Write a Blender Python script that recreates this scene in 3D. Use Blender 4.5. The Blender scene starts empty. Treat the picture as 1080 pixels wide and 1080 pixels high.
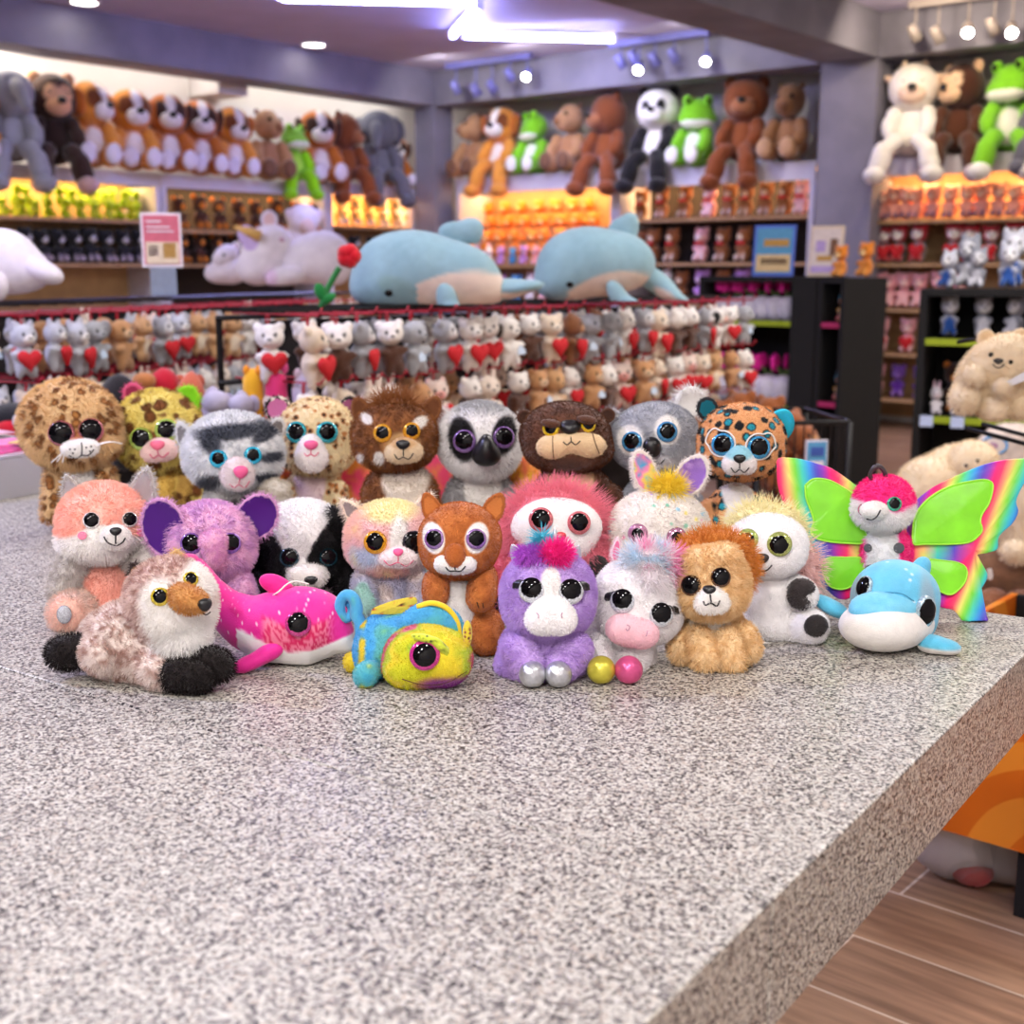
import bpy, bmesh, math, random
import numpy as np
from mathutils import Vector, Matrix

random.seed(7)
RNG = np.random.default_rng(7)
SC = bpy.context.scene
COL = SC.collection
PI = math.pi

# ------------------------------------------------------------------ camera
F = 1336.0                     # focal length in pixels of the 1080 frame
PITCH = math.atan(255.0 / F)   # camera looks slightly down
CAMZ = 1.18
CT, ST = math.cos(PITCH), math.sin(PITCH)
CP = np.array([0.0, 0.0, CAMZ])
TOP = 0.76                     # height of the counter top


def ray(px, py):
    x, y = (px - 540.0) / F, (540.0 - py) / F
    return np.array([x, CT + y * ST, -ST + y * CT])


def at(px, py, Y):
    d = ray(px, py)
    return CP + d * (Y / d[1])


def onz(px, py, z):
    d = ray(px, py)
    return CP + d * ((z - CAMZ) / d[2])


# ------------------------------------------------------------------ colour / materials
def lin(c):
    c = np.asarray(c, float) / 255.0
    return np.where(c <= 0.04045, c / 12.92, ((c + 0.055) / 1.055) ** 2.4)


def rgba(c):
    l = lin(c)
    return (float(l[0]), float(l[1]), float(l[2]), 1.0)


MATS = {}


def new_mat(name):
    m = bpy.data.materials.new(name)
    m.use_nodes = True
    nt = m.node_tree
    b = nt.nodes['Principled BSDF']
    return m, nt, b


def mat(name, c, rough=0.7, metal=0.0, sheen=0.0, var=0.08, scale=40.0, coat=0.0, emit=None, es=0.0, alpha=None, trans=0.0, bump=0.0):
    if name in MATS:
        return MATS[name]
    m, nt, b = new_mat(name)
    N, L = nt.nodes, nt.links
    b.inputs['Roughness'].default_value = rough
    b.inputs['Metallic'].default_value = metal
    b.inputs['Sheen Weight'].default_value = sheen
    b.inputs['Coat Weight'].default_value = coat
    b.inputs['Transmission Weight'].default_value = trans
    tc = N.new('ShaderNodeTexCoord')
    no = N.new('ShaderNodeTexNoise')
    no.inputs['Scale'].default_value = scale
    no.inputs['Detail'].default_value = 3
    L.new(tc.outputs['Object'], no.inputs['Vector'])
    r = N.new('ShaderNodeValToRGB')
    base = lin(c)
    r.color_ramp.elements[0].position = 0.3
    r.color_ramp.elements[1].position = 0.7
    r.color_ramp.elements[0].color = (*[float(v) for v in np.clip(base * (1 - var), 0, 1)], 1)
    r.color_ramp.elements[1].color = (*[float(v) for v in np.clip(base * (1 + var), 0, 1)], 1)
    L.new(no.outputs['Fac'], r.inputs['Fac'])
    L.new(r.outputs['Color'], b.inputs['Base Color'])
    if bump:
        bp = N.new('ShaderNodeBump')
        bp.inputs['Strength'].default_value = bump
        bp.inputs['Distance'].default_value = 0.002
        L.new(no.outputs['Fac'], bp.inputs['Height'])
        L.new(bp.outputs['Normal'], b.inputs['Normal'])
    if emit is not None:
        b.inputs['Emission Color'].default_value = rgba(emit)
        b.inputs['Emission Strength'].default_value = es
    MATS[name] = m
    return m


def attr_mat(name, rough=0.85, sheen=0.25, bump=0.0, bscale=500.0, sss=0.0, metal=0.0):
    if name in MATS:
        return MATS[name]
    m, nt, b = new_mat(name)
    N, L = nt.nodes, nt.links
    a = N.new('ShaderNodeAttribute')
    a.attribute_name = 'Col'
    b.inputs['Roughness'].default_value = rough
    b.inputs['Sheen Weight'].default_value = sheen
    b.inputs['Sheen Roughness'].default_value = 0.5
    b.inputs['Metallic'].default_value = metal
    b.inputs['Specular IOR Level'].default_value = 0.2
    L.new(a.outputs['Color'], b.inputs['Base Color'])
    if bump:
        tc = N.new('ShaderNodeTexCoord')
        no = N.new('ShaderNodeTexNoise')
        no.inputs['Scale'].default_value = bscale
        no.inputs['Detail'].default_value = 4
        bp = N.new('ShaderNodeBump')
        bp.inputs['Strength'].default_value = bump
        bp.inputs['Distance'].default_value = 0.003
        L.new(tc.outputs['Object'], no.inputs['Vector'])
        L.new(no.outputs['Fac'], bp.inputs['Height'])
        L.new(bp.outputs['Normal'], b.inputs['Normal'])
    MATS[name] = m
    return m


PLUSH = attr_mat('plush_fabric', 0.9, 0.3, bump=0.5)
FURM = attr_mat('plush_fur', 0.75, 0.0)
SATIN = attr_mat('satin_fabric', 0.38, 0.1, bump=0.15, bscale=60)
GLITTER = None


def glitter_mat():
    # metallic sequin cloth: attribute colour with tiny facets that catch the light
    m, nt, b = new_mat('glitter_cloth')
    N, L = nt.nodes, nt.links
    a = N.new('ShaderNodeAttribute'); a.attribute_name = 'Col'
    tc = N.new('ShaderNodeTexCoord')
    v = N.new('ShaderNodeTexVoronoi'); v.inputs['Scale'].default_value = 900
    L.new(tc.outputs['Object'], v.inputs['Vector'])
    bp = N.new('ShaderNodeBump'); bp.inputs['Strength'].default_value = 0.9; bp.inputs['Distance'].default_value = 0.002
    sx = N.new('ShaderNodeSeparateColor')
    L.new(v.outputs['Color'], sx.inputs['Color'])
    L.new(sx.outputs['Red'], bp.inputs['Height'])
    L.new(bp.outputs['Normal'], b.inputs['Normal'])
    b.inputs['Metallic'].default_value = 0.6
    b.inputs['Roughness'].default_value = 0.35
    L.new(a.outputs['Color'], b.inputs['Base Color'])
    return m


GLITTER = glitter_mat()
EYEBLACK = mat('eye_black', (9, 8, 10), 0.05, var=0.0)
EYEBLACK.node_tree.nodes['Principled BSDF'].inputs['Specular IOR Level'].default_value = 0.22
NOSEBLACK = mat('nose_black', (18, 17, 18), 0.35, var=0.1)
THREAD = mat('black_thread', (20, 18, 18), 0.7)
PINKTHREAD = mat('pink_thread', (225, 90, 130), 0.7)
WHITETHREAD = mat('white_thread', (235, 230, 222), 0.7)


# ------------------------------------------------------------------ meshes
def link(o, parent=None):
    COL.objects.link(o)
    if parent is not None:
        o.parent = parent
    return o


def tag(o, label=None, cat=None, group=None, kind=None):
    if label: o['label'] = label
    if cat: o['category'] = cat
    if group: o['group'] = group
    if kind: o['kind'] = kind
    return o


def empty(name, loc, label, cat, group=None, rz=0.0):
    o = bpy.data.objects.new(name, None)
    o.location = [float(v) for v in loc]
    o.rotation_euler = (0, 0, rz)
    o.empty_display_size = 0.05
    link(o)
    return tag(o, label, cat, group)


def mesh_np(name, V, Fc, mats, parent=None, cols=None, midx=None, smooth=True, loc=None):
    """V: n x 3 array, Fc: list of index lists or m x 3 / m x 4 array; cols: n x 3 sRGB 0-255."""
    me = bpy.data.meshes.new(name)
    V = np.asarray(V, float)
    if isinstance(Fc, np.ndarray):
        nf, w = Fc.shape
        me.vertices.add(len(V))
        me.vertices.foreach_set('co', V.astype(np.float32).ravel())
        me.loops.add(nf * w)
        me.polygons.add(nf)
        me.polygons.foreach_set('loop_start', np.arange(0, nf * w, w, dtype=np.int32))
        me.loops.foreach_set('vertex_index', Fc.astype(np.int32).ravel())
        me.update(calc_edges=True)
    else:
        me.from_pydata([tuple(v) for v in V], [], [tuple(int(i) for i in f) for f in Fc])
        me.update()
    if cols is not None:
        ca = me.color_attributes.new('Col', 'BYTE_COLOR', 'CORNER')
        li = np.empty(len(me.loops), np.int32)
        me.loops.foreach_get('vertex_index', li)
        c = np.ones((len(V), 4), np.float32)
        c[:, :3] = np.clip(np.asarray(cols, np.float32) / 255.0, 0, 1)
        ca.data.foreach_set('color_srgb', c[li].ravel())
    if not isinstance(mats, (list, tuple)):
        mats = [mats]
    for m in mats:
        me.materials.append(m)
    if midx is not None:
        me.polygons.foreach_set('material_index', np.asarray(midx, np.int32))
    if smooth:
        me.polygons.foreach_set('use_smooth', np.ones(len(me.polygons), bool))
    o = bpy.data.objects.new(name, me)
    if loc is not None:
        o.location = [float(v) for v in loc]
    return link(o, parent)


class MB:
    """collects simple shapes and links them as one mesh object"""
    def __init__(s):
        s.V, s.F, s.n, s.C = [], [], 0, []

    def add(s, V, Fc, c=None):
        V = np.asarray(V, float)
        s.V.append(V)
        s.F += [[int(i) + s.n for i in f] for f in Fc]
        s.n += len(V)
        s.C.append(np.tile(np.asarray(c if c is not None else (200, 200, 200), float), (len(V), 1)))
        return s

    def box(s, c, h, ax=None, bev=0.0):
        """centre c, half sizes h, ax = 3x3 rows of axes"""
        c = np.asarray(c, float)
        ax = np.eye(3) if ax is None else np.asarray(ax, float)
        if bev <= 0:
            g = np.array([[x, y, z] for x in (-1, 1) for y in (-1, 1) for z in (-1, 1)], float) * h
            V = c + g @ ax
            return s.add(V, [(0, 1, 3, 2), (4, 6, 7, 5), (0, 4, 5, 1), (2, 3, 7, 6), (0, 2, 6, 4), (1, 5, 7, 3)])
        bm = bmesh.new()
        bmesh.ops.create_cube(bm, size=2.0)
        for v in bm.verts:
            v.co = Vector((v.co.x * h[0], v.co.y * h[1], v.co.z * h[2]))
        bmesh.ops.bevel(bm, geom=bm.edges[:], offset=bev, segments=2, affect='EDGES', profile=0.5)
        V = np.array([v.co[:] for v in bm.verts])
        bm.verts.index_update()
        Fs = [[v.index for v in f.verts] for f in bm.faces]
        bm.free()
        return s.add(c + V @ ax, Fs)

    def tube(s, pts, r, n=8, caps=True, c=None):
        V, Fs = tube_geo(pts, r, n, caps)
        return s.add(V, Fs, c)

    def lathe(s, prof, c, axis=(0, 0, 1), n=24, up=None):
        V, Fs = lathe_geo(prof, n)
        q = Vector((0, 0, 1)).rotation_difference(Vector(axis)).to_matrix()
        V = V @ np.array(q).T + np.asarray(c, float)
        return s.add(V, Fs)

    def build(s, name, mats, parent=None, smooth=False, cols=False, loc=None):
        V = np.concatenate(s.V)
        if loc is not None:
            V = V - np.asarray(loc, float)
        return mesh_np(name, V, s.F, mats, parent, np.concatenate(s.C) if cols else None, None, smooth, loc)


def tube_geo(pts, r, n=8, caps=True):
    P = np.asarray(pts, float)
    m = len(P)
    R = np.full(m, r, float) if np.isscalar(r) else np.asarray(r, float)
    T = np.gradient(P, axis=0)
    T /= np.linalg.norm(T, axis=1)[:, None] + 1e-12
    u = np.array([0, 0, 1.0]) if abs(T[0, 2]) < 0.9 else np.array([1.0, 0, 0])
    V = []
    a = np.linspace(0, 2 * PI, n, endpoint=False)
    for i in range(m):
        x = u - T[i] * (u @ T[i])
        x /= np.linalg.norm(x) + 1e-12
        y = np.cross(T[i], x)
        u = x
        V.append(P[i] + R[i] * (np.cos(a)[:, None] * x + np.sin(a)[:, None] * y))
    V = np.concatenate(V)
    Fs = [(i * n + j, i * n + (j + 1) % n, (i + 1) * n + (j + 1) % n, (i + 1) * n + j) for i in range(m - 1) for j in range(n)]
    if caps:
        Fs.append(tuple(range(n - 1, -1, -1)))
        Fs.append(tuple((m - 1) * n + j for j in range(n)))
    return V, Fs


def lathe_geo(prof, n=24):
    V, Fs = [], []
    a = np.linspace(0, 2 * PI, n, endpoint=False)
    for (r, z) in prof:
        V.append(np.stack([np.cos(a) * r, np.sin(a) * r, np.full(n, z)], 1))
    V = np.concatenate(V)
    m = len(prof)
    for i in range(m - 1):
        for j in range(n):
            Fs.append((i * n + j, i * n + (j + 1) % n, (i + 1) * n + (j + 1) % n, (i + 1) * n + j))
    return V, Fs


def spline(pts, n):
    """Catmull-Rom through rows of pts (any width)"""
    P = np.asarray(pts, float)
    P = np.concatenate([[2 * P[0] - P[1]], P, [2 * P[-1] - P[-2]]])
    out = []
    m = len(P) - 3
    for t in np.linspace(0, m, n):
        i = min(int(t), m - 1)
        u = t - i
        a, b, c, d = P[i:i + 4]
        out.append(0.5 * (2 * b + (c - a) * u + (2 * a - 5 * b + 4 * c - d) * u * u + (3 * b - 3 * c + d - a) * u ** 3))
    return np.array(out)


_ICO = {}


def ico(n):
    if n not in _ICO:
        bm = bmesh.new()
        bmesh.ops.create_icosphere(bm, subdivisions=n, radius=1.0)
        bm.verts.ensure_lookup_table()
        V = np.array([v.co[:] for v in bm.verts])
        bm.verts.index_update()
        Fc = np.array([[v.index for v in f.verts] for f in bm.faces])
        bm.free()
        _ICO[n] = (V / np.linalg.norm(V, axis=1)[:, None], Fc)
    return _ICO[n]


def rotm(rx=0, ry=0, rz=0):
    """degrees, applied x then y then z"""
    return np.array((Matrix.Rotation(math.radians(rz), 3, 'Z') @ Matrix.Rotation(math.radians(ry), 3, 'Y') @ Matrix.Rotation(math.radians(rx), 3, 'X')))


class SDF:
    """smooth union of ellipsoids: each (centre, radii, rotation 3x3 or None)"""
    def __init__(s, ells, k):
        s.e, s.k = ells, k

    def __call__(s, P):
        out = None
        for (c, r, M) in s.e:
            q = P - c
            if M is not None:
                q = q @ M
            r = np.asarray(r)
            k0 = np.linalg.norm(q / r, axis=-1)
            k1 = np.linalg.norm(q / (r * r), axis=-1) + 1e-9
            d = k0 * (k0 - 1.0) / k1
            if out is None:
                out = d
            else:
                h = np.clip(0.5 + 0.5 * (d - out) / s.k, 0, 1)
                out = d * (1 - h) + out * h - s.k * h * (1 - h)
        return out

    def surface(s, n=4, centre=None):
        D, Fc = ico(n)
        c = np.asarray(s.e[0][0] if centre is None else centre, float)
        tmax = max(np.linalg.norm(e[0] - c) + max(e[1]) for e in s.e) * 1.15
        N = 36
        T = np.full(len(D), 0.02 * tmax)
        prev = None
        done = np.zeros(len(D), bool)
        for i in range(N, -1, -1):
            t = tmax * i / N
            v = s(c + D * t)
            if prev is not None:
                hit = (~done) & (v <= 0) & (prev > 0)
                w = prev[hit] / (prev[hit] - v[hit] + 1e-12)
                T[hit] = (t + tmax / N) - w * tmax / N
                done |= hit
            prev = v
        return c + D * T[:, None], Fc

    def hit(s, o, d):
        """first point along the ray o + t d"""
        t0 = max(min(np.linalg.norm(e[0] - o) - max(e[1]) * 1.3 for e in s.e), 0.0)
        t1 = max(np.linalg.norm(e[0] - o) + max(e[1]) * 1.1 for e in s.e)
        T = np.linspace(t0, t1, 500)
        for _ in range(2):
            v = s(o + T[:, None] * d)
            k = np.nonzero(v <= 0)[0]
            if len(k) == 0 or k[0] == 0:
                break
            T = np.linspace(T[k[0] - 1], T[k[0]], 40)
        if len(k) == 0:
            t = T[int(np.argmin(v))]           # grazing ray: the closest approach
            return o + d * t
        return o + d * T[k[0]]

    def normal(s, p):
        e = 2e-4
        g = np.array([float(s((p + dv)[None])[0] - s((p - dv)[None])[0]) for dv in np.eye(3) * e])
        return g / (np.linalg.norm(g) + 1e-12)


# ------------------------------------------------------------------ noise for patterns
def _hash(i, seed=0):
    i = i.astype(np.int64)
    h = i[..., 0] * 374761393 + i[..., 1] * 668265263 + i[..., 2] * 2147483647 + seed * 1274126177
    h = (h ^ (h >> 13)) * 1274126177
    h = h & 0x7fffffff
    h = (h ^ (h >> 16)) * 73244475 & 0x7fffffff
    return (h % 100003) / 100003.0


def vnoise(P, seed=0):
    i = np.floor(P)
    f = P - i
    f = f * f * (3 - 2 * f)
    o = 0
    for dx in (0, 1):
        for dy in (0, 1):
            for dz in (0, 1):
                w = (f[:, 0] if dx else 1 - f[:, 0]) * (f[:, 1] if dy else 1 - f[:, 1]) * (f[:, 2] if dz else 1 - f[:, 2])
                o = o + w * _hash(i + np.array([dx, dy, dz]), seed)
    return o


def fbm(P, seed=0, o=3):
    a, s, out = 0.5, 1.0, 0
    for k in range(o):
        out = out + a * vnoise(P * s, seed + k)
        a *= 0.5
        s *= 2.0
    return out / (1 - 0.5 ** o)


def worley(P, seed=0):
    """distance to the nearest jittered point and that cell's random value"""
    i = np.floor(P)
    best = np.full(len(P), 9.0)
    idv = np.zeros(len(P))
    for dx in (-1, 0, 1):
        for dy in (-1, 0, 1):
            for dz in (-1, 0, 1):
                c = i + np.array([dx, dy, dz])
                p = c + np.stack([_hash(c, seed + q) for q in (11, 12, 13)], 1) * 0.8 + 0.1
                d = np.linalg.norm(P - p, axis=1)
                m = d < best
                best[m] = d[m]
                idv[m] = _hash(c[m], seed + 14)
    return best, idv


def mixc(a, b, t):
    t = np.clip(t, 0, 1)[:, None]
    return np.asarray(a, float) * (1 - t) + np.asarray(b, float) * t


def sstep(a, b, x):
    t = np.clip((x - a) / (b - a), 0, 1)
    return t * t * (3 - 2 * t)


# ------------------------------------------------------------------ fur
FUR = []


def fur(o, n, length, droop=0.3, rand=0.25, rad=0.0004, weights=None, seed=1, up=None, steps=3):
    """hair on the surface of a part; weights = per-vertex density 0..1"""
    if weights is not None:
        vg = o.vertex_groups.new(name='fur_density')
        for w in np.unique(np.round(weights, 1)):
            idx = np.nonzero(np.abs(weights - w) <= 0.05001)[0]
            vg.add([int(i) for i in idx], float(w), 'REPLACE')
    md = o.modifiers.new('fur', 'PARTICLE_SYSTEM')
    ps = md.particle_system
    st = ps.settings
    st.name = 'fur_' + o.name
    st.type = 'HAIR'
    st.count = int(n)
    st.use_advanced_hair = True
    st.hair_length = length
    st.normal_factor = length / 4.0
    if up is None:
        up = (0, 0, -1)
    st.object_align_factor = [length / 4.0 * droop * u for u in up]
    st.factor_random = length / 4.0 * rand
    st.hair_step = steps
    st.display_step = 2
    st.render_step = 3
    st.use_hair_bspline = False
    st.emit_from = 'FACE'
    st.distribution = 'RAND'
    st.use_emit_random = True
    st.use_even_distribution = True
    st.root_radius = 1.0
    st.tip_radius = 0.25
    st.radius_scale = rad
    st.shape = 0.0
    ps.seed = seed
    st.material = len(o.data.materials)
    if weights is not None:
        ps.vertex_group_density = 'fur_density'
    FUR.append(o)
    return o
# ------------------------------------------------------------------ camera
cd = bpy.data.cameras.new('camera')
cd.sensor_width = 36.0
cd.lens = 36.0 * F / 1080.0
cd.clip_start = 0.05
cam = bpy.data.objects.new('camera', cd)
cam.location = (0, 0, CAMZ)
cam.rotation_euler = (PI / 2 - PITCH, 0, 0)
COL.objects.link(cam)
SC.camera = cam
cd.dof.use_dof = True
cd.dof.focus_distance = 1.40
cd.dof.aperture_fstop = 6.3

# ------------------------------------------------------------------ counter
E1, E2 = onz(680, 1080, TOP)[:2], onz(1080, 691, TOP)[:2]
EA = (E2 - E1) / np.linalg.norm(E2 - E1)          # along the right edge, away from the camera
EB = np.array([EA[1], -EA[0]])                    # along the far edge, to the right
q = onz(1040, 645, TOP)[:2]
# far right corner of the slab: far edge through q parallel to EB, met with the right edge
tt = np.dot(q - E1, EA)
CORN = E1 + EA * tt


def granite():
    m, nt, b = new_mat('speckled_granite')
    N, L = nt.nodes, nt.links
    tc = N.new('ShaderNodeTexCoord')
    def vor(scale, off):
        mp = N.new('ShaderNodeMapping'); mp.inputs['Location'].default_value = (off, off * .7, off * .3)
        L.new(tc.outputs['Object'], mp.inputs['Vector'])
        no = N.new('ShaderNodeTexNoise'); no.inputs['Scale'].default_value = scale * 1.3; no.inputs['Detail'].default_value = 2
        L.new(mp.outputs['Vector'], no.inputs['Vector'])
        ad = N.new('ShaderNodeVectorMath'); ad.operation = 'SCALE'; ad.inputs['Scale'].default_value = 0.4 / scale
        L.new(no.outputs['Color'], ad.inputs[0])
        a2 = N.new('ShaderNodeVectorMath'); L.new(mp.outputs['Vector'], a2.inputs[0]); L.new(ad.outputs['Vector'], a2.inputs[1])
        v = N.new('ShaderNodeTexVoronoi'); v.inputs['Scale'].default_value = scale
        L.new(a2.outputs['Vector'], v.inputs['Vector'])
        sp = N.new('ShaderNodeSeparateColor'); L.new(v.outputs['Color'], sp.inputs['Color'])
        return sp
    a = vor(400.0, 0.0)
    r = N.new('ShaderNodeValToRGB'); r.color_ramp.interpolation = 'CONSTANT'
    stops = [(0.0, (58, 54, 55)), (0.10, (112, 106, 104)), (0.25, (150, 145, 138)), (0.42, (180, 176, 166)), (0.60, (193, 189, 178)), (0.78, (176, 165, 152)), (0.88, (202, 199, 189))]
    while len(r.color_ramp.elements) < len(stops):
        r.color_ramp.elements.new(0.5)
    for e, (p_, c) in zip(r.color_ramp.elements, stops):
        e.position = p_; e.color = rgba(c)
    L.new(a.outputs['Red'], r.inputs['Fac'])
    c2 = vor(560.0, 3.0)
    r2 = N.new('ShaderNodeValToRGB'); r2.color_ramp.interpolation = 'CONSTANT'
    r2.color_ramp.elements[0].color = (0.16, 0.15, 0.15, 1); r2.color_ramp.elements[1].position = 0.13; r2.color_ramp.elements[1].color = (1, 1, 1, 1)
    L.new(c2.outputs['Green'], r2.inputs['Fac'])
    mx = N.new('ShaderNodeMix'); mx.data_type = 'RGBA'; mx.blend_type = 'MULTIPLY'; mx.inputs['Factor'].default_value = 0.8
    L.new(r.outputs['Color'], mx.inputs[6]); L.new(r2.outputs['Color'], mx.inputs[7])
    L.new(mx.outputs[2], b.inputs['Base Color'])
    b.inputs['Roughness'].default_value = 0.36
    b.inputs['IOR'].default_value = 1.5
    return m


GRANITE = granite()
ct = empty('counter', (CORN[0], CORN[1], 0), 'long speckled granite counter carrying the rows of plush animals', 'counter')
THK = TOP - onz(1080, 792, TOP)[2]
THK = 0.102
R3 = np.array([[EA[0], EA[1], 0], [EB[0], EB[1], 0], [0, 0, 1.0]])
LEN, WID = 2.75, 2.9


def crn(a, b, z):
    """counter coordinates: a towards the camera from the far edge, b to the left of the right edge"""
    return np.array([CORN[0] - EA[0] * a - EB[0] * b, CORN[1] - EA[1] * a - EB[1] * b, z])


# the joint between two slabs
sj = onz(440, 836, TOP)[:2] - CORN
JA = -np.dot(sj, EA)
for a0, a1 in ((0.0, JA - 0.0008), (JA + 0.0008, LEN)):
    m_ = MB()
    c = crn((a0 + a1) / 2, WID / 2, TOP - THK / 2)
    m_.box(c, ((a1 - a0) / 2, WID / 2, THK / 2), R3, bev=0.0018)
    m_.build('countertop_slab', GRANITE, ct, loc=None).location = (0, 0, 0)
m_ = MB(); m_.box(crn(LEN / 2, WID / 2, TOP - THK / 2 - 0.002), (LEN / 2 - .01, WID / 2 - .01, THK / 2 - .003), R3)
m_.build('joint_grout', mat('grout_grey', (92, 86, 82), .9), ct)
m_ = MB(); m_.box(crn(LEN / 2 + .2, WID / 2 + .5, (TOP - THK) / 2), (LEN / 2 - .5, WID / 2 - .5, (TOP - THK) / 2), R3)
m_.build('base_cabinet', mat('dark_laminate', (58, 54, 52), .5), ct)
for o in ct.children:
    o.matrix_parent_inverse = Matrix.Translation((-CORN[0], -CORN[1], 0))

# ------------------------------------------------------------------ room shell, aligned to A (away along the left wall) and B (right along the back wall)
PHI = math.radians(39.0)
A = np.array([math.sin(PHI), math.cos(PHI), 0.0])
B = np.array([math.cos(PHI), -math.sin(PHI), 0.0])
Z3 = np.array([0, 0, 1.0])
AX = np.array([A, B, Z3])
C0 = at(460, 285, 12.25); C0[2] = 0
CEIL = 2.99
BEAM = 2.68


def rm(a, b, z=0.0):
    """room coordinates: from the corner column, a along A, b along B"""
    return C0 + A * a + B * b + Z3 * z


def pix_rm(px, py, line, off):
    """room point seen at a pixel on a vertical plane: line 'A' = plane b=off, 'B' = plane a=off. returns (a, b, z)"""
    d = ray(px, py)
    n = B if line == 'A' else A
    t = (off - np.dot(CP - C0 - Z3 * 0, n)) / np.dot(d, n)
    p = CP + d * t
    return np.dot(p - C0, A), np.dot(p - C0, B), p[2]


def rbox(name, a0, a1, b0, b1, z0, z1, m, kind='structure', parent=None, bev=0.0):
    mb = MB()
    c = rm((a0 + a1) / 2, (b0 + b1) / 2, (z0 + z1) / 2)
    mb.box(c, (abs(a1 - a0) / 2, abs(b1 - b0) / 2, abs(z1 - z0) / 2), AX, bev)
    o = mb.build(name, m, parent)
    if kind and parent is None:
        o['kind'] = kind
    return o


def concrete(name, c, var=.16, sc=3.0):
    m = mat(name, c, .8, var=var, scale=sc, bump=.15)
    return m


CONC = concrete('raw_concrete', (130, 128, 142))
CEILM = concrete('ceiling_plaster', (192, 184, 214), .05)
WALLM = concrete('wall_plaster', (214, 210, 206), .03)
FASC = mat('white_melamine', (206, 204, 214), .45, var=.03)
SHELFM = mat('shelf_oak', (176, 140, 100), .6, var=.15, scale=12)
BLACK = mat('black_laminate', (6, 5, 6), .8)
DARKB = mat('dark_shelf_back', (48, 40, 38), .7)


def floor_mat():
    m, nt, b = new_mat('wood_look_tile')
    N, L = nt.nodes, nt.links
    tc = N.new('ShaderNodeTexCoord')
    mp = N.new('ShaderNodeMapping'); mp.inputs['Rotation'].default_value = (0, 0, math.radians(-FLANG))
    L.new(tc.outputs['Object'], mp.inputs['Vector'])
    br = N.new('ShaderNodeTexBrick')
    br.inputs['Scale'].default_value = 1.0
    br.inputs['Brick Width'].default_value = 0.9
    br.inputs['Row Height'].default_value = 0.2
    br.inputs['Mortar Size'].default_value = 0.003
    br.inputs['Color1'].default_value = rgba((178, 144, 116)); br.inputs['Color2'].default_value = rgba((152, 120, 97)); br.inputs['Mortar'].default_value = rgba((222, 206, 188))
    L.new(mp.outputs['Vector'], br.inputs['Vector'])
    m2 = N.new('ShaderNodeMapping'); m2.inputs['Scale'].default_value = (1.2, 14, 1)
    L.new(mp.outputs['Vector'], m2.inputs['Vector'])
    no = N.new('ShaderNodeTexNoise'); no.inputs['Scale'].default_value = 3.0; no.inputs['Detail'].default_value = 6
    L.new(m2.outputs['Vector'], no.inputs['Vector'])
    r = N.new('ShaderNodeValToRGB'); r.color_ramp.elements[0].position = .3; r.color_ramp.elements[0].color = (.55, .52, .5, 1); r.color_ramp.elements[1].position = .7; r.color_ramp.elements[1].color = (1.1, 1.08, 1.06, 1)
    L.new(no.outputs['Fac'], r.inputs['Fac'])
    mx = N.new('ShaderNodeMix'); mx.data_type = 'RGBA'; mx.blend_type = 'MULTIPLY'; mx.inputs['Factor'].default_value = 1.0
    L.new(br.outputs['Color'], mx.inputs[6]); L.new(r.outputs['Color'], mx.inputs[7])
    L.new(mx.outputs[2], b.inputs['Base Color'])
    b.inputs['Roughness'].default_value = 0.45
    return m


g0, g1 = onz(895, 968, 0), onz(1080, 1033, 0)
FLANG = math.degrees(math.atan2(g1[1] - g0[1], g1[0] - g0[0]))
FLOORM = floor_mat()
# the room: left wall plane b = LW, back wall plane a = BW
LW, BW = -0.75, 0.62
rbox('floor', -17, BW + .2, LW - .2, 9.5, -.1, 0, FLOORM)
rbox('ceiling', -17, BW + .2, LW - .2, 9.5, CEIL, CEIL + .1, CEILM)
rbox('wall_left', -17, BW + .2, LW - .15, LW, 0, CEIL, WALLM)
rbox('wall_back', BW, BW + .15, LW, 9.5, 0, CEIL, WALLM)
DWALL = concrete('dark_shopfront', (84, 78, 76), .1)
rbox('wall_right', -17, BW, 9.4, 9.55, 0, CEIL, WALLM)
rbox('wall_front', -17.1, -17, LW, 9.5, 0, CEIL, DWALL)
# columns and beams of raw concrete
bl = pix_rm(857, 285, 'B', 0.0)[1]
rbox('column_corner', 0, .25, -.25, 0, 0, BEAM, CONC)
rbox('column_right', 0, .3, bl, bl + .44, 0, BEAM, CONC)
rbox('beam_left', -16.9, .25, -.36, 0, BEAM, CEIL, CONC)
rbox('beam_back', 0, .36, 0, 9.4, BEAM, CEIL, CONC)
rbox('beam_ceiling', -16.9, 0, bl, bl + .44, BEAM, CEIL, CONC)
rbox('beam_alcove', -2.2, -1.9, LW, -.36, BEAM - .08, CEIL, WALLM)
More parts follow.
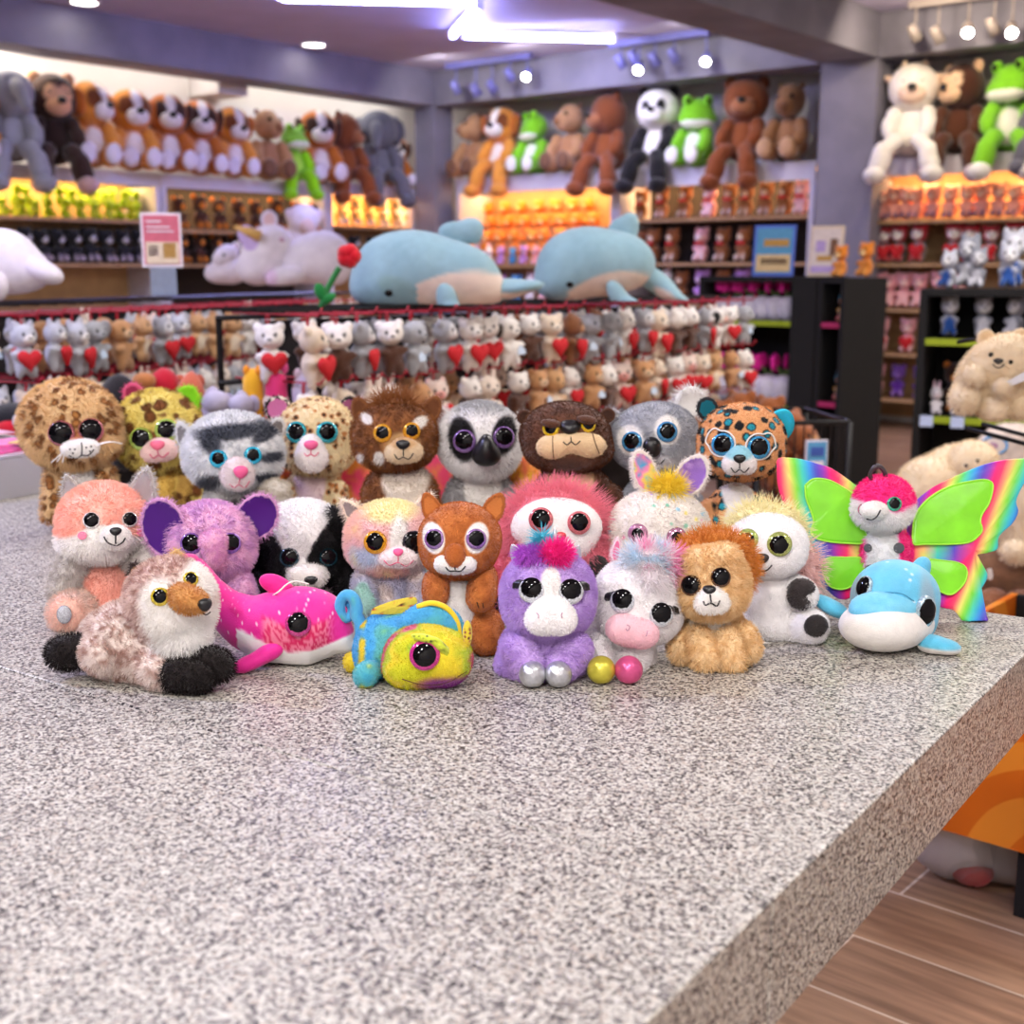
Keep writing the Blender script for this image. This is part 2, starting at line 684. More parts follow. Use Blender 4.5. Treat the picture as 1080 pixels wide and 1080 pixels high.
# ------------------------------------------------------------------ plush toy kit (local units: 1 px of the photo at the toy's distance)
class Toy:
    def __init__(s, name, label, px, py, cat='stuffed animal', group='plush animals lined up on the granite counter', fur_len=3.0, dens=0.5, z=TOP):
        s.base = onz(px, py, z)
        s.Y0 = s.base[1]
        s.z0 = z
        s.s = float(np.linalg.norm(s.base - CP)) / F * 0.985
        s.root = empty(name, s.base, label, cat, group)
        s.fl, s.dens = fur_len, dens
        s.seed = int(px * 7 + py)
        s.sd = {}

    def p(s, px, py, d=0.0, rz=0.0):
        if d == 'f':                     # resting on the counter
            q = onz(px, py, s.z0 + rz * s.s * 0.97)
            return q - s.base
        return at(px, py, s.Y0 + d * s.s) - s.base

    def hit(s, sd, px, py):
        """where the line of sight through a pixel meets a surface (local), with its normal"""
        o = CP - s.base
        d = ray(px, py); d = d / np.linalg.norm(d)
        q = sd.hit(o, d)
        if q is None:
            q = np.asarray(sd.e[0][0], float) + np.array([0, -sd.e[0][1][1], 0])
            return q, np.array([0, -1.0, 0])
        return q, sd.normal(q)

    def sdf(s, ells, k=8.0):
        E = []
        for e in ells:
            px, py, d, rx, ry, rz = e[:6]
            M = rotm(*e[6]) if len(e) > 6 and e[6] is not None else None
            E.append((s.p(px, py, d, rz), np.array([rx, ry, rz], float) * s.s, M))
        return SDF(E, k * s.s)

    def blob(s, name, ells, col, patches=(), parent=None, k=8.0, n=5, fl=None, dens=None, mt=None, post=None, droop=0.3, bare=(), rand=0.3, centre=None, label=None, frad=0.55, furry=True):
        sd = ells if isinstance(ells, SDF) else s.sdf(ells, k)
        V, Fc = sd.surface(n, None if centre is None else s.p(*centre))
        V[:, 2] = np.maximum(V[:, 2], 0.0015)
        if post is not None:
            V = post(V / s.s) * s.s
        Q = V / s.s
        C = col(Q) if callable(col) else np.tile(np.asarray(col, float), (len(V), 1))
        # soft natural variation of the dyed pile
        C = C * (0.94 + 0.12 * fbm(Q / 6.0, s.seed))[:, None]
        c0 = np.mean(V, axis=0)
        for pa in patches:
            px, py, rx, rz, pc = pa[:5]
            soft = pa[5] if len(pa) > 5 else 0.12
            rot = math.radians(pa[6]) if len(pa) > 6 else 0.0
            h, nn = s.hit(sd, px, py)
            dx, dz = (V[:, 0] - h[0]) / s.s, (V[:, 2] - h[2]) / s.s
            if rot:
                dx, dz = dx * math.cos(rot) + dz * math.sin(rot), -dx * math.sin(rot) + dz * math.cos(rot)
            r = np.sqrt((dx / rx) ** 2 + (dz / rz) ** 2)
            dep = (V[:, 1] - h[1]) / s.s
            t = sstep(1 + soft, 1 - soft, r) * (dep < max(rx, rz) * 1.1 + 8)
            pcol = pc(Q) if callable(pc) else pc
            C = C * (1 - t[:, None]) + np.asarray(pcol, float) * t[:, None]
        mats = [mt or PLUSH]
        f_l = s.fl if fl is None else fl
        dn = s.dens if dens is None else dens
        o = mesh_np(name, V, Fc, mats, parent or s.root, C)
        if label: o['label'] = label
        if mt is None and f_l > 0 and furry:
            o.data.materials.append(FURM)
            a, b, c = V[Fc[:, 0]], V[Fc[:, 1]], V[Fc[:, 2]]
            area = 0.5 * np.linalg.norm(np.cross(b - a, c - a), axis=1).sum() / s.s ** 2
            w = None
            if bare:
                w = np.ones(len(V))
                for (px, py, r) in bare:
                    h, nn = s.hit(sd, px, py)
                    w[np.linalg.norm(V - h, axis=1) < r * s.s] = 0.0
            fur(o, area * dn, f_l * s.s, droop, rand, frad * s.s, w, s.seed + len(FUR))
        s.sd[name] = sd
        o['_'] = 0; del o['_']
        return o, sd

    def limb(s, name, a, b, ra, rb, col, patches=(), parent=None, n=4, **kw):
        """a, b = (px, py, d)"""
        A = s.p(a[0], a[1], a[2], ra); B = s.p(b[0], b[1], b[2], rb)
        E = []
        m = 5
        for i in range(m):
            t = i / (m - 1)
            r = (ra * (1 - t) + rb * t) * s.s
            E.append((A * (1 - t) + B * t, np.array([r, r, r]), None))
        E.insert(0, E.pop(m // 2))
        return s.blob(name, SDF(E, 6 * s.s), col, patches, parent, n=n, **kw)

    def disc_frame(s, n, spin=0.0):
        """axes: x across, y up, z out along n"""
        z = n / np.linalg.norm(n)
        up = np.array([0, 0, 1.0])
        x = np.cross(up, z)
        x /= np.linalg.norm(x)
        y = np.cross(z, x)
        if spin:
            c, q = math.cos(math.radians(spin)), math.sin(math.radians(spin))
            x, y = c * x + q * y, -q * x + c * y
        return x, y, z

    def eye(s, sd, px, py, r, ring=(200, 150, 60), pup=0.76, parent=None, flat=0.45, face=0.55, sx=1.0, sz=1.0, off=(0.0, 0.08), glit=True, name='eye', lift=0.5, ringc=0.5):
        """glossy domed plush eye: coloured ring round a black pupil"""
        h, n = s.hit(sd, px, py)
        v = CP - s.base - h
        v /= np.linalg.norm(v)
        n = n * (1 - face) + v * face
        n /= np.linalg.norm(n)
        x, y, z = s.disc_frame(n)
        prof = [1.0, 0.97, 0.93, 0.88, 0.82, 0.76, 0.68, 0.58, 0.46, 0.32, 0.16]
        m = 40
        a = np.linspace(0, 2 * PI, m, endpoint=False)
        V, Fs, mi = [], [], []
        pc = np.array([off[0], off[1]])
        hgt = lambda q: flat * math.sqrt(max(0, 1 - (q * 0.97) ** 2))
        V.append(np.stack([np.cos(a) * r, np.sin(a) * r, np.full(m, -0.18 * r)], 1))
        for q in prof:
            V.append(np.stack([np.cos(a) * r * q, np.sin(a) * r * q, np.full(m, hgt(q) * r)], 1))
        V.append(np.array([[0, 0, flat * r]]))
        L = np.concatenate(V)
        nr = len(prof) + 1
        for i in range(nr - 1):
            for j in range(m):
                Fs.append((i * m + j, i * m + (j + 1) % m, (i + 1) * m + (j + 1) % m, (i + 1) * m + j))
                q = 0.5 * ((1.0 if i == 0 else prof[i - 1]) + prof[i])
                am = (a[j] + PI / m)
                d = math.hypot(math.cos(am) * q - pc[0], math.sin(am) * q - pc[1])
                mi.append(0 if d > pup else 1)
        for j in range(m):
            Fs.append(((nr - 1) * m + j, (nr - 1) * m + (j + 1) % m, nr * m)); mi.append(1)
        W = h + (L[:, :1] * sx * x + L[:, 1:2] * sz * y + (L[:, 2:] + lift) * z) * s.s
        rm = iris_mat(ring, glit)
        return mesh_np(name, W, Fs, [rm, EYEBLACK], parent or s.root, None, mi)

    def nose(s, sd, px, py, rx, rz, m=None, parent=None, thick=0.6, name='nose', tri=0.25, lift=0.0):
        h, n = s.hit(sd, px, py)
        v = CP - s.base - h; v /= np.linalg.norm(v)
        n = n * 0.5 + v * 0.5
        x, y, z = s.disc_frame(n / np.linalg.norm(n))
        D, Fc = ico(3)
        t = 1.0 + tri * D[:, 1]
        W = h + (D[:, :1] * rx * t[:, None] * x + D[:, 1:2] * rz * y + (D[:, 2:] * min(rx, rz) * thick + lift) * z) * s.s
        return mesh_np(name, W, Fc, m or NOSEBLACK, parent or s.root)

    def line(s, sds, pts, r=0.8, m=None, parent=None, name='mouth', n=16, lift=0.4):
        """stitched line laid on the surface through screen points"""
        if not isinstance(sds, (list, tuple)):
            sds = [sds]
        out = []
        for (px, py) in spline(pts, n):
            best = None
            for sd in sds:
                h, nn = s.hit(sd, px, py)
                dd = np.linalg.norm(h - (CP - s.base))
                if best is None or dd < best[0]:
                    best = (dd, h + nn * lift * s.s)
            out.append(best[1])
        V, Fs = tube_geo(np.array(out), r * s.s, 6)
        return mesh_np(name, V, Fs, m or THREAD, parent or s.root)

    def lines(s, sds, curves, r=0.8, m=None, parent=None, name='mouth', lift=0.4):
        Vs, Fs, n = [], [], 0
        if not isinstance(sds, (list, tuple)):
            sds = [sds]
        for pts in curves:
            out = []
            for (px, py) in spline(pts, 14):
                best = None
                for sd in sds:
                    h, nn = s.hit(sd, px, py)
                    dd = np.linalg.norm(h - (CP - s.base))
                    if best is None or dd < best[0]:
                        best = (dd, h + nn * lift * s.s)
                out.append(best[1])
            V, Fc = tube_geo(np.array(out), r * s.s, 6)
            Vs.append(V); Fs += [[i + n for i in f] for f in Fc]; n += len(V)
        return mesh_np(name, np.concatenate(Vs), Fs, m or THREAD, parent or s.root)

    def ear(s, px, py, d, rx, rz, tilt, outer, inner, parent=None, thick=5.0, cup=4.0, taper=0.0, yaw=0.0, pitch=0.0, inn=0.72, name='ear', mt=None, fl=None, n=4, dens=None, spot=None, in_mt=None, rim=0.0):
        """flat cupped ear; tilt turns it in the picture plane, taper narrows its tip"""
        D, Fc = ico(n)
        L = D * np.array([rx, thick, rz])
        f = np.clip((L[:, 2] / rz + 1) / 2, 0, 1)
        L[:, 0] *= 1 - taper * f ** 1.2
        rr = np.sqrt((L[:, 0] / (rx * (1 - taper * f ** 1.2) + 1e-6)) ** 2 + (L[:, 2] / rz) ** 2)
        front = D[:, 1] < 0
        L[:, 1] = np.where(front, L[:, 1] + cup * np.clip(1 - rr ** 2, 0, 1) + 0.0, L[:, 1] + cup * 0.6 * np.clip(1 - rr ** 2, 0, 1))
        if spot is not None:
            C = spot(L)
        else:
            C = np.tile(np.asarray(outer, float), (len(L), 1))
        if callable(inner):
            ic = inner(L)
        else:
            ic = np.tile(np.asarray(inner, float), (len(L), 1))
        inside = (front & (rr < inn))
        C[inside] = ic[inside]
        M = rotm(pitch, tilt, yaw)
        W = (L @ M.T) * s.s + s.p(px, py, d)
        mats = [mt or PLUSH]
        mi = None
        if in_mt is not None:
            mats.append(in_mt)
            mi = np.all(inside[Fc], axis=1).astype(int)
        o = mesh_np(name, W, Fc, mats, parent or s.root, C, mi)
        f_l = s.fl if fl is None else fl
        if mt is None and f_l > 0:
            o.data.materials.append(FURM)
            w = np.where(inside, 0.0, 1.0)
            fur(o, 2.4 * rx * rz * 2 * (s.dens if dens is None else dens), f_l * s.s, 0.2, 0.3, 0.5 * s.s, w, s.seed + len(FUR))
        return o

    def sheet(s, name, poly, d, col, mt, parent=None, thick=1.5, n=40, puff=2.0, dslope=(0, 0)):
        """stuffed cloth panel with a drawn outline (screen points at one depth), its own thickness, puffed in the middle"""
        P = np.asarray(poly, float)
        P = np.concatenate([P, P[:1]])
        B = spline(P, n * 2)[:-1]
        c = B.mean(axis=0)
        rings = [1.0, 0.985, 0.9, 0.75, 0.55, 0.3]
        V, Fs = [], []
        m = len(B)
        off = 0
        for side in (-1, 1):
            for q in rings:
                pts = c + (B - c) * q
                z = thick * (0.4 if q == 1.0 else 1.0) + puff * (1 - q)
                for (px, py) in pts:
                    dd = d + dslope[0] * (px - c[0]) + dslope[1] * (py - c[1])
                    V.append(s.p(px, py, dd + side * z))
            V.append(s.p(c[0], c[1], d + side * (thick + puff)))
            k = len(rings)
            for i in range(k - 1):
                for j in range(m):
                    f = (off + i * m + j, off + i * m + (j + 1) % m, off + (i + 1) * m + (j + 1) % m, off + (i + 1) * m + j)
                    Fs.append(f if side > 0 else f[::-1])
            for j in range(m):
                f = (off + (k - 1) * m + j, off + (k - 1) * m + (j + 1) % m, off + k * m)
                Fs.append(f if side > 0 else f[::-1])
            off += k * m + 1
        h = off // 2
        for j in range(m):
            Fs.append((j, (j + 1) % m, h + (j + 1) % m, h + j))
        V = np.array(V)
        V[:, 2] = np.maximum(V[:, 2], 0.0015)
        C = col(V / s.s) if callable(col) else np.tile(np.asarray(col, float), (len(V), 1))
        return mesh_np(name, V, Fs, mt, parent or s.root, C)

    def tuft(s, name, px, py, d, rx, ry, rz, col, n=700, fl=18, droop=0.2, parent=None, up=(0, 0, -1), rand=0.5, k=5, frad=0.7):
        """bunch of long pile growing from a small pad"""
        o, sd = s.blob(name, [(px, py, d, rx, ry, rz)], col, parent=parent, n=4, fl=0)
        o.data.materials.append(FURM)
        fur(o, n, fl * s.s, droop, rand, frad * s.s, None, s.seed + 3, up, steps=5)
        return o


IRIS = {}


def iris_mat(c, glit=True):
    key = (tuple(c), glit)
    if key in IRIS:
        return IRIS[key]
    m, nt, b = new_mat('eye_ring')
    N, L = nt.nodes, nt.links
    tc = N.new('ShaderNodeTexCoord')
    v = N.new('ShaderNodeTexNoise'); v.inputs['Scale'].default_value = 700; v.inputs['Detail'].default_value = 2
    L.new(tc.outputs['Object'], v.inputs['Vector'])
    r = N.new('ShaderNodeValToRGB')
    l = lin(c)
    r.color_ramp.elements[0].position = 0.35; r.color_ramp.elements[1].position = 0.65
    r.color_ramp.elements[0].color = (*[float(x) for x in l * 0.55], 1)
    r.color_ramp.elements[1].color = (*[float(x) for x in np.clip(l * 1.25, 0, 1)], 1)
    L.new(v.outputs['Fac'], r.inputs['Fac'])
    L.new(r.outputs['Color'], b.inputs['Base Color'])
    b.inputs['Roughness'].default_value = 0.15
    b.inputs['Coat Weight'].default_value = 1.0
    b.inputs['Metallic'].default_value = 0.25 if glit else 0.0
    IRIS[key] = m
    return m


# ------------------------------------------------------------------ dyed patterns (Q = local coordinates in photo px)
def leopard(base, spot, ring, sc=11.0, th=0.42, seed=3, warp=0.25):
    def f(Q):
        P = Q / sc + warp * np.stack([fbm(Q / sc * 1.7, seed + i) for i in range(3)], 1)
        d, i = worley(P, seed)
        C = np.tile(np.asarray(base, float), (len(Q), 1))
        t = sstep(th + 0.04, th - 0.04, d) * (i > 0.12)
        C = mixc_arr(C, ring, t)
        t2 = sstep(th * 0.62 + 0.05, th * 0.62 - 0.05, d) * (i > 0.12)
        return mixc_arr(C, spot, t2)
    return f


def mixc_arr(C, c, t):
    return C * (1 - t[:, None]) + np.asarray(c, float) * t[:, None]


def mottled(a, b, sc=8.0, seed=5, lo=0.4, hi=0.6):
    def f(Q):
        return mixc(a, b, sstep(lo, hi, fbm(Q / sc, seed, 4)))
    return f


def tiedye(cols, sc=28.0, seed=9):
    cols = np.asarray(cols, float)
    def f(Q):
        v = fbm(Q / sc, seed, 2) * 1.6 - 0.3 + 0.12 * fbm(Q / 5.0, seed + 4)
        v = np.clip(v, 0, 0.999) * (len(cols) - 1)
        i = np.floor(v).astype(int)
        t = sstep(0.15, 0.85, v - i)[:, None]
        return cols[i] * (1 - t) + cols[np.minimum(i + 1, len(cols) - 1)] * t
    return f


RAINBOW = np.array([(250, 30, 110), (248, 70, 110), (250, 225, 120), (120, 215, 60), (70, 205, 190), (60, 150, 225), (85, 75, 190), (150, 60, 180), (250, 30, 110)], float)


def rainbow(ax, az, period, ph):
    def f(Q):
        t = ((Q[:, 0] * ax + Q[:, 2] * az) / period + ph) % 1.0
        v = t * (len(RAINBOW) - 1)
        i = np.floor(v).astype(int)
        w = (v - i)[:, None]
        return RAINBOW[i] * (1 - w) + RAINBOW[np.minimum(i + 1, len(RAINBOW) - 1)] * w
    return f
# ------------------------------------------------------------------ the plush animals on the counter
WHITE = (240, 236, 230)


# ---- back row ------------------------------------------------------
def leopard_whiskers():
    t = Toy('leopard_plush', 'tan leopard plush with round brown-spotted head and white whiskers, at the back row end', 88, 556, fur_len=4.5)
    pat = leopard((232, 198, 148), (186, 128, 70), (122, 78, 42), 10.5, 0.43, 3, .45)
    b, sb = t.blob('body', [(88, 520, 2, 27, 22, 36), (88, 545, 2, 29, 24, 16)], pat, [(86, 505, 19, 17, WHITE)])
    h, sh = t.blob('head', [(74, 447, -4, 49, 40, 44), (80, 465, -10, 44, 34, 24)], pat, [(82, 463, 19, 9, (190, 128, 86), .25)], n=6,
                   bare=[(65, 457, 11), (96, 454, 11), (85, 474, 14), (82, 465, 8)])
    for x, y, r in ((65, 457, 12.5), (96, 454, 12)):
        t.eye(sh, x, y, r, (190, 110, 120), .86, h, flat=.5, off=(-.06, .05))
    m, sm = t.blob('muzzle', [(77, 473, -47, 12, 8, 8.5), (93, 472, -46, 11, 8, 8.5)], WHITE, parent=h, n=4, fl=1.2)
    t.nose(sh, 82, 465, 10, 4, mat('nose_dusky_pink', (196, 128, 104), .8), h, lift=1.5)
    t.lines([sm, sh], [[(86, 467), (86.5, 474), (86, 480)], [(73, 480), (80, 483), (86, 480), (93, 480), (99, 474)]], .6, parent=h)
    for (x, y) in ((74, 474), (79, 474), (77, 478), (91, 472), (96, 471), (95, 476)):
        t.nose(sm, x, y, .9, .9, THREAD, h, name='whisker_dot', lift=.3)
    for pts in ([(69, 474, -49), (62, 481, -52), (54, 488, -52)], [(69, 475, -49), (67, 483, -53), (66, 488, -53)], [(68, 475, -49), (63, 483, -53), (60, 487, -53)],
                [(99, 470, -49), (114, 466, -52), (129, 468, -50)], [(99, 471, -49), (112, 467, -53), (122, 466, -52)]):
        V, Fs = tube_geo(spline([t.p(*q) for q in pts], 10), .55 * t.s, 5)
        mesh_np('whisker', V, Fs, WHITETHREAD, h)
    t.limb('leg', (58, 498, -6), (54, 541, -12), 9, 9, pat, n=5)
    t.limb('leg', (112, 500, -8), (116, 545, -10), 9, 9, pat, n=5)


def leopard_green():
    pat = leopard((232, 214, 120), (138, 84, 44), (120, 80, 40), 15.0, 0.46, 21, .35)
    t = Toy('leopard_plush', 'yellow plush cat with brown blotches and a lime green ear, behind the pink fox', 182, 547, fur_len=4.2)
    t.blob('body', [(190, 520, 2, 32, 24, 34), (192, 546, 0, 33, 26, 17)], leopard((206, 168, 88), (118, 72, 36), (100, 62, 30), 12, .5, 8), [(176, 508, 12, 13, (238, 214, 120))])
    h, sh = t.blob('head', [(167, 455, -4, 45, 38, 42), (170, 468, -10, 38, 34, 26)], pat, n=6, bare=[(149, 463, 11), (175.5, 454, 11), (168, 475, 13)])
    t.eye(sh, 149, 463, 11.5, (176, 206, 96), .76, h); t.eye(sh, 175.5, 454, 11.5, (176, 206, 96), .76, h)
    m, sm = t.blob('muzzle', [(160, 477, -44, 11, 9, 10), (175, 474, -44, 12, 9, 11), (167, 471, -46, 8, 7, 7)], (240, 206, 200), parent=h, n=4, fl=1.2)
    t.nose(sm, 166, 469.5, 7, 5, mat('nose_pink', (240, 110, 140), .6), h)
    t.lines([sm], [[(166, 474), (167, 479)], [(158, 479), (162, 483), (167, 480), (172, 482), (178, 477)]], .55, PINKTHREAD, h)
    t.ear(197, 423, 4, 13, 16, 18, (150, 220, 40), (130, 215, 30), h, inn=.8)
    t.ear(141, 416, 4, 11, 12, -24, (214, 90, 130), (150, 40, 80), h)
    t.limb('arm', (176, 506, -14), (168, 546, -26), 10, 10, (226, 190, 96), n=4)
    t.limb('arm', (212, 512, -8), (216, 548, -18), 10, 10, pat, n=4)


def raccoon():
    t = Toy('tabby_cat_plush', 'light grey plush cat with charcoal stripes, cyan eyes and pink nose', 250, 574, fur_len=4.5)
    g1, g2, dk = (212, 214, 216), (236, 236, 236), (70, 74, 84)
    body = leopard((188, 186, 184), (70, 70, 74), (110, 108, 108), 14, .36, 12)
    t.blob('body', [(256, 528, 0, 38, 26, 32), (258, 548, 0, 38, 28, 16)], body)
    h, sh = t.blob('head', [(246, 476, -4, 50, 40, 40), (246, 486, -8, 46, 36, 28)], mottled(g1, g2, 5, 4), [
        (243, 456, 36, 7.5, dk, .35, 5), (222, 467, 12, 9, dk, .35, -35), (280, 458, 12, 6, dk, .3, 30), (286, 482, 9, 5, dk, .3), (220, 508, 15, 7, (80, 82, 90), .35, 20), (280, 502, 9, 5, dk, .3),
    ], n=6, bare=[(230.5, 484, 9), (266.5, 480.5, 9), (251, 500, 14)])
    for x, y in ((230.5, 484), (266.5, 480.5)):
        t.eye(sh, x, y, 9, (40, 190, 226), .68, h)
    m, sm = t.blob('muzzle', [(250, 500, -44, 17, 11, 16), (251, 493, -46, 10, 9, 9)], (236, 222, 222), parent=h, n=4, fl=2)
    t.nose(sm, 254, 498, 7, 6.5, mat('nose_hot_pink', (240, 96, 150), .5), h)
    t.lines([sm], [[(253, 504), (252, 510)], [(242, 510), (247, 514), (252, 511), (258, 514), (263, 507)]], .6, PINKTHREAD, h)
    t.ear(195, 462, 2, 11, 18, -22, (214, 214, 212), (128, 124, 124), h, yaw=-20, taper=.2)
    t.ear(291, 453, 6, 10, 13, 24, (206, 204, 200), (120, 112, 108), h, yaw=20, taper=.2)
    t.limb('arm', (230, 522, -18), (228, 552, -30), 11, 11, body)
    t.limb('arm', (284, 518, -14), (293, 520, -36), 11, 11, mottled((196, 186, 168), (222, 216, 206), 5))


def leopard_pink():
    pat = leopard((238, 220, 178), (48, 42, 38), (206, 132, 70), 8.0, .40, 31, .3)
    pat2 = leopard((238, 220, 178), (48, 42, 38), (196, 132, 76), 8.0, .41, 31, .3)
    t = Toy('leopard_plush', 'cream leopard plush with pink-lined ears, teal eyes and long white muzzle', 332, 558, fur_len=3.0)
    t.blob('body', [(332, 526, 2, 31, 24, 38), (332, 550, 0, 33, 26, 18)], pat, [(326, 512, 17, 20, (238, 214, 216)), (326, 536, 16, 20, (238, 214, 216))], n=6)
    h, sh = t.blob('head', [(335, 458, -4, 41, 36, 38), (334, 476, -8, 38, 33, 24)], pat2, n=6, bare=[(313, 456, 10), (345, 456, 10), (328, 478, 15)])
    for x in (313, 345):
        t.eye(sh, x, 456, 11, (50, 178, 190), .74, h)
    m, sm = t.blob('muzzle', [(328.5, 482, -42, 17, 10, 16), (328, 468, -42, 11, 9, 10)], (246, 238, 236), parent=h, n=4, fl=1.5)
    t.nose(sm, 328, 469.5, 7, 5, mat('nose_hot_pink', (240, 96, 150), .5), h)
    t.lines([sm], [[(328, 474), (328, 479)], [(321, 478), (324, 481), (328, 479), (332, 481), (336, 477)]], .55, PINKTHREAD, h)
    rim = lambda L: np.where((fbm(L / 3.5, 4) > .5)[:, None], np.array([40, 34, 34.]), np.array([230, 216, 200.]))
    t.ear(293, 431, 6, 14, 13, -38, (40, 34, 34), (198, 110, 160), h, inn=.78, spot=rim)
    t.ear(369, 431, 6, 12, 13, 32, (40, 34, 34), (150, 80, 120), h, inn=.78, spot=rim)
    t.limb('arm', (306, 516, -10), (310, 556, -22), 9, 9, pat, n=5)
    t.limb('arm', (356, 516, -10), (356, 558, -22), 9, 9, pat, n=5)


def brown_fawn():
    br = mottled((120, 74, 42), (150, 96, 54), 6)
    t = Toy('red_panda_plush', 'brown bear-like plush with white brow spots, gold eyes and cream muzzle', 422, 584, fur_len=3.6)
    t.blob('body', [(422, 524, 2, 40, 26, 38), (422, 552, 0, 44, 30, 26)], br, [(427, 508, 25, 22, (238, 228, 214)), (427, 535, 22, 25, (238, 228, 214))])
    h, sh = t.blob('head', [(416, 458, -4, 44, 37, 36), (416, 472, -8, 40, 34, 22)], br,
                   [(387, 442, 7, 5, WHITE, .2, -25), (442, 446, 8, 6, WHITE, .2, 25), (400, 483, 6, 7, WHITE, .25), (381, 482, 4, 5, WHITE, .3), (423, 468, 19, 12, (206, 168, 118), .25)], n=6,
                   bare=[(403.6, 457, 9), (434, 455, 9), (425.5, 476, 15)])
    t.eye(sh, 403.6, 457, 9.5, (236, 166, 36), .68, h); t.eye(sh, 434, 455, 9.2, (236, 166, 36), .68, h)
    m, sm = t.blob('muzzle', [(418, 477, -40, 13, 9, 11), (433, 476, -40, 13, 9, 11), (425, 470, -44, 10, 7, 8)], (236, 214, 178), [(425, 467, 16, 6, (208, 170, 122), .4)], parent=h, n=4, fl=1.5)
    t.nose(sm, 425, 469, 7, 5, parent=h)
    t.lines([sm], [[(425.5, 474), (425.5, 481)], [(416, 479), (420, 484), (425.5, 482), (431, 484), (436, 478)]], .6, parent=h)
    t.ear(381, 433, 4, 12, 15, -24, (134, 84, 48), (112, 66, 36), h, taper=.3)
    t.ear(455, 432, 4, 12, 16, 26, (134, 84, 48), (112, 66, 36), h, taper=.3)
    t.tuft('forelock', 416, 426, -6, 20, 12, 6, (150, 96, 54), 900, 12, .1, h, (0, -.2, .6))
    t.limb('leg', (390, 540, -18), (382, 556, -42), 14, 14, br)
    t.limb('leg', (454, 540, -18), (458, 556, -42), 14, 14, br)


def lemur():
    t = Toy('lemur_plush', 'white lemur plush with black eye patches, big black nose and grey body', 506, 580, fur_len=3.8)
    gb = mottled((140, 138, 138), (176, 174, 174), 4)
    t.blob('body', [(506, 532, 2, 38, 25, 42), (506, 562, 0, 42, 28, 22)], gb, [(509, 516, 20, 22, WHITE), (508, 545, 18, 24, WHITE)])
    top = lambda Q: mixc((242, 240, 238), (176, 176, 176), sstep(t.p(0, 436)[2] / t.s, t.p(0, 424)[2] / t.s, Q[:, 2] + 5 * fbm(Q / 4., 3)))
    h, sh = t.blob('head', [(506, 464, -4, 44, 38, 40), (510, 478, -10, 34, 34, 27)], top,
                   [(487.5, 464, 14, 22, (28, 26, 27), .14, 10), (531, 460, 12, 19, (28, 26, 27), .14, -10)], n=6, bare=[(490, 465.5, 12), (532, 461, 11), (513, 478, 15)])
    t.eye(sh, 490, 465.5, 12, (140, 104, 168), .78, h); t.eye(sh, 531, 461.5, 11.5, (140, 104, 168), .78, h)
    t.blob('nose', [(513, 470, -48, 8, 12, 12), (513, 480, -48, 15, 13, 12)], (22, 21, 22), parent=h, n=4, fl=0, mt=NOSEBLACK)
    t.ear(465, 436, 4, 8, 13, -52, (232, 226, 220), (240, 226, 220), h, taper=.5, fl=6)
    t.ear(548, 444, 4, 8, 12, 52, (220, 214, 208), (232, 226, 220), h, taper=.5, fl=6)
    t.limb('arm', (478, 528, -12), (474, 572, -24), 10, 11, gb)
    t.limb('arm', (538, 528, -12), (540, 574, -24), 10, 11, gb)


def otter():
    t = Toy('otter_plush', 'dark brown otter plush with wide cream muzzle and half-lidded yellow eyes', 600, 602, fur_len=2.2)
    br = mottled((84, 52, 36), (104, 66, 46), 7)
    t.blob('body', [(604, 532, 2, 46, 27, 46), (602, 572, 0, 48, 30, 24)], br, [(602, 507, 25, 18, (228, 196, 152)), (602, 540, 27, 28, (228, 196, 152))])
    h, sh = t.blob('head', [(596, 458, -4, 47, 38, 34), (600, 474, -8, 46, 36, 24)], br, n=5, bare=[(581, 453, 8), (620, 448, 8), (603, 470, 30)])
    t.eye(sh, 581, 452, 8.5, (236, 200, 30), .72, h); t.eye(sh, 620, 448, 8, (236, 200, 30), .72, h)
    # felt lids over the upper part of each eye
    for x, y in ((581, 446.5), (619, 442.5)):
        t.blob('eyelid', [(x, y, -37, 11, 9, 4.5, (0, 8, 0))], (92, 58, 40), parent=h, n=3, fl=1)
    m, sm = t.blob('muzzle', [(585, 471, -38, 19, 10, 13), (621, 470, -38, 19, 10, 13), (603, 466, -40, 16, 9, 9)], (232, 204, 160), parent=h, n=4, fl=1)
    t.nose(sm, 601, 452, 11, 9, NOSEBLACK, h, thick=.7, lift=2)
    t.lines([sm], [[(602, 461), (602.5, 466)], [(594, 466), (598, 469), (602.5, 466), (607, 469), (612, 465)]], .55, parent=h)
    t.lines([sm, sh], [[(583, 460), (583, 472), (584, 483)], [(624, 455), (628, 468), (632, 478)]], .5, mat('brown_thread', (110, 74, 50), .8), h, name='whisker_seam')
    t.ear(553, 440, 4, 8, 8, -30, (84, 52, 36), (66, 40, 28), h)
    t.ear(641, 438, 4, 8, 8, 30, (84, 52, 36), (66, 40, 28), h)
    t.limb('arm', (562, 522, -8), (560, 570, -22), 12, 12, br)
    t.limb('arm', (644, 522, -8), (648, 572, -22), 12, 12, br)


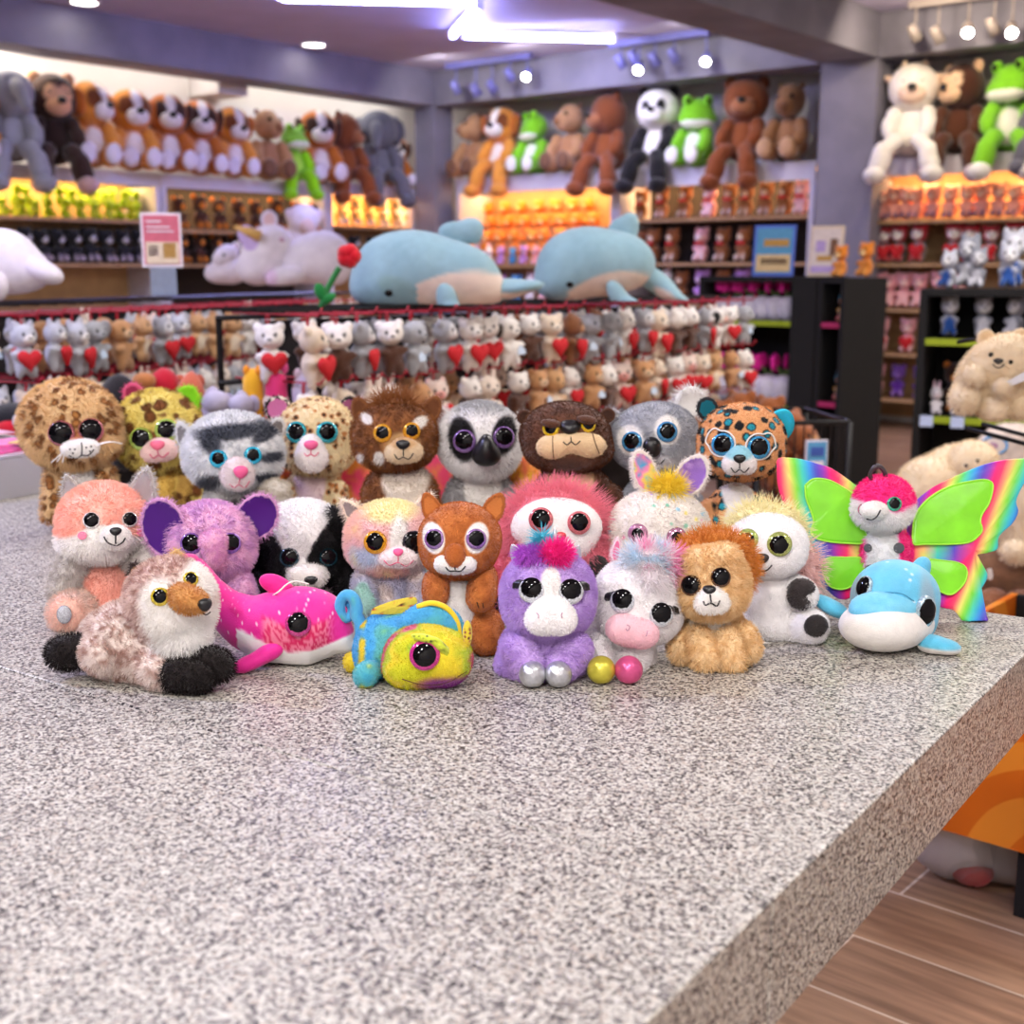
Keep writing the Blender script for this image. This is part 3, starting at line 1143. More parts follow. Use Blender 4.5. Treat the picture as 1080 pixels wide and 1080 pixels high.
def koala():
    t = Toy('koala_plush', 'grey koala plush with blue eyes and one fluffy white ear', 694, 598, fur_len=2.2)
    g = mottled((150, 153, 160), (172, 174, 180), 7)
    t.blob('body', [(696, 540, 2, 44, 27, 44), (694, 576, 0, 46, 30, 26)], g, [(694, 540, 22, 34, (226, 226, 226))])
    h, sh = t.blob('head', [(689, 459, -4, 46, 39, 34, (0, -8, 0)), (692, 474, -8, 42, 36, 24)], g, [(665, 464.5, 13, 15, WHITE, .1), (704, 454, 13.5, 14.5, WHITE, .1), (697, 489, 16, 8, (214, 214, 216), .3)], n=5,
                   bare=[(666.7, 466, 13), (703, 455.5, 13)])
    t.eye(sh, 666.7, 466, 10.5, (72, 150, 200), .74, h); t.eye(sh, 703.5, 455.5, 10.5, (72, 150, 200), .74, h)
    t.blob('nose', [(687.5, 472, -46, 9.5, 8, 11, (0, -6, 0))], (30, 28, 30), parent=h, n=3, fl=0, mt=NOSEBLACK)
    t.line([sh], [(690, 487), (696, 489), (701, 484)], .6, parent=h)
    e = t.ear(727, 425, 4, 15, 18, 24, (236, 234, 230), (236, 234, 230), h, fl=9, dens=.5)
    t.ear(646, 443, 4, 11, 13, -38, (176, 176, 180), (224, 222, 220), h, fl=5)
    t.limb('arm', (658, 530, -12), (660, 572, -26), 12, 12, g)
    t.limb('arm', (730, 530, -12), (732, 574, -26), 12, 12, g)


def leopard_teal():
    base, bk, tl = (224, 164, 110), (26, 26, 28), (40, 150, 168)
    def pat(Q):
        d, i = worley(Q / 11.0 + .2 * np.stack([fbm(Q / 7., 40 + j) for j in range(3)], 1), 44)
        C = np.tile(np.asarray(base, float), (len(Q), 1))
        C = mixc_arr(C, bk, sstep(.47, .41, d))
        return mixc_arr(C, tl, sstep(.36, .30, d) * (i > .5))
    t = Toy('leopard_plush', 'orange plush leopard with teal and black spots wearing white glasses', 776, 622, fur_len=1.8)
    t.blob('body', [(774, 556, 2, 34, 25, 46), (776, 594, 0, 40, 30, 24)], pat, [(779, 520, 17, 22, WHITE), (780, 552, 16, 22, WHITE)], n=6)
    h, sh = t.blob('head', [(782, 464, -4, 45, 38, 38), (781, 480, -8, 42, 35, 25)], pat, n=6, bare=[(762.5, 469, 15), (799.5, 473, 14), (780, 485, 15)])
    for (x, y, r, q) in ((762.5, 469, 11.5, -1), (800, 472, 11.5, 1)):
        t.eye(sh, x, y, r, (60, 160, 214), .76, h, off=(0, .05))
    m, sm = t.blob('muzzle', [(772, 490, -40, 10, 9, 10), (788, 490, -40, 10, 9, 10), (780, 481, -42, 13, 9, 11)], (240, 234, 232), [(780, 476, 17, 9, (150, 206, 220), .2)], parent=h, n=4, fl=1)
    t.nose(sm, 780, 484, 6, 4.5, parent=h)
    t.lines([sm], [[(780, 488), (780, 494)], [(771, 493), (775, 498), (780, 495), (785, 498), (790, 493)]], .6, parent=h)
    # cat-eye spectacles: a stitched white cord round each eye
    for q, (cx, cy) in ((-1, (762, 468)), (1, (800, 471))):
        pts = [(cx + 13.6 * math.cos(a) + (3.5 * q * max(0, math.cos(a) * q) ** 3 if math.sin(a) > -.2 else 0), cy - 13.4 * math.sin(a) - (4 if (math.sin(a) > .25 and math.cos(a) * q > .4) else 0)) for a in np.linspace(0, 2 * PI, 16)]
        pts[-1] = pts[0]
        t.line([sh], pts, .9, WHITETHREAD, h, name='spectacle_rim', n=48, lift=1.6)
    t.ear(746, 431, 6, 11, 12, -20, (36, 40, 44), (20, 120, 140), h, in_mt=GLITTER)
    t.ear(823, 449, 8, 14, 18, 16, (40, 180, 205), (40, 190, 220), h, yaw=-10, mt=GLITTER, in_mt=GLITTER)
    t.limb('arm', (748, 536, -10), (752, 596, -24), 10, 11, pat, n=5)
    t.limb('arm', (802, 534, -10), (804, 600, -24), 10, 11, pat, n=5)


# ---- middle row ----------------------------------------------------
def pink_fox():
    t = Toy('fox_plush', 'peach pink fox plush with white cheeks, silver ears and blush spots', 106, 650, fur_len=4.2)
    pk, gy = mottled((248, 182, 164), (252, 200, 184), 6), mottled((186, 178, 172), (210, 204, 198), 5)
    t.blob('body', [(110, 620, 2, 38, 28, 40), (110, 642, 0, 42, 32, 20)], gy, [(111, 607, 23, 26, (250, 186, 168)), (112, 635, 20, 22, (250, 186, 168))])
    zt = t.p(0, 556)[2] / t.s
    def hc(Q):
        x0 = t.p(112, 552)[0] / t.s
        y = Q[:, 2] + 0.10 * np.abs(Q[:, 0] - x0) - 13 * np.exp(-((Q[:, 0] - x0 - 6) / 17.) ** 2) * 1.0 + 3 * fbm(Q / 3.0, 2)
        return mixc((246, 242, 238), pk(Q), sstep(zt + 0, zt + 4, y))
    h, sh = t.blob('head', [(109, 549, -6, 44, 38, 38), (107, 567, -12, 43, 36, 23)], hc, n=6, bare=[(96.7, 549, 9), (137, 548, 8)])
    t.eye(sh, 96.7, 549, 8.2, (226, 222, 220), .84, h, glit=False); t.eye(sh, 136.5, 548, 7.6, (226, 222, 220), .84, h, glit=False)
    m, sm = t.blob('muzzle', [(122, 568, -47, 16, 9, 11), (122, 562, -50, 9, 7, 7)], WHITE, parent=h, n=4, fl=1.5)
    t.nose(sm, 122, 560.5, 5.5, 4.2, parent=h)
    t.lines([sm, sh], [[(122, 564), (122, 573)], [(110, 566), (114, 572), (122, 575), (129, 572), (132, 567)]], .8, parent=h)
    for x, y in ((87.5, 565), (147, 562)):
        t.nose(sh, x, y, 4.5, 4, mat('felt_pink', (240, 130, 160), .9), h, thick=.2, name='blush_spot', tri=0, lift=3)
    sil = lambda L: np.tile(np.array([196, 198, 204.]), (len(L), 1))
    t.ear(77, 522, 2, 17, 22, -16, (190, 186, 182), sil, h, taper=.65, in_mt=GLITTER, cup=5)
    t.ear(151, 516, 6, 19, 24, 14, (196, 192, 188), sil, h, taper=.65, in_mt=GLITTER, cup=5)
    t.limb('arm', (82, 588, -16), (63, 622, -24), 15, 12, gy)
    t.limb('arm', (142, 588, -10), (158, 592, -30), 13, 11, gy)
    t.limb('leg', (88, 640, -20), (72, 646, -44), 17, 19, mottled((236, 200, 184), (214, 190, 178), 5))
    f, sf = t.blob('foot', [(70, 648, -52, 17, 12, 17)], (246, 200, 182), fl=2, n=4)
    t.nose(sf, 68, 648, 7, 9, mat('silver_glitter_cloth', (176, 178, 184), .35, metal=.8, scale=900, var=.4, bump=.5), f, thick=.25, name='sole_pad', tri=0, lift=2)
    t.limb('leg', (138, 645, -20), (152, 652, -44), 16, 15, mottled((236, 200, 184), (214, 190, 178), 5))


def elephant():
    t = Toy('elephant_plush', 'fluffy pink-lilac elephant plush with big dark purple satin ears', 228, 656, fur_len=4.5)
    pk = mottled((236, 188, 220), (206, 156, 204), 6)
    t.blob('body', [(232, 628, 0, 36, 28, 36), (232, 640, 0, 38, 30, 18)], mottled((222, 182, 218), (198, 158, 206), 6))
    h, sh = t.blob('head', [(221, 570, -6, 45, 38, 40), (224, 584, -10, 40, 36, 25)], pk, n=6, bare=[(203, 573.6, 11), (241.7, 573, 9)])
    t.eye(sh, 202, 573.6, 11, (140, 100, 180), .78, h); t.eye(sh, 243, 573, 10.5, (140, 100, 190), .78, h)
    t.blob('trunk', [(225, 570, -46, 13, 14, 11), (226, 582, -50, 10, 10, 12), (227, 592, -47, 8, 8, 8)], mottled((232, 176, 206), (214, 150, 196), 5), parent=h, n=4, fl=2.5)
    for x, y, rx, rz, ti, yw in ((173, 557, 25, 31, -10, -14), (271, 545, 21, 25, 34, 18)):
        t.ear(x, y, -26 if x < 200 else 4, rx, rz, ti, (214, 160, 205), (74, 26, 120), h, yaw=yw, inn=.9, cup=6, in_mt=SATIN, thick=5)
    t.limb('arm', (206, 612, -22), (200, 640, -36), 13, 12, pk)
    t.limb('arm', (250, 612, -16), (254, 642, -30), 13, 12, pk)


def badger():
    t = Toy('badger_plush', 'black plush badger with broad white face stripe and dark teal eyes', 326, 634, fur_len=4.6)
    bk = (22, 20, 22)
    t.blob('body', [(326, 618, 4, 54, 30, 36), (326, 634, 2, 58, 32, 18)], bk, [(346, 622, 16, 22, (236, 236, 234))])
    x0 = t.p(318, 560)[0] / t.s
    z0 = t.p(0, 600)[2] / t.s
    def hc(Q):
        w = 10 + 27 * sstep(z0 + 18, z0 + 75, Q[:, 2])
        edge = np.abs(Q[:, 0] - x0 - 2) + 3 * fbm(Q / 3., 6) - 1.5
        return mixc((242, 240, 238), bk, sstep(w - 1, w + 2, edge))
    h, sh = t.blob('head', [(320, 570, -6, 48, 40, 42), (322, 592, -12, 46, 36, 26)], hc, n=6, bare=[(305.5, 588, 10), (346, 588, 9)])
    t.eye(sh, 305.5, 588, 10, (16, 66, 78), .8, h); t.eye(sh, 346, 588, 9.5, (16, 66, 78), .8, h)
    m, sm = t.blob('muzzle', [(318, 607, -50, 14, 11, 11), (331, 607, -50, 14, 11, 11)], WHITE, parent=h, n=4, fl=2.5)
    t.nose(sm, 328, 612, 6.5, 4.5, parent=h)
    for q, (x, y, rx, rz, ti) in ((-1, (285, 580, 27, 40, 14)), (1, (361, 576, 22, 42, -12))):
        t.blob('ear', [(x, y, -14, rx, 16, rz, (0, ti, 0))], bk, parent=h, n=4, fl=7, dens=.6)
    t.limb('arm', (284, 612, -20), (276, 628, -34), 18, 15, bk, fl=6)
    t.limb('arm', (366, 606, -16), (380, 630, -30), 17, 15, bk, fl=6)


def pastel_cat():
    t = Toy('cat_plush', 'pastel tie-dye plush cat with gold-ringed eyes and mint chest', 412, 648, fur_len=4.0)
    td = tiedye([(246, 222, 178), (246, 206, 190), (240, 200, 200), (224, 214, 214), (240, 226, 180)], 34, 15)
    td2 = tiedye([(150, 216, 186), (170, 214, 206), (186, 186, 208), (220, 206, 200)], 26, 18)
    t.blob('body', [(414, 616, 0, 36, 26, 36), (414, 636, 0, 40, 30, 18)], td2, [(416, 601, 30, 9, (150, 160, 176), .35)])
    h, sh = t.blob('head', [(411, 566, -6, 46, 38, 38), (411, 580, -10, 42, 36, 24)], td, [(410, 540, 28, 10, (244, 234, 178), .5), (420, 572, 9, 26, (246, 244, 240), .3), (388, 588, 14, 10, (200, 212, 232), .5)], n=6, bare=[(396, 572, 12), (435.5, 572, 12), (420, 590, 13)])
    t.eye(sh, 396, 572, 12, (240, 170, 40), .72, h); t.eye(sh, 436, 572, 12, (40, 36, 50), .8, h)
    m, sm = t.blob('muzzle', [(412, 589, -46, 12, 9, 9), (428, 589, -46, 12, 9, 9), (420, 584, -48, 8, 7, 7)], (244, 232, 232), parent=h, n=4, fl=1.5)
    t.nose(sm, 420, 582.5, 5, 4.2, mat('nose_hot_pink', (240, 96, 150), .5), h)
    t.lines([sm], [[(420, 587), (420, 592)], [(405, 591), (411, 596), (420, 593), (428, 597), (436, 591)]], .55, PINKTHREAD, h)
    t.ear(371, 539, 2, 12, 17, -40, (240, 226, 206), (150, 140, 140), h, taper=.6, fl=6)
    t.ear(446, 534, 4, 12, 17, 34, (240, 226, 206), (220, 200, 196), h, taper=.6, fl=6)
    t.limb('arm', (386, 610, -16), (384, 640, -30), 12, 11, td2)
    t.limb('arm', (440, 610, -16), (444, 640, -30), 12, 11, td2)


def kangaroo():
    t = Toy('kangaroo_plush', 'rust brown kangaroo plush standing with white belly and purple-ringed eyes', 484, 682, fur_len=1.6)
    br = mottled((176, 98, 44), (196, 116, 56), 7)
    t.blob('body', [(482, 636, 0, 30, 26, 36), (484, 662, 0, 34, 28, 28)], br, [(484, 622, 16, 24, WHITE), (483, 648, 17, 26, WHITE)])
    h, sh = t.blob('head', [(485, 568, -6, 43, 38, 38), (483, 584, -10, 37, 36, 26)], br, [(457, 568, 12, 15.5, WHITE, .08, 8), (503, 568, 12, 15.5, WHITE, .08, -8)], n=6,
                   bare=[(458, 568, 14), (502, 568, 14), (480, 594, 18)])
    t.eye(sh, 458.5, 568.5, 10.5, (160, 120, 180), .76, h); t.eye(sh, 502, 568.5, 10.5, (160, 120, 180), .76, h)
    m, sm = t.blob('muzzle', [(469, 594, -40, 11, 10, 10, (0, -20, 0)), (492, 594, -40, 11, 10, 10, (0, 20, 0)), (481, 598, -42, 10, 9, 7)], WHITE, parent=h, n=4, fl=1)
    t.blob('nose_bridge', [(480, 585, -44, 11, 8, 12), (480, 592, -47, 6, 7, 6)], (180, 98, 42), parent=h, n=4, fl=1)
    t.lines([sm], [[(480, 598), (480, 601)], [(470, 598), (474, 602), (480, 602), (486, 602), (491, 597)]], .7, parent=h)
    t.ear(455, 536, 4, 12, 18, -22, (176, 100, 46), (206, 126, 62), h, taper=.35, cup=5)
    t.ear(521, 536, 4, 13, 18, 26, (176, 100, 46), (206, 126, 62), h, taper=.35, cup=5)
    t.limb('arm', (460, 612, -18), (459, 630, -30), 12, 11, br)
    a, sa = t.limb('arm', (510, 606, -12), (507, 632, -30), 13, 14, br)
    t.limb('leg', (462, 664, -14), (462, 676, -30), 15, 14, br)
    t.limb('leg', (512, 658, -10), (512, 676, -30), 18, 15, br)
    t.lines([sa], [[(503, 635), (505, 641)], [(509, 636), (510, 641)]], .5, parent=t.root, name='toe_stitch')


def pink_sloth():
    t = Toy('sloth_plush', 'shaggy coral pink sloth plush with smooth white face and black paws', 584, 638, fur_len=2)
    pk = (238, 130, 150)
    t.blob('body', [(580, 608, 4, 54, 30, 46), (580, 630, 2, 54, 34, 22)], (240, 140, 156), fl=14, dens=.3, droop=.7, rand=.8)
    h, sh = t.blob('head', [(586, 556, 0, 53, 38, 42), (588, 576, -4, 48, 36, 28)], (240, 138, 154), n=5, fl=13, dens=.3, droop=.25, rand=.9, bare=[(570, 548, 26), (610, 552, 26), (588, 575, 24)])
    f, sf = t.blob('face', [(587, 556, -26, 47, 22, 31), (590, 572, -26, 36, 22, 22)], (246, 242, 240), parent=h, n=5, fl=1)
    t.eye(sf, 570.5, 548, 12.5, (224, 120, 126), .74, h); t.eye(sf, 610.5, 551.5, 12, (224, 120, 126), .74, h)
    t.nose(sf, 591, 566, 6, 5, mat('nose_rose_glitter', (226, 80, 90), .3, metal=.4, scale=900, var=.3), h)
    t.lines([sf], [[(579, 574), (585, 578), (591, 577), (597, 578)]], .5, PINKTHREAD, h)
    t.limb('arm', (628, 584, -12), (631, 600, -30), 13, 12, pk, fl=6)
    t.limb('arm', (536, 600, -14), (526, 634, -26), 15, 14, pk, fl=8)
    t.blob('paw', [(630.5, 600, -38, 12, 9, 14)], (44, 38, 38), n=4, fl=1, label='black paw')
    t.blob('paw', [(527, 641, -34, 10, 9, 17)], (44, 38, 38), n=4, fl=1, label='black paw')


def bunny():
    conf = np.array([(246, 130, 180), (150, 210, 240), (246, 232, 110), (190, 150, 226), (130, 220, 190)], float)
    def pat(Q):
        d, i = worley(Q / 9.0, 61)
        C = np.tile(np.array([244, 238, 230.]), (len(Q), 1))
        t = sstep(.30, .22, d) * (i > .35)
        cc = conf[(i * 49).astype(int) % 5]
        return C * (1 - t[:, None] * .75) + cc * t[:, None] * .75
    t = Toy('rabbit_plush', 'white confetti-dot rabbit plush with rainbow lined ears, tucked behind white unicorn', 694, 640, fur_len=3.6)
    t.blob('body', [(696, 608, 2, 46, 28, 40), (696, 630, 0, 48, 32, 20)], pat)
    h, sh = t.blob('head', [(695, 556, -4, 51, 39, 40), (694, 574, -8, 47, 36, 26)], pat, n=6, bare=[(673, 563, 11), (713, 567, 11)])
    t.eye(sh, 673, 563, 10.5, (186, 130, 160), .55, h); t.eye(sh, 713.5, 567, 10.5, (186, 130, 160), .55, h)
    rb = tiedye([(70, 180, 230), (250, 150, 205), (250, 225, 120), (120, 200, 230)], 11, 70)
    vb = tiedye([(178, 150, 220), (150, 110, 200), (196, 160, 226), (100, 190, 210)], 16, 73)
    t.ear(680, 498, -2, 15, 26, -24, (244, 236, 228), rb, h, taper=.15, yaw=24, cup=7, inn=.84)
    t.ear(729, 502, 0, 17, 25, 30, (240, 232, 226), vb, h, taper=.1, yaw=-14, cup=7, inn=.84)
    t.tuft('forelock', 704, 516, -8, 14, 9, 10, (248, 220, 70), 900, 12, .0, h, (0, -.2, 1))
    t.nose(sh, 694, 580, 4, 3, mat('nose_pink', (240, 110, 140), .6), h)
    t.limb('arm', (656, 604, -14), (656, 634, -28), 12, 12, pat)
    t.limb('arm', (736, 604, -14), (738, 634, -28), 12, 12, pat)


def white_sloth():
    t = Toy('sloth_plush', 'white sloth plush with pale yellow hair, green eyes and black paws', 812, 668, fur_len=1.4)
    w = (240, 238, 238)
    b, sb = t.blob('body', [(806, 640, 0, 42, 34, 38), (808, 622, 0, 36, 30, 30), (812, 656, -2, 42, 34, 22)], w)
    h, sh = t.blob('head', [(809, 574, -6, 42, 36, 33), (810, 586, -10, 36, 34, 22)], w, n=5, bare=[(789, 569, 11), (822, 574, 12)])
    t.eye(sh, 788.5, 569, 11, (170, 186, 100), .72, h, off=(-.02, -.12)); t.eye(sh, 822, 574, 12.5, (170, 180, 100), .72, h, off=(-.08, -.05))
    t.nose(sh, 804, 589, 6.5, 5.2, mat('nose_dark_brown', (44, 34, 32), .5), h)
    t.line([sh], [(799, 599), (803, 602.5), (809, 601), (814, 596)], .8, parent=h)
    t.tuft('hair', 806, 562, 10, 40, 22, 31, (240, 230, 176), 2400, 11, -.2, h, (-.1, 0, 1), rand=.6)
    t.tuft('hair', 846, 598, 16, 14, 14, 30, (240, 196, 190), 900, 12, .4, h, (.4, 0, -.6), rand=.6)
    t.limb('arm', (834, 620, -8), (846, 628, -28), 14, 16, w, n=4)
    p, sp = t.blob('paw', [(845.5, 620, -36, 13, 9, 9.5), (845, 633, -36, 12, 9, 9.5), (839, 626, -36, 8, 9, 8)], (56, 50, 50), n=4, fl=1.5, k=4, label='black paw')
    t.limb('leg', (834, 660, -16), (857, 661, -36), 17, 17, w, n=4)
    t.blob('sole_pad', [(860.5, 660, -52, 12, 5, 11.5)], (48, 44, 44), n=4, fl=1, label='black sole')
    t.limb('leg', (788, 664, -16), (776, 664, -34), 16, 16, w, n=4)
    t.sheet('cloth_tag', [(800, 678), (808, 677), (822, 682), (819, 684), (806, 681)], -40, (238, 236, 232), PLUSH, n=16, thick=.4, puff=0)


def butterfly():
    t = Toy('butterfly_plush', 'butterfly plush with rainbow edged lime green wings and hot pink head', 934, 646, fur_len=2.6)
    rbl = rainbow(1.0, -0.30, 58.0, 0.0)
    x0 = t.p(819, 500)[0] / t.s; z0 = t.p(819, 500)[2] / t.s
    L = rainbow(1.0, 0.12, 57.0, -(x0 + .12 * z0) / 57.0 + .98)
    xr = t.p(1005, 500)[0] / t.s; zr = t.p(1005, 500)[2] / t.s
    R = rainbow(1.0, -0.55, 60.0, -(xr - .55 * zr) / 60.0 + .98)
    wl = [(819, 486), (824, 482.5), (844, 484), (862, 489), (877, 494), (899, 509), (912, 522), (918, 560), (916, 604), (910, 618), (902, 626), (893, 632), (883, 631), (872, 622), (866, 614), (861, 600), (858, 587), (852, 568), (848, 553), (842, 544), (835.5, 537), (828, 532), (824.5, 527), (820, 510)]
    wr = [(956, 560), (957, 540), (966, 528), (978, 518), (991, 510), (1024, 495), (1052, 486), (1080, 483.5), (1092, 485), (1090, 496), (1079, 512), (1072, 528), (1074, 540), (1068, 552), (1058, 561), (1053, 568), (1052, 579), (1042, 583), (1029, 586), (1034, 596), (1041, 604), (1040, 613), (1031, 626), (1022, 637), (1034, 648), (1042, 656), (1039, 663), (1030, 665), (1024, 664), (1014, 654), (1006, 644), (994, 641), (983, 637), (970, 626), (958, 612)]
    t.sheet('wing', wl, 6, L, SATIN, thick=2.2, puff=4, n=60, dslope=(-.10, -.2))
    t.sheet('wing', wr, 2, R, SATIN, thick=2.2, puff=4, n=70, dslope=(.10, -.46))
    gm = mat('lime_satin', (128, 220, 34), .3, sheen=.1, scale=25, var=.14, bump=.4)
    ed = mat('lime_piping', (170, 240, 70), .5)
    P = [([(849, 512), (856, 506), (863, 504.7), (872, 506), (880, 509), (892, 516), (902, 523), (910, 536), (913, 556), (912, 572), (895, 573), (872, 571), (860, 567), (855, 561), (858, 550), (855, 539), (850, 525)], -.10, 0),
         ([(866, 591), (876, 588), (890, 588), (908, 589), (911, 600), (909, 609), (900, 617), (891, 621), (882, 621), (874, 617), (868, 606)], -.10, 0),
         ([(963, 553), (966, 542), (974, 531), (986, 521), (1002, 513), (1022, 508), (1038, 506), (1046, 509), (1047, 516), (1043, 531), (1036, 542), (1034, 550), (1036, 558), (1033, 564), (1022, 572), (1000, 574), (975, 574), (963, 573)], .10, 1),
         ([(968, 591), (982, 590), (997, 591.6), (1008, 593), (1017, 597), (1020, 604), (1018, 613), (1012, 621), (1003, 627), (992, 624), (980, 616), (970, 606)], .10, 1)]
    cl = np.mean(np.array(wl), axis=0); cr = np.mean(np.array(wr), axis=0)
    for poly, sl, side in P:
        c = np.mean(np.array(poly), axis=0)
        wc = cr if side else cl
        ky = -.46 if side else -.2
        dd = (2 if side else 6) + sl * (c[0] - wc[0]) + ky * (c[1] - wc[1]) - 6.0
        s_ = t.sheet('wing_panel', poly, dd, (130, 220, 36), gm, thick=1.4, puff=2.0, n=40, dslope=(sl, ky))
        loop = spline(np.array(poly + poly[:1]), 70)
        V, Fs = tube_geo([t.p(x, y, dd + sl * (x - c[0]) + ky * (y - c[1]) - 1.2) for x, y in loop], .9 * t.s, 6)
        mesh_np('piping', V, Fs, ed, s_)
    pk = (250, 48, 140)
    x1 = t.p(924, 580)[0] / t.s
    b, sb = t.blob('body', [(934, 584, -8, 25, 21, 32), (934, 622, -6, 27, 24, 34)], lambda Q: mixc((242, 240, 238), pk, sstep(14, 18, np.abs(Q[:, 0] - x1 + 0) + 2 * fbm(Q / 3., 3))), n=5, fl=3.4)
    zc = t.p(0, 532)[2] / t.s
    h, sh = t.blob('head', [(932, 529, -14, 29, 25, 26), (930, 539, -18, 27, 24, 18)], lambda Q: mixc((244, 240, 238), pk, sstep(zc - 1, zc + 3, Q[:, 2] - .28 * np.abs(Q[:, 0] - t.p(932, 529)[0] / t.s) + 2 * fbm(Q / 3., 3))), n=5, fl=3.6, bare=[(943, 531.6, 8), (910, 538, 6), (921, 540, 10)])
    t.eye(sh, 943, 531.6, 7.2, (70, 180, 140), .72, h); t.eye(sh, 911.5, 537.5, 6.2, (200, 60, 120), .75, h)
    m, sm = t.blob('muzzle', [(922, 538, -40, 14, 10, 9)], WHITE, parent=h, n=4, fl=1)
    t.line([sm, sh], [(914, 547), (920, 547.5), (925, 544), (928.5, 538)], .8, parent=h)
    am = mat('antenna_grey', (74, 66, 70), .4, metal=.3)
    for pts in ([(919, 507, -16), (918, 500, -18), (922, 493, -20), (927, 492, -20)], [(934, 506, -16), (933, 498, -18), (928, 492, -20), (924, 491, -20)]):
        V, Fs = tube_geo(spline([t.p(*q) for q in pts], 12), 2.4 * t.s, 8)
        mesh_np('antenna', V, Fs, am, h)
    dm = mat('felt_grey', (84, 84, 88), .9)
    for x, y, r in ((917.5, 559, 4.8), (944.5, 558, 5.8), (916, 578, 4.2), (947.5, 578, 5.4), (919, 600, 5), (946, 598, 5)):
        t.nose(sb, x, y, r, r, dm, b, thick=.35, name='felt_dot', tri=0, lift=2.2)


# ---- front row -----------------------------------------------------
def lying_fox():
    t = Toy('fox_plush', 'lying fox plush in mottled beige and white with tan snout and black paws', 150, 712, fur_len=4.6)
    mo = mottled((236, 222, 214), (176, 140, 128), 4.5, 5, .42, .66)
    blk = (34, 28, 28)
    t.blob('body', [(130, 676, 4, 36, 42, 40), (112, 674, 30, 26, 30, 30), (152, 690, -16, 28, 26, 28)], mo, n=5)
    def fc(Q):
        return mottled((226, 202, 192), (176, 138, 128), 4, 7, .4, .6)(Q)
    h, sh = t.blob('head', [(180, 630, -18, 44, 40, 40), (186, 650, -24, 36, 34, 28)], fc, [(168, 637, 22, 24, (246, 242, 238), .25), (206, 618, 16, 26, (246, 242, 238), .25), (186, 658, 36, 24, (246, 242, 238), .2)], n=6, bare=[(169, 629, 9), (200.6, 611, 8), (200, 634, 16)])
    t.eye(sh, 169, 629.5, 9, (214, 190, 50), .72, h); t.eye(sh, 201, 611, 7.5, (214, 190, 50), .72, h)
    m, sm = t.blob('snout', [(198, 632, -58, 15, 13, 13), (208, 635, -64, 11, 11, 9), (190, 626, -52, 12, 10, 10)], mottled((186, 126, 66), (206, 150, 86), 5), parent=h, n=4, fl=3)
    t.nose(sm, 216, 638, 7, 6.5, parent=h, thick=.8)
    t.line([sm, sh], [(212, 645), (217, 648), (222, 645)], .6, parent=h)
    t.ear(147, 612, -8, 15, 19, -24, (62, 46, 40), (186, 136, 76), h, taper=.4, yaw=-24)
    t.ear(186, 588, -6, 8, 9, 6, (224, 186, 130), (206, 160, 100), h, taper=.4)
    t.blob('ruff', [(190, 668, -36, 28, 20, 26)], (246, 243, 240), n=4, fl=6)
    t.limb('haunch', (120, 680, 0), (108, 688, -24), 22, 20, mo)
    t.limb('rear_paw', (88, 686, -6), (64, 688, -14), 15, 14, blk, n=4)
    t.limb('foreleg', (150, 690, -18), (170, 708, -46), 20, 16, mo)
    t.limb('front_paw', (184, 710, -50), (212, 712, -56), 15.5, 14.5, blk, n=4)
    t.limb('front_paw', (216, 698, -44), (232, 702, -44), 14, 13, blk, n=4)
    t.limb('tail', (112, 668, 34), (90, 676, 44), 14, 10, mo)


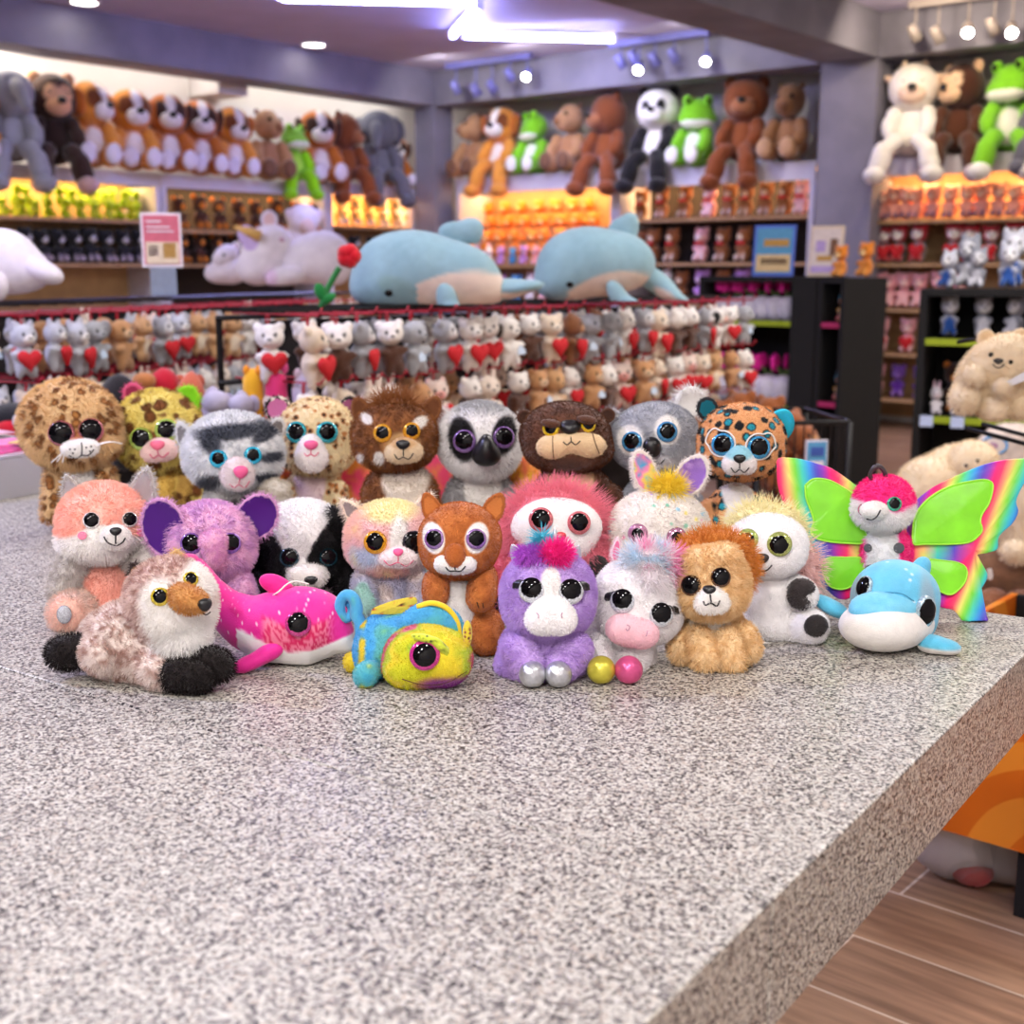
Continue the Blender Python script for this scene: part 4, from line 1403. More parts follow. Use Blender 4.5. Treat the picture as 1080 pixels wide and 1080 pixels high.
def pink_dolphin():
    t = Toy('dolphin_plush', 'hot pink glitter dolphin plush with white belly and raised tail', 308, 692, fur_len=0)
    P = np.array([(206, 592, 4, 11, 6), (214, 604, 2, 13, 9), (224, 622, 0, 16, 14), (240, 642, -2, 22, 22), (262, 656, -6, 30, 30), (290, 661, -10, 37, 38), (318, 661, -12, 40, 42), (342, 666, -16, 36, 38), (358, 674, -20, 22, 22), (368, 681, -22, 12, 9), (374, 684, -22, 4, 3)], float)
    S = spline(P, 150)
    pts = np.array([t.p(a, b, d) for a, b, d in S[:, :3]])
    m = 80
    a = np.linspace(0, 2 * PI, m, endpoint=False)
    V = []
    Tn = np.gradient(pts, axis=0); Tn /= np.linalg.norm(Tn, axis=1)[:, None]
    for i in range(len(pts)):
        dp = np.array([0, 1.0, 0]); dp -= Tn[i] * (dp @ Tn[i]); dp /= np.linalg.norm(dp)
        up = np.cross(dp, Tn[i]); up = up if up[2] > 0 else -up
        V.append(pts[i] + t.s * (np.cos(a)[:, None] * dp * S[i, 3] + np.sin(a)[:, None] * up * S[i, 4]))
    V = np.concatenate(V)
    V[:, 2] = np.maximum(V[:, 2], 0.002)
    Fs = [(i * m + j, i * m + (j + 1) % m, (i + 1) * m + (j + 1) % m, (i + 1) * m + j) for i in range(len(pts) - 1) for j in range(m)]
    Fs += [tuple(range(m)), tuple((len(pts) - 1) * m + j for j in range(m))[::-1]]
    Q = V / t.s
    xs = (Q[:, 0] - t.p(237, 0)[0] / t.s) / 136.0
    zl = np.interp(xs, [0, .2, .35, .55, .75, 1.0], [t.p(0, y, -36)[2] / t.s for y in (664, 676, 684, 682, 672, 668)])
    d, idn = worley(Q / 3.2, 91)
    pink = mixc((222, 30, 140), (236, 50, 154), fbm(Q / 9., 4))
    red = mixc((206, 30, 90), (230, 120, 150), sstep(.45, .55, vnoise(Q / 1.6, 5)))
    band = sstep(0, 6, zl + 27 - Q[:, 2] + 5 * fbm(Q / 12., 77)) * sstep(.12, .2, xs) * sstep(.72, .62, xs)
    C = pink * (1 - band[:, None]) + red * band[:, None]
    C = mixc_arr(C, (246, 214, 232), sstep(.25, .17, d) * (idn > .55) * (1 - band))
    C = mixc_arr(C, (242, 240, 238), sstep(1.5, -1.5, Q[:, 2] - zl) * (xs > -.05))
    bsat = attr_mat('short_glitter_plush', .45, .2, bump=.3, bscale=900)
    o = mesh_np('body', V, Fs, bsat, t.root, C)
    sd = t.sdf([(262, 658, -6, 34, 30, 30), (290, 661, -10, 40, 38, 38), (318, 661, -12, 40, 40, 42), (344, 668, -16, 30, 34, 34)], 10)
    t.eye(sd, 314.5, 658, 13, (206, 60, 140), .78, o, lift=1.6)
    t.blob('dorsal_fin', [(290, 616, -8, 17, 7, 10, (0, 20, 0)), (300, 626, -8, 12, 7, 9)], (226, 36, 140), parent=t.root, fl=0, mt=bsat, n=4)
    def flc(Q):
        z = Q[:, 2] - (t.p(0, 700, -58)[2] / t.s) - (Q[:, 0] - t.p(270, 0)[0] / t.s) * .42
        return mixc((242, 240, 236), (226, 40, 146), sstep(-2, 2, z + 1))
    t.blob('flipper', [(284, 688, -46, 16, 9, 9, (0, -24, 0)), (266, 698, -54, 17, 9, 8, (0, -22, 0)), (252, 704, -58, 10, 8, 6)], flc, fl=0, mt=bsat, n=4)
    t.blob('flipper', [(300, 690, 34, 16, 9, 8, (0, 20, 0)), (310, 694, 44, 16, 9, 7)], flc, fl=0, mt=bsat, n=4)
    for q in (-1, 1):
        t.blob('tail_fluke', [(200 + 3 * q, 591, 4 + 12 * q, 8, 15, 6, (0, 30, 10 * q))], (226, 36, 140), fl=0, mt=bsat, n=3)
    V, Fs = tube_geo(spline([t.p(*q) for q in ((288, 628, -20), (294, 624, -26), (303, 616, -20), (312, 613, -16), (326, 616, -14))], 20), .9 * t.s, 6)
    mesh_np('thread_loop', V, Fs, WHITETHREAD, t.root)


def chameleon():
    t = Toy('chameleon_plush', 'tie-dye blue and yellow chameleon plush with curled tail and magenta eye', 436, 712, fur_len=1.6)
    td = tiedye([(226, 200, 50), (72, 164, 214), (72, 164, 214), (80, 170, 220), (96, 180, 180), (120, 190, 120), (236, 206, 44)], 26, 33)
    face = tiedye([(70, 160, 170), (150, 190, 60), (206, 206, 40), (226, 206, 50), (180, 196, 50), (200, 90, 120)], 32, 37)
    t.blob('body', [(410, 682, 14, 36, 34, 38), (398, 690, 8, 24, 30, 30), (430, 680, 4, 34, 34, 36)], td, n=5)
    h, sh = t.blob('head', [(450, 690, -26, 44, 36, 33), (470, 696, -34, 27, 30, 26), (436, 704, -34, 32, 26, 22)], face, [(470, 722, 28, 9, (150, 70, 150), .5)], n=5, bare=[(448, 691, 16)])
    t.blob('casque', [(452, 655, -14, 26, 12, 20), (472, 664, -14, 17, 12, 22), (436, 660, -10, 20, 12, 14)], tiedye([(70, 160, 214), (80, 170, 220), (90, 180, 190)], 26, 5), [], parent=h, n=4)
    V, Fs = tube_geo(spline([t.p(*q) for q in ((440, 640, -18), (456, 636, -20), (472, 642, -20), (482, 656, -20), (485, 672, -20))], 24), [3 * t.s] * 24, 8)
    mesh_np('casque_edge', V, Fs, mat('yellow_plush', (238, 206, 40), .9, sheen=.3), h)
    t.eye(sh, 448, 691, 15.5, (206, 50, 140), .74, h, off=(0, .02))
    spot = leopard((206, 220, 60), (40, 44, 30), (120, 130, 40), 4.2, .36, 9)
    t.blob('brow', [(448, 673, -58, 14, 6, 4, (0, 12, 0)), (463, 680, -58, 8, 6, 5, (0, 40, 0)), (471, 690, -56, 4, 5, 8)], spot, parent=h, n=4, fl=0, furry=False, mt=PLUSH, k=4)
    t.blob('brow', [(493, 668, -32, 5, 6, 14)], leopard((226, 200, 60), (200, 60, 70), (60, 50, 30), 4.2, .36, 9), parent=h, n=4, fl=0, furry=False, mt=PLUSH)
    t.sheet('back_ridge', [(391, 648), (393, 642), (404, 637), (420, 632), (438, 630), (439, 640), (432, 646), (412, 648)], 2, leopard((222, 200, 70), (36, 34, 26), (200, 90, 60), 5, .36, 19), PLUSH, thick=1.5, puff=2)
    c = []
    for q in np.linspace(0, 1.35 * 2 * PI, 30):
        r = 17 - 1.35 * q
        c.append(t.p(366 + r * .62 * math.cos(q - .4), 642 - r * math.sin(q - .4), 34 + q))
    c = [t.p(384, 690, 30), t.p(382, 672, 32), t.p(380, 656, 33)] + c
    V, Fs = tube_geo(np.array(c), np.linspace(7.5, 4.0, len(c)) * t.s, 12)
    mesh_np('tail', V, Fs, PLUSH, t.root, td(V / t.s))
    t.blob('foot', [(373, 698, 'f', 11, 11, 11)], (232, 206, 50), n=4)
    t.blob('foot', [(385, 712, 'f', 12, 12, 13), (392, 706, -28, 10, 12, 10)], tiedye([(220, 200, 60), (90, 180, 190), (70, 170, 200)], 14, 8), n=4)
    t.line([sh], [(424, 716), (446, 722), (470, 720), (492, 708)], .6, mat('brown_thread', (110, 74, 50), .8), h)


def purple_unicorn():
    t = Toy('unicorn_plush', 'lilac purple unicorn plush with white muzzle and silver hooves', 576, 708, fur_len=3.2)
    pu = mottled((184, 148, 216), (200, 168, 228), 8)
    t.blob('body', [(572, 684, 0, 45, 34, 36), (570, 700, -2, 48, 38, 20)], pu)
    h, sh = t.blob('head', [(578, 624, -8, 49, 42, 46), (578, 642, -12, 46, 40, 32)], pu, [(581, 612, 10, 12, (244, 240, 238), .15), (581, 630, 14, 20, (244, 240, 238), .15)], n=6, bare=[(560, 622, 14), (603, 624, 13), (581, 649, 22)])
    for x, y, q in ((560, 622.5, -1), (602.5, 624, 1)):
        t.eye(sh, x - .5 * q, y, 13, (216, 220, 226), .82, h, off=(-.02 * q, .22), ringc=.5)
        l, sl = t.blob('lashes', [(x + 11 * q, y - 6.5, -40, 5, 4, 3, (0, 50 * q, 0)), (x + 15 * q, y - 8, -37, 5.5, 3, 2.2, (0, 30 * q, 0)), (x + 16 * q, y - 3, -36, 4.5, 3, 2.2, (0, 0, 0))], (20, 18, 20), parent=h, n=3, fl=0, mt=NOSEBLACK, k=2)
    m, sm = t.blob('muzzle', [(581, 650, -50, 24, 13, 17), (581, 640, -50, 18, 11, 12), (570, 655, -52, 15, 12, 13), (592, 655, -52, 15, 12, 13)], (244, 240, 240), parent=h, n=4, fl=1.6)
    t.lines([sm], [[(566, 646), (568, 649), (568, 652)], [(593, 646), (592, 649), (593, 652)]], .6, mat('mauve_thread', (190, 150, 170), .8), h, name='nostril')
    sil = (206, 210, 216)
    t.ear(544, 584, 0, 8, 11, -20, sil, sil, h, taper=.5, mt=GLITTER)
    t.ear(606, 586, 0, 9, 12, 20, sil, sil, h, taper=.5, mt=GLITTER)
    hp = [(.0, 26), (1.5, 24), (3, 16), (5, 6), (6, 0)]
    V, Fs = lathe_geo([(r, z) for r, z in hp[::-1]], 16)
    V = V * t.s + t.p(585, 582, -14)
    mesh_np('horn', V, Fs, mat('silver_horn', (222, 220, 222), .25, metal=.6, scale=300), h)
    t.tuft('mane', 566, 585, -22, 20, 10, 7, (186, 90, 206), 1300, 7, .5, h, (-.4, -.4, -.6))
    t.tuft('mane', 587, 585, -30, 12, 8, 9, (250, 50, 156), 1100, 8, .6, h, (.2, -.3, .5))
    t.tuft('mane', 572, 572, -12, 4, 5, 9, (80, 186, 206), 500, 12, -.2, h, (0, 0, 1))
    for q, (ax, ay, bx) in ((-1, (548, 684, 560)), (1, (606, 684, 590))):
        t.limb('leg', (ax, ay, -26), (bx, 704, -38), 18, 15, pu)
        o, so = t.blob('hoof', [(561.5 if q < 0 else 589, 711, 'f', 14, 14, 14)], sil, n=4, fl=0, mt=mat('silver_cloth', (206, 208, 212), .32, metal=.75, scale=200, bump=.6), label='silver hoof')


def white_unicorn():
    t = Toy('unicorn_plush', 'white unicorn plush with pink muzzle, one yellow and one pink hoof', 654, 697, fur_len=3.0)
    w = (240, 236, 236)
    t.blob('body', [(652, 682, 0, 38, 32, 34), (652, 698, -2, 40, 36, 18)], w)
    h, sh = t.blob('head', [(672, 631, -8, 46, 40, 44, (0, 10, 0)), (674, 648, -12, 44, 38, 32)], w, n=6, bare=[(656, 634, 14), (697, 648, 13), (667, 666, 22)])
    for x, y, q in ((656.5, 634, -1), (697, 648.5, 1)):
        t.eye(sh, x, y, 12.5, (206, 212, 218), .82, h, off=(0, .22) if q < 0 else (.0, .2))
        t.blob('lashes', [(x + 10 * q, y - 6.5, -39, 5, 4, 2.8, (0, 50 * q, 0)), (x + 15 * q, y - 7, -36, 5, 3, 2.2, (0, 25 * q, 0)), (x + 15 * q, y - 2, -35, 5, 3, 2.2, (0, 0, 0))], (20, 18, 20), parent=h, n=3, fl=0, mt=NOSEBLACK, k=2)
    m, sm = t.blob('muzzle', [(667, 666, -50, 25, 14, 16, (0, 10, 0)), (655, 662, -50, 14, 12, 13), (680, 668, -48, 13, 12, 13)], (244, 196, 206), parent=h, n=4, fl=1.2)
    t.lines([sm], [[(661, 659), (664, 661), (662, 665), (660, 663)], [(683, 665), (682, 669), (681, 671)]], .6, mat('mauve_thread', (190, 150, 170), .8), h, name='nostril')
    t.ear(650, 580, -2, 6, 14, 6, (240, 210, 214), (236, 120, 160), h, taper=.5)
    mane = tiedye([(246, 170, 200), (244, 236, 236), (200, 224, 240), (246, 232, 236), (246, 150, 190)], 22, 8)
    t.tuft('mane', 684, 592, -16, 24, 16, 16, mane, 2400, 10, .4, h, (.1, -.4, -.2), rand=.8)
    t.tuft('mane', 688, 612, -34, 14, 9, 12, (240, 232, 234), 900, 9, .5, h, (.2, -.2, -.8), rand=.5)
    t.tuft('mane', 704, 598, -14, 12, 10, 16, (246, 150, 196), 1000, 12, .2, h, (.5, -.1, .3), rand=.6)
    hp = [(5, 0), (4, 8), (2.4, 18), (.2, 26)]
    V, Fs = lathe_geo(hp, 16)
    V = V * t.s + t.p(690, 586, -10)
    mesh_np('horn', V, Fs, mat('silver_horn', (222, 220, 222), .25, metal=.6, scale=300), h)
    for x, c, nm in ((634, (206, 196, 70), 'yellow hoof'), (663, (222, 92, 146), 'pink hoof')):
        t.limb('leg', (x - 4 if x < 650 else x + 8, 684, -22), (x, 702, -36), 16, 14, w)
        t.blob('hoof', [(x, 706.5, 'f', 14.3, 14.3, 14.3)], c, n=4, fl=0, mt=mat('satin_' + nm.split()[0], c, .3, metal=.45, scale=120, bump=.4), label=nm)


def lion():
    t = Toy('lion_plush', 'small tan lion plush with orange mane ring and white chin', 752, 696, fur_len=4.2)
    tn = mottled((226, 186, 132), (240, 208, 160), 6)
    b, sb = t.blob('body', [(752, 672, 0, 36, 28, 36), (752, 690, -2, 38, 32, 20)], tn, [(749.5, 663, 21, 14, (242, 236, 226), .2)])
    t.blob('mane', [(753, 598, 12, 45, 22, 40)], (214, 138, 62), n=4, fl=8, dens=.4, rand=.5, droop=.1)
    h, sh = t.blob('head', [(750, 612, -12, 38, 36, 35), (750, 626, -18, 36, 34, 24), (737, 590, -26, 15, 12, 12), (764, 586, -26, 16, 12, 12)], tn, n=6, fl=5, bare=[(729, 618, 10), (760, 609, 10), (751, 634, 15)])
    t.eye(sh, 729, 617.5, 10.5, (96, 60, 26), .86, h, off=(0, .06)); t.eye(sh, 760, 609, 10, (96, 60, 26), .86, h, off=(0, .06))
    m, sm = t.blob('muzzle', [(744, 636, -52, 11, 9, 11), (758, 635, -52, 11, 9, 11), (750, 627, -54, 9, 8, 8)], (244, 240, 234), parent=h, n=4, fl=2)
    t.nose(sm, 748, 622, 6.5, 4.8, parent=h)
    t.lines([sm], [[(749, 627), (750, 635)], [(742, 634), (744, 638), (750, 636), (756, 639), (759, 633)]], .9, parent=h)
    t.limb('arm', (726, 672, -12), (718, 686, -20), 13, 12, tn)
    t.limb('arm', (780, 668, -12), (788, 684, -20), 14, 13, tn)
    t.limb('leg', (738, 676, -22), (746, 698, -34), 17, 13, tn)
    t.limb('leg', (766, 676, -22), (772, 698, -34), 17, 13, tn)
    t.sheet('cloth_tag', [(727, 690), (733, 694), (736, 704), (724, 703)], -14, (240, 238, 234), PLUSH, n=12, thick=.4, puff=0)


def blue_dolphin():
    t = Toy('dolphin_plush', 'sky blue dolphin plush facing forward with white jaw, in front of butterfly', 938, 674, fur_len=0)
    sh_m = attr_mat('short_blue_plush', .5, .3, bump=.4, bscale=700)
    bl = lambda Q: mixc_arr(mixc((92, 184, 220), (120, 206, 236), fbm(Q / 10., 4)), (220, 240, 250), sstep(.22, .15, worley(Q / 5.0, 19)[0]) * (worley(Q / 5.0, 19)[1] > .6))
    b, sb = t.blob('body', [(944, 630, -14, 44, 40, 38), (946, 648, 0, 40, 44, 36), (944, 644, 30, 34, 40, 30)], bl, [(978, 642, 10, 30, (140, 176, 196), .3), (903, 624, 8, 22, (140, 176, 196), .3)], n=5, fl=0, mt=sh_m)
    t.blob('jaw', [(930, 660, -44, 42, 32, 25), (938, 656, -24, 44, 36, 27)], (236, 232, 226), n=5, fl=0, mt=sh_m)
    t.blob('beak', [(933, 638, -44, 34, 16, 14), (930, 645, -50, 32, 14, 8)], lambda Q: mixc((100, 190, 224), (140, 214, 238), fbm(Q / 6., 5)), n=4, fl=0, mt=sh_m)
    t.eye(sb, 912, 620, 11, (170, 196, 206), .8, b, sx=.8, sz=1.1, face=.2, lift=1.0)
    t.eye(sb, 975, 645, 15, (170, 196, 206), .78, b, sx=.75, sz=1.1, face=.2, lift=1.0)
    fc = lambda Q: mixc((238, 234, 228), (92, 190, 224), sstep(-1.5, 1.5, Q[:, 2] - 8 - .0 * Q[:, 0]))
    t.blob('flipper', [(980, 679, 'f', 12, 12, 9), (996, 682, 'f', 17, 13, 8, (0, 8, 0))], fc, n=4, fl=0, mt=sh_m)
    t.blob('flipper', [(880, 642, -6, 16, 12, 8, (0, 26, 0)), (866, 634, 2, 10, 9, 6, (0, 26, 0))], lambda Q: mixc((238, 234, 228), (92, 190, 224), sstep(-1.5, 1.5, Q[:, 2] - (t.p(0, 640)[2] / t.s) + (Q[:, 0] - t.p(876, 0)[0] / t.s) * .5)), n=4, fl=0, mt=sh_m)
    t.blob('dorsal_fin', [(972, 598, -4, 9, 7, 11, (0, 22, 0)), (966, 608, -2, 12, 9, 10)], (104, 192, 226), n=4, fl=0, mt=sh_m)
    t.line([sb], [(912, 628), (930, 625), (950, 626), (964, 634)], .5, mat('blue_seam', (70, 150, 190), .8), b, name='seam')


def tie_dye_wings():
    coral = tiedye([(240, 90, 96), (246, 130, 90), (244, 80, 120), (246, 160, 70), (240, 90, 110)], 16, 52)
    t = Toy('butterfly_plush', 'coral and orange tie-dye winged plush peeking out behind brown plush', 425, 552, fur_len=1.6, z=TOP)
    t.blob('body', [(425, 508, 0, 18, 16, 40)], coral, n=4)
    for q, poly in ((-1, [(418, 478), (400, 476), (378, 482), (362, 496), (360, 514), (366, 528), (384, 536), (404, 540), (418, 530)]), (1, [(432, 478), (452, 478), (470, 484), (482, 498), (482, 514), (474, 528), (458, 534), (440, 534)])):
        t.sheet('wing', poly, 2, coral, PLUSH, thick=5, puff=5, n=30)
    t = Toy('fish_plush', 'small orange and yellow tie-dye plush showing between lemur and otter', 553, 574, fur_len=1.6)
    t.blob('body', [(553, 528, 0, 15, 14, 46), (552, 500, -4, 18, 14, 18)], tiedye([(246, 150, 50), (250, 200, 60), (240, 120, 90), (246, 170, 60)], 12, 5), n=4)
    t = Toy('fish_plush', 'coral tie-dye plush sliver showing between grey cat and cream leopard', 292, 556, fur_len=1.6)
    t.blob('body', [(292, 520, 0, 12, 14, 38), (292, 500, 0, 14, 14, 16)], coral, n=4)


def build_toys():
    for f in (leopard_whiskers, leopard_green, raccoon, leopard_pink, brown_fawn, lemur, otter, koala, leopard_teal,
              pink_fox, elephant, badger, pastel_cat, kangaroo, pink_sloth, bunny, white_sloth, butterfly,
              lying_fox, pink_dolphin, chameleon, purple_unicorn, white_unicorn, lion, blue_dolphin, tie_dye_wings):
        f()
# ------------------------------------------------------------------ shop fittings
TH_L, TH_B = math.radians(51), math.radians(-39)
ORD = ['', 'first', 'second', 'third', 'fourth', 'fifth', 'sixth', 'seventh', 'eighth', 'ninth', 'tenth', 'eleventh', 'twelfth', 'thirteenth', 'fourteenth', 'fifteenth', 'sixteenth', 'seventeenth', 'eighteenth', 'nineteenth', 'twentieth', 'twenty-first', 'twenty-second', 'twenty-third', 'twenty-fourth', 'twenty-fifth', 'twenty-sixth']


def fit(name, label, cat, a, b, group=None):
    e = empty(name, rm(a, b), label, cat, group)
    return e


def fbox(parent, name, a0, a1, b0, b1, z0, z1, m, bev=0.0):
    mb = MB()
    mb.box(rm((a0 + a1) / 2, (b0 + b1) / 2, (z0 + z1) / 2) - np.array(parent.location), (abs(a1 - a0) / 2, abs(b1 - b0) / 2, abs(z1 - z0) / 2), AX, bev)
    return mb.build(name, m, parent)


BACKWARM = mat('shelf_back_oak', (196, 160, 112), .6, var=.1, scale=10)
LEDM = mat('warm_led_strip', (255, 200, 120), .5, emit=(255, 190, 100), es=6.0)


def strip_light(parent, a0, a1, b0, b1, z, power, col=(1.0, .62, .28)):
    """LED strip: a glowing bar under the fascia and the light it gives"""
    fbox(parent, 'led_strip', a0, a1, b0, b1, z - .008, z, LEDM)
    c = rm((a0 + a1) / 2, (b0 + b1) / 2, z - .012)
    ln = max(abs(a1 - a0), abs(b1 - b0))
    l = bpy.data.lights.new('led_strip_light', 'AREA')
    l.shape = 'RECTANGLE'; l.size = ln; l.size_y = .06
    l.energy = power; l.color = col
    o = bpy.data.objects.new('led_strip_light', l)
    o.location = [float(v) for v in c]
    ang = math.atan2(A[1], A[0]) if abs(a1 - a0) > abs(b1 - b0) else math.atan2(B[1], B[0])
    o.rotation_euler = (0, 0, ang)
    COL.objects.link(o)


# ---- wall shelving -------------------------------------------------
def left_bay(label, xa, xb, boards, fz0, fz1, back, power):
    a0, a1 = pix_rm(xa, 285, 'A', -.3)[0], pix_rm(xb, 285, 'A', -.3)[0]
    e = fit('shelf_bay', label, 'shelving', (a0 + a1) / 2, -.5, 'wall shelving bays')
    g = .006
    fbox(e, 'fascia', a0 + g, a1 - g, -.32, -.30, fz0, fz1, FASC)
    fbox(e, 'top_board', a0 + g, a1 - g, -.74, -.32, fz1 - .03, fz1, FASC)
    fbox(e, 'back_panel', a0 + g, a1 - g, -.745, -.73, .05, fz1 - .03, back)
    for s, aa in ((0, a0), (1, a1)):
        fbox(e, 'side_panel', aa + (g if s == 0 else -.05), aa + (.05 if s == 0 else -g), -.73, -.30, .0, fz0 if s == 0 else fz0, FASC)
    for z in boards:
        fbox(e, 'shelf_board', a0 + .055, a1 - .055, -.73, -.31, z - .025, z, SHELFM)
    if power:
        strip_light(e, a0 + .1, a1 - .1, -.56, -.55, fz1 - .035, power)
    return a0, a1


def back_bay(label, xa, xb, boards, fz0, fz1, back, power, name='shelf_bay', front=.12):
    b0, b1_ = pix_rm(xa, 285, 'B', front)[1], pix_rm(xb, 285, 'B', front)[1]
    e = fit(name, label, 'shelving', .4, (b0 + b1_) / 2, 'wall shelving bays')
    g = .006
    fbox(e, 'fascia', front, front + .02, b0 + g, b1_ - g, fz0, fz1, FASC)
    fbox(e, 'top_board', front + .02, BW - .01, b0 + g, b1_ - g, fz1 - .03, fz1, FASC)
    fbox(e, 'back_panel', BW - .02, BW - .005, b0 + g, b1_ - g, .05, fz1 - .03, back)
    for s, bb in ((0, b0), (1, b1_)):
        fbox(e, 'side_panel', front, BW - .02, bb + (g if s == 0 else -.05), bb + (.05 if s == 0 else -g), 0, fz0, FASC)
    for z in boards:
        fbox(e, 'shelf_board', front + .01, BW - .02, b0 + .055, b1_ - .055, z - .025, z, SHELFM)
    if power:
        strip_light(e, front + .26, front + .27, b0 + .1, b1_ - .1, fz1 - .035, power)
    return b0, b1_


LZ = 1.92
left_bay('white shelf bay with lime green and black-white plush, left wall', -46, 174, (1.56, 1.23, .9, .57, .2), 1.82, LZ, BACKWARM, 12)
left_bay('white shelf bay with dark brown monkey plush, left wall', 174, 348, (1.50, 1.23, .9, .57, .2), 1.82, LZ, DARKB, 11)
left_bay('white shelf bay with cream yellow plush beside the corner column', 348, 440, (1.58, 1.23, .9, .57, .2), 1.85, LZ + .03, BACKWARM, 12)
BZ = 2.02
back_bay('white shelf bay filled with orange bears, back wall', 481, 648, (1.23, .9, .57, .2), 1.88, BZ, BACKWARM, 14)
back_bay('white shelf bay with rows of red-bow bears, back wall', 648, 856, (1.60, 1.24, .9, .57, .2), 1.86, BZ - .02, DARKB, 16)
back_bay('white shelf bay of pink plush right of the concrete column', 903, 1130, (1.54, 1.23, .90, .57, .23), 1.855, 1.98, BACKWARM, 10)


# ---- ceiling lights ------------------------------------------------
TUBEM = mat('led_tube_glow', (225, 228, 255), .5, emit=(170, 172, 255), es=40.0)
HOUS = mat('white_aluminium', (210, 208, 220), .4)


def led_tube(px0, py0, px1, py1, label, i):
    p0, p1 = onz(px0, py0, CEIL - .05), onz(px1, py1, CEIL - .05)
    e = empty('led_tube', (p0 + p1) / 2, label, 'ceiling light', 'zigzag ceiling light tubes')
    c = np.array(e.location)
    d = (p1 - p0) / np.linalg.norm(p1 - p0)
    V, Fs = tube_geo([p0 - c, p1 - c], .022, 12)
    mesh_np('tube', V, Fs, TUBEM, e)
    mb = MB()
    n = np.cross(d, Z3)
    mb.box((0, 0, .035), (np.linalg.norm(p1 - p0) / 2, .03, .012), np.array([d, n, Z3]))
    mb.build('housing', HOUS, e)
    for q in (p0, p1):
        mb = MB(); mb.box(q - c, (.012, .027, .027), np.array([d, n, Z3])); mb.build('end_cap', HOUS, e)


led_tube(296, -2, 503, 3, 'bright ceiling light tube cut by the top edge of the photo', 0)
led_tube(506, 6, 478, 37, 'short-looking middle tube of the zigzag ceiling light', 1)
led_tube(489, 37.5, 648, 41.5, 'long bright ceiling tube ending above the back wall shelves', 2)
led_tube(296, -4, 330, -60, 'ceiling light tube out of the top of the frame', 3)
# the rest of the zigzag over the counter, continuing towards the camera
LAMPM = mat('downlight_glow', (255, 250, 240), .5, emit=(255, 246, 232), es=14.0)


def downlight(p, label, r=.09, glow=True):
    e = empty('downlight', (p[0], p[1], CEIL), label, 'ceiling light', 'round ceiling downlights')
    V, Fs = lathe_geo([(r * 1.25, 0), (r * 1.25, -.012), (r, -.016), (r, -.006)], 24)
    mesh_np('trim_ring', V, Fs, HOUS, e)
    V, Fs = lathe_geo([(r, -.008), (r * .5, -.009), (0.001, -.009)], 24)
    mesh_np('diffuser', V, Fs, LAMPM, e)


downlight(onz(331, 46, CEIL), 'round downlight in the lavender ceiling left of the light tubes')
downlight(onz(89, 1, CEIL), 'round downlight at the top edge above the left beam')
SPOTM = mat('spot_housing', (110, 110, 170), .4)
SPOTG = mat('spot_housing_grey', (150, 140, 136), .4)


def spot_track(label, x0, y0, x1, y1, heads, m, grp, off=-.22):
    p0, p1 = pix_rm(x0, y0, 'B', off), pix_rm(x1, y1, 'B', off)
    z = CEIL - .06
    P0, P1 = rm(off, p0[1], z), rm(off, p1[1], z)
    e = empty('track_light', (P0 + P1) / 2, label, 'track light', 'spotlight tracks')
    c = np.array(e.location)
    mb = MB(); d = (P1 - P0) / np.linalg.norm(P1 - P0)
    mb.box((0, 0, .035), (np.linalg.norm(P1 - P0) / 2, .015, .024), np.array([d, np.cross(d, Z3), Z3])); mb.build('rail', m, e)
    for (hx, hy, lit) in heads:
        q = pix_rm(hx, hy, 'B', off)
        H = rm(off, q[1], min(q[2], z - .06)) - c
        V, Fs = tube_geo([H + Z3 * .04, np.array([H[0], H[1], .02])], .007, 6)
        st = mesh_np('stem', V, Fs, m, e)
        ax = np.array([-.25, -.75, -.6]) if lit else np.array([.5, .1, -.85]); ax /= np.linalg.norm(ax)
        M = np.array(Vector((0, 0, 1)).rotation_difference(Vector(-ax)).to_matrix())
        V, Fs = lathe_geo([(.001, .07), (.03, .068), (.036, .03), (.038, -.05), (.034, -.05), (.03, -.02), (.001, -.02)], 14)
        mesh_np('spot_head', V @ M.T + H, Fs, m, e)
        if lit:
            V, Fs = lathe_geo([(.033, -.047), (.001, -.05)], 14)
            mesh_np('lamp_face', V @ M.T + H, Fs, mat('spot_glow', (255, 255, 255), .5, emit=(255, 250, 245), es=60.0 if lit == 1 else 10), e)


spot_track('spotlight track on the back beam left of the tube, last head lit', 470, 74, 560, 64, [(481, 93, 0), (502, 96, 0), (519, 92, 0), (538, 80, 0), (556, 78, 1)], SPOTM, 0)
spot_track('spotlight track above the panda with a lit head at its end', 642, 56, 748, 44, [(655, 66, 0), (669, 62, 0), (674, 71, 2), (691, 64, 0), (711, 60, 0), (745, 62, 1)], SPOTM, 1)
spot_track('grey spotlight track on the warm lit beam right of the column', 958, 22, 1100, 8, [(965, 36, 0), (989, 38, 0), (1021, 31, 1), (1048, 29, 0), (1067, 31, 2)], SPOTG, 2)

# ------------------------------------------------------------------ shelf plush: seated toys with parts, sizes in metres
def lblob(name, ells, cols, parent, k=.04, n=3, patches=(), mt=None, share=None):
    """ells in unit coordinates of the toy; patches: (centre, radii, colour)"""
    E = [(np.array(e[0], float), np.array(e[1], float), rotm(*e[2]) if len(e) > 2 else None) for e in ells]
    V, Fc = SDF(E, k).surface(n)
    C = np.tile(np.asarray(cols, float), (len(V), 1))
    for (c, r, col) in patches:
        t = sstep(1.08, .92, np.linalg.norm((V - np.array(c)) / np.array(r), axis=1))
        C = mixc_arr(C, col, t)
    C *= (0.93 + .14 * fbm(V * 14, 3))[:, None]
    return mesh_np(name, V, Fc, mt or PLUSH, parent, C)


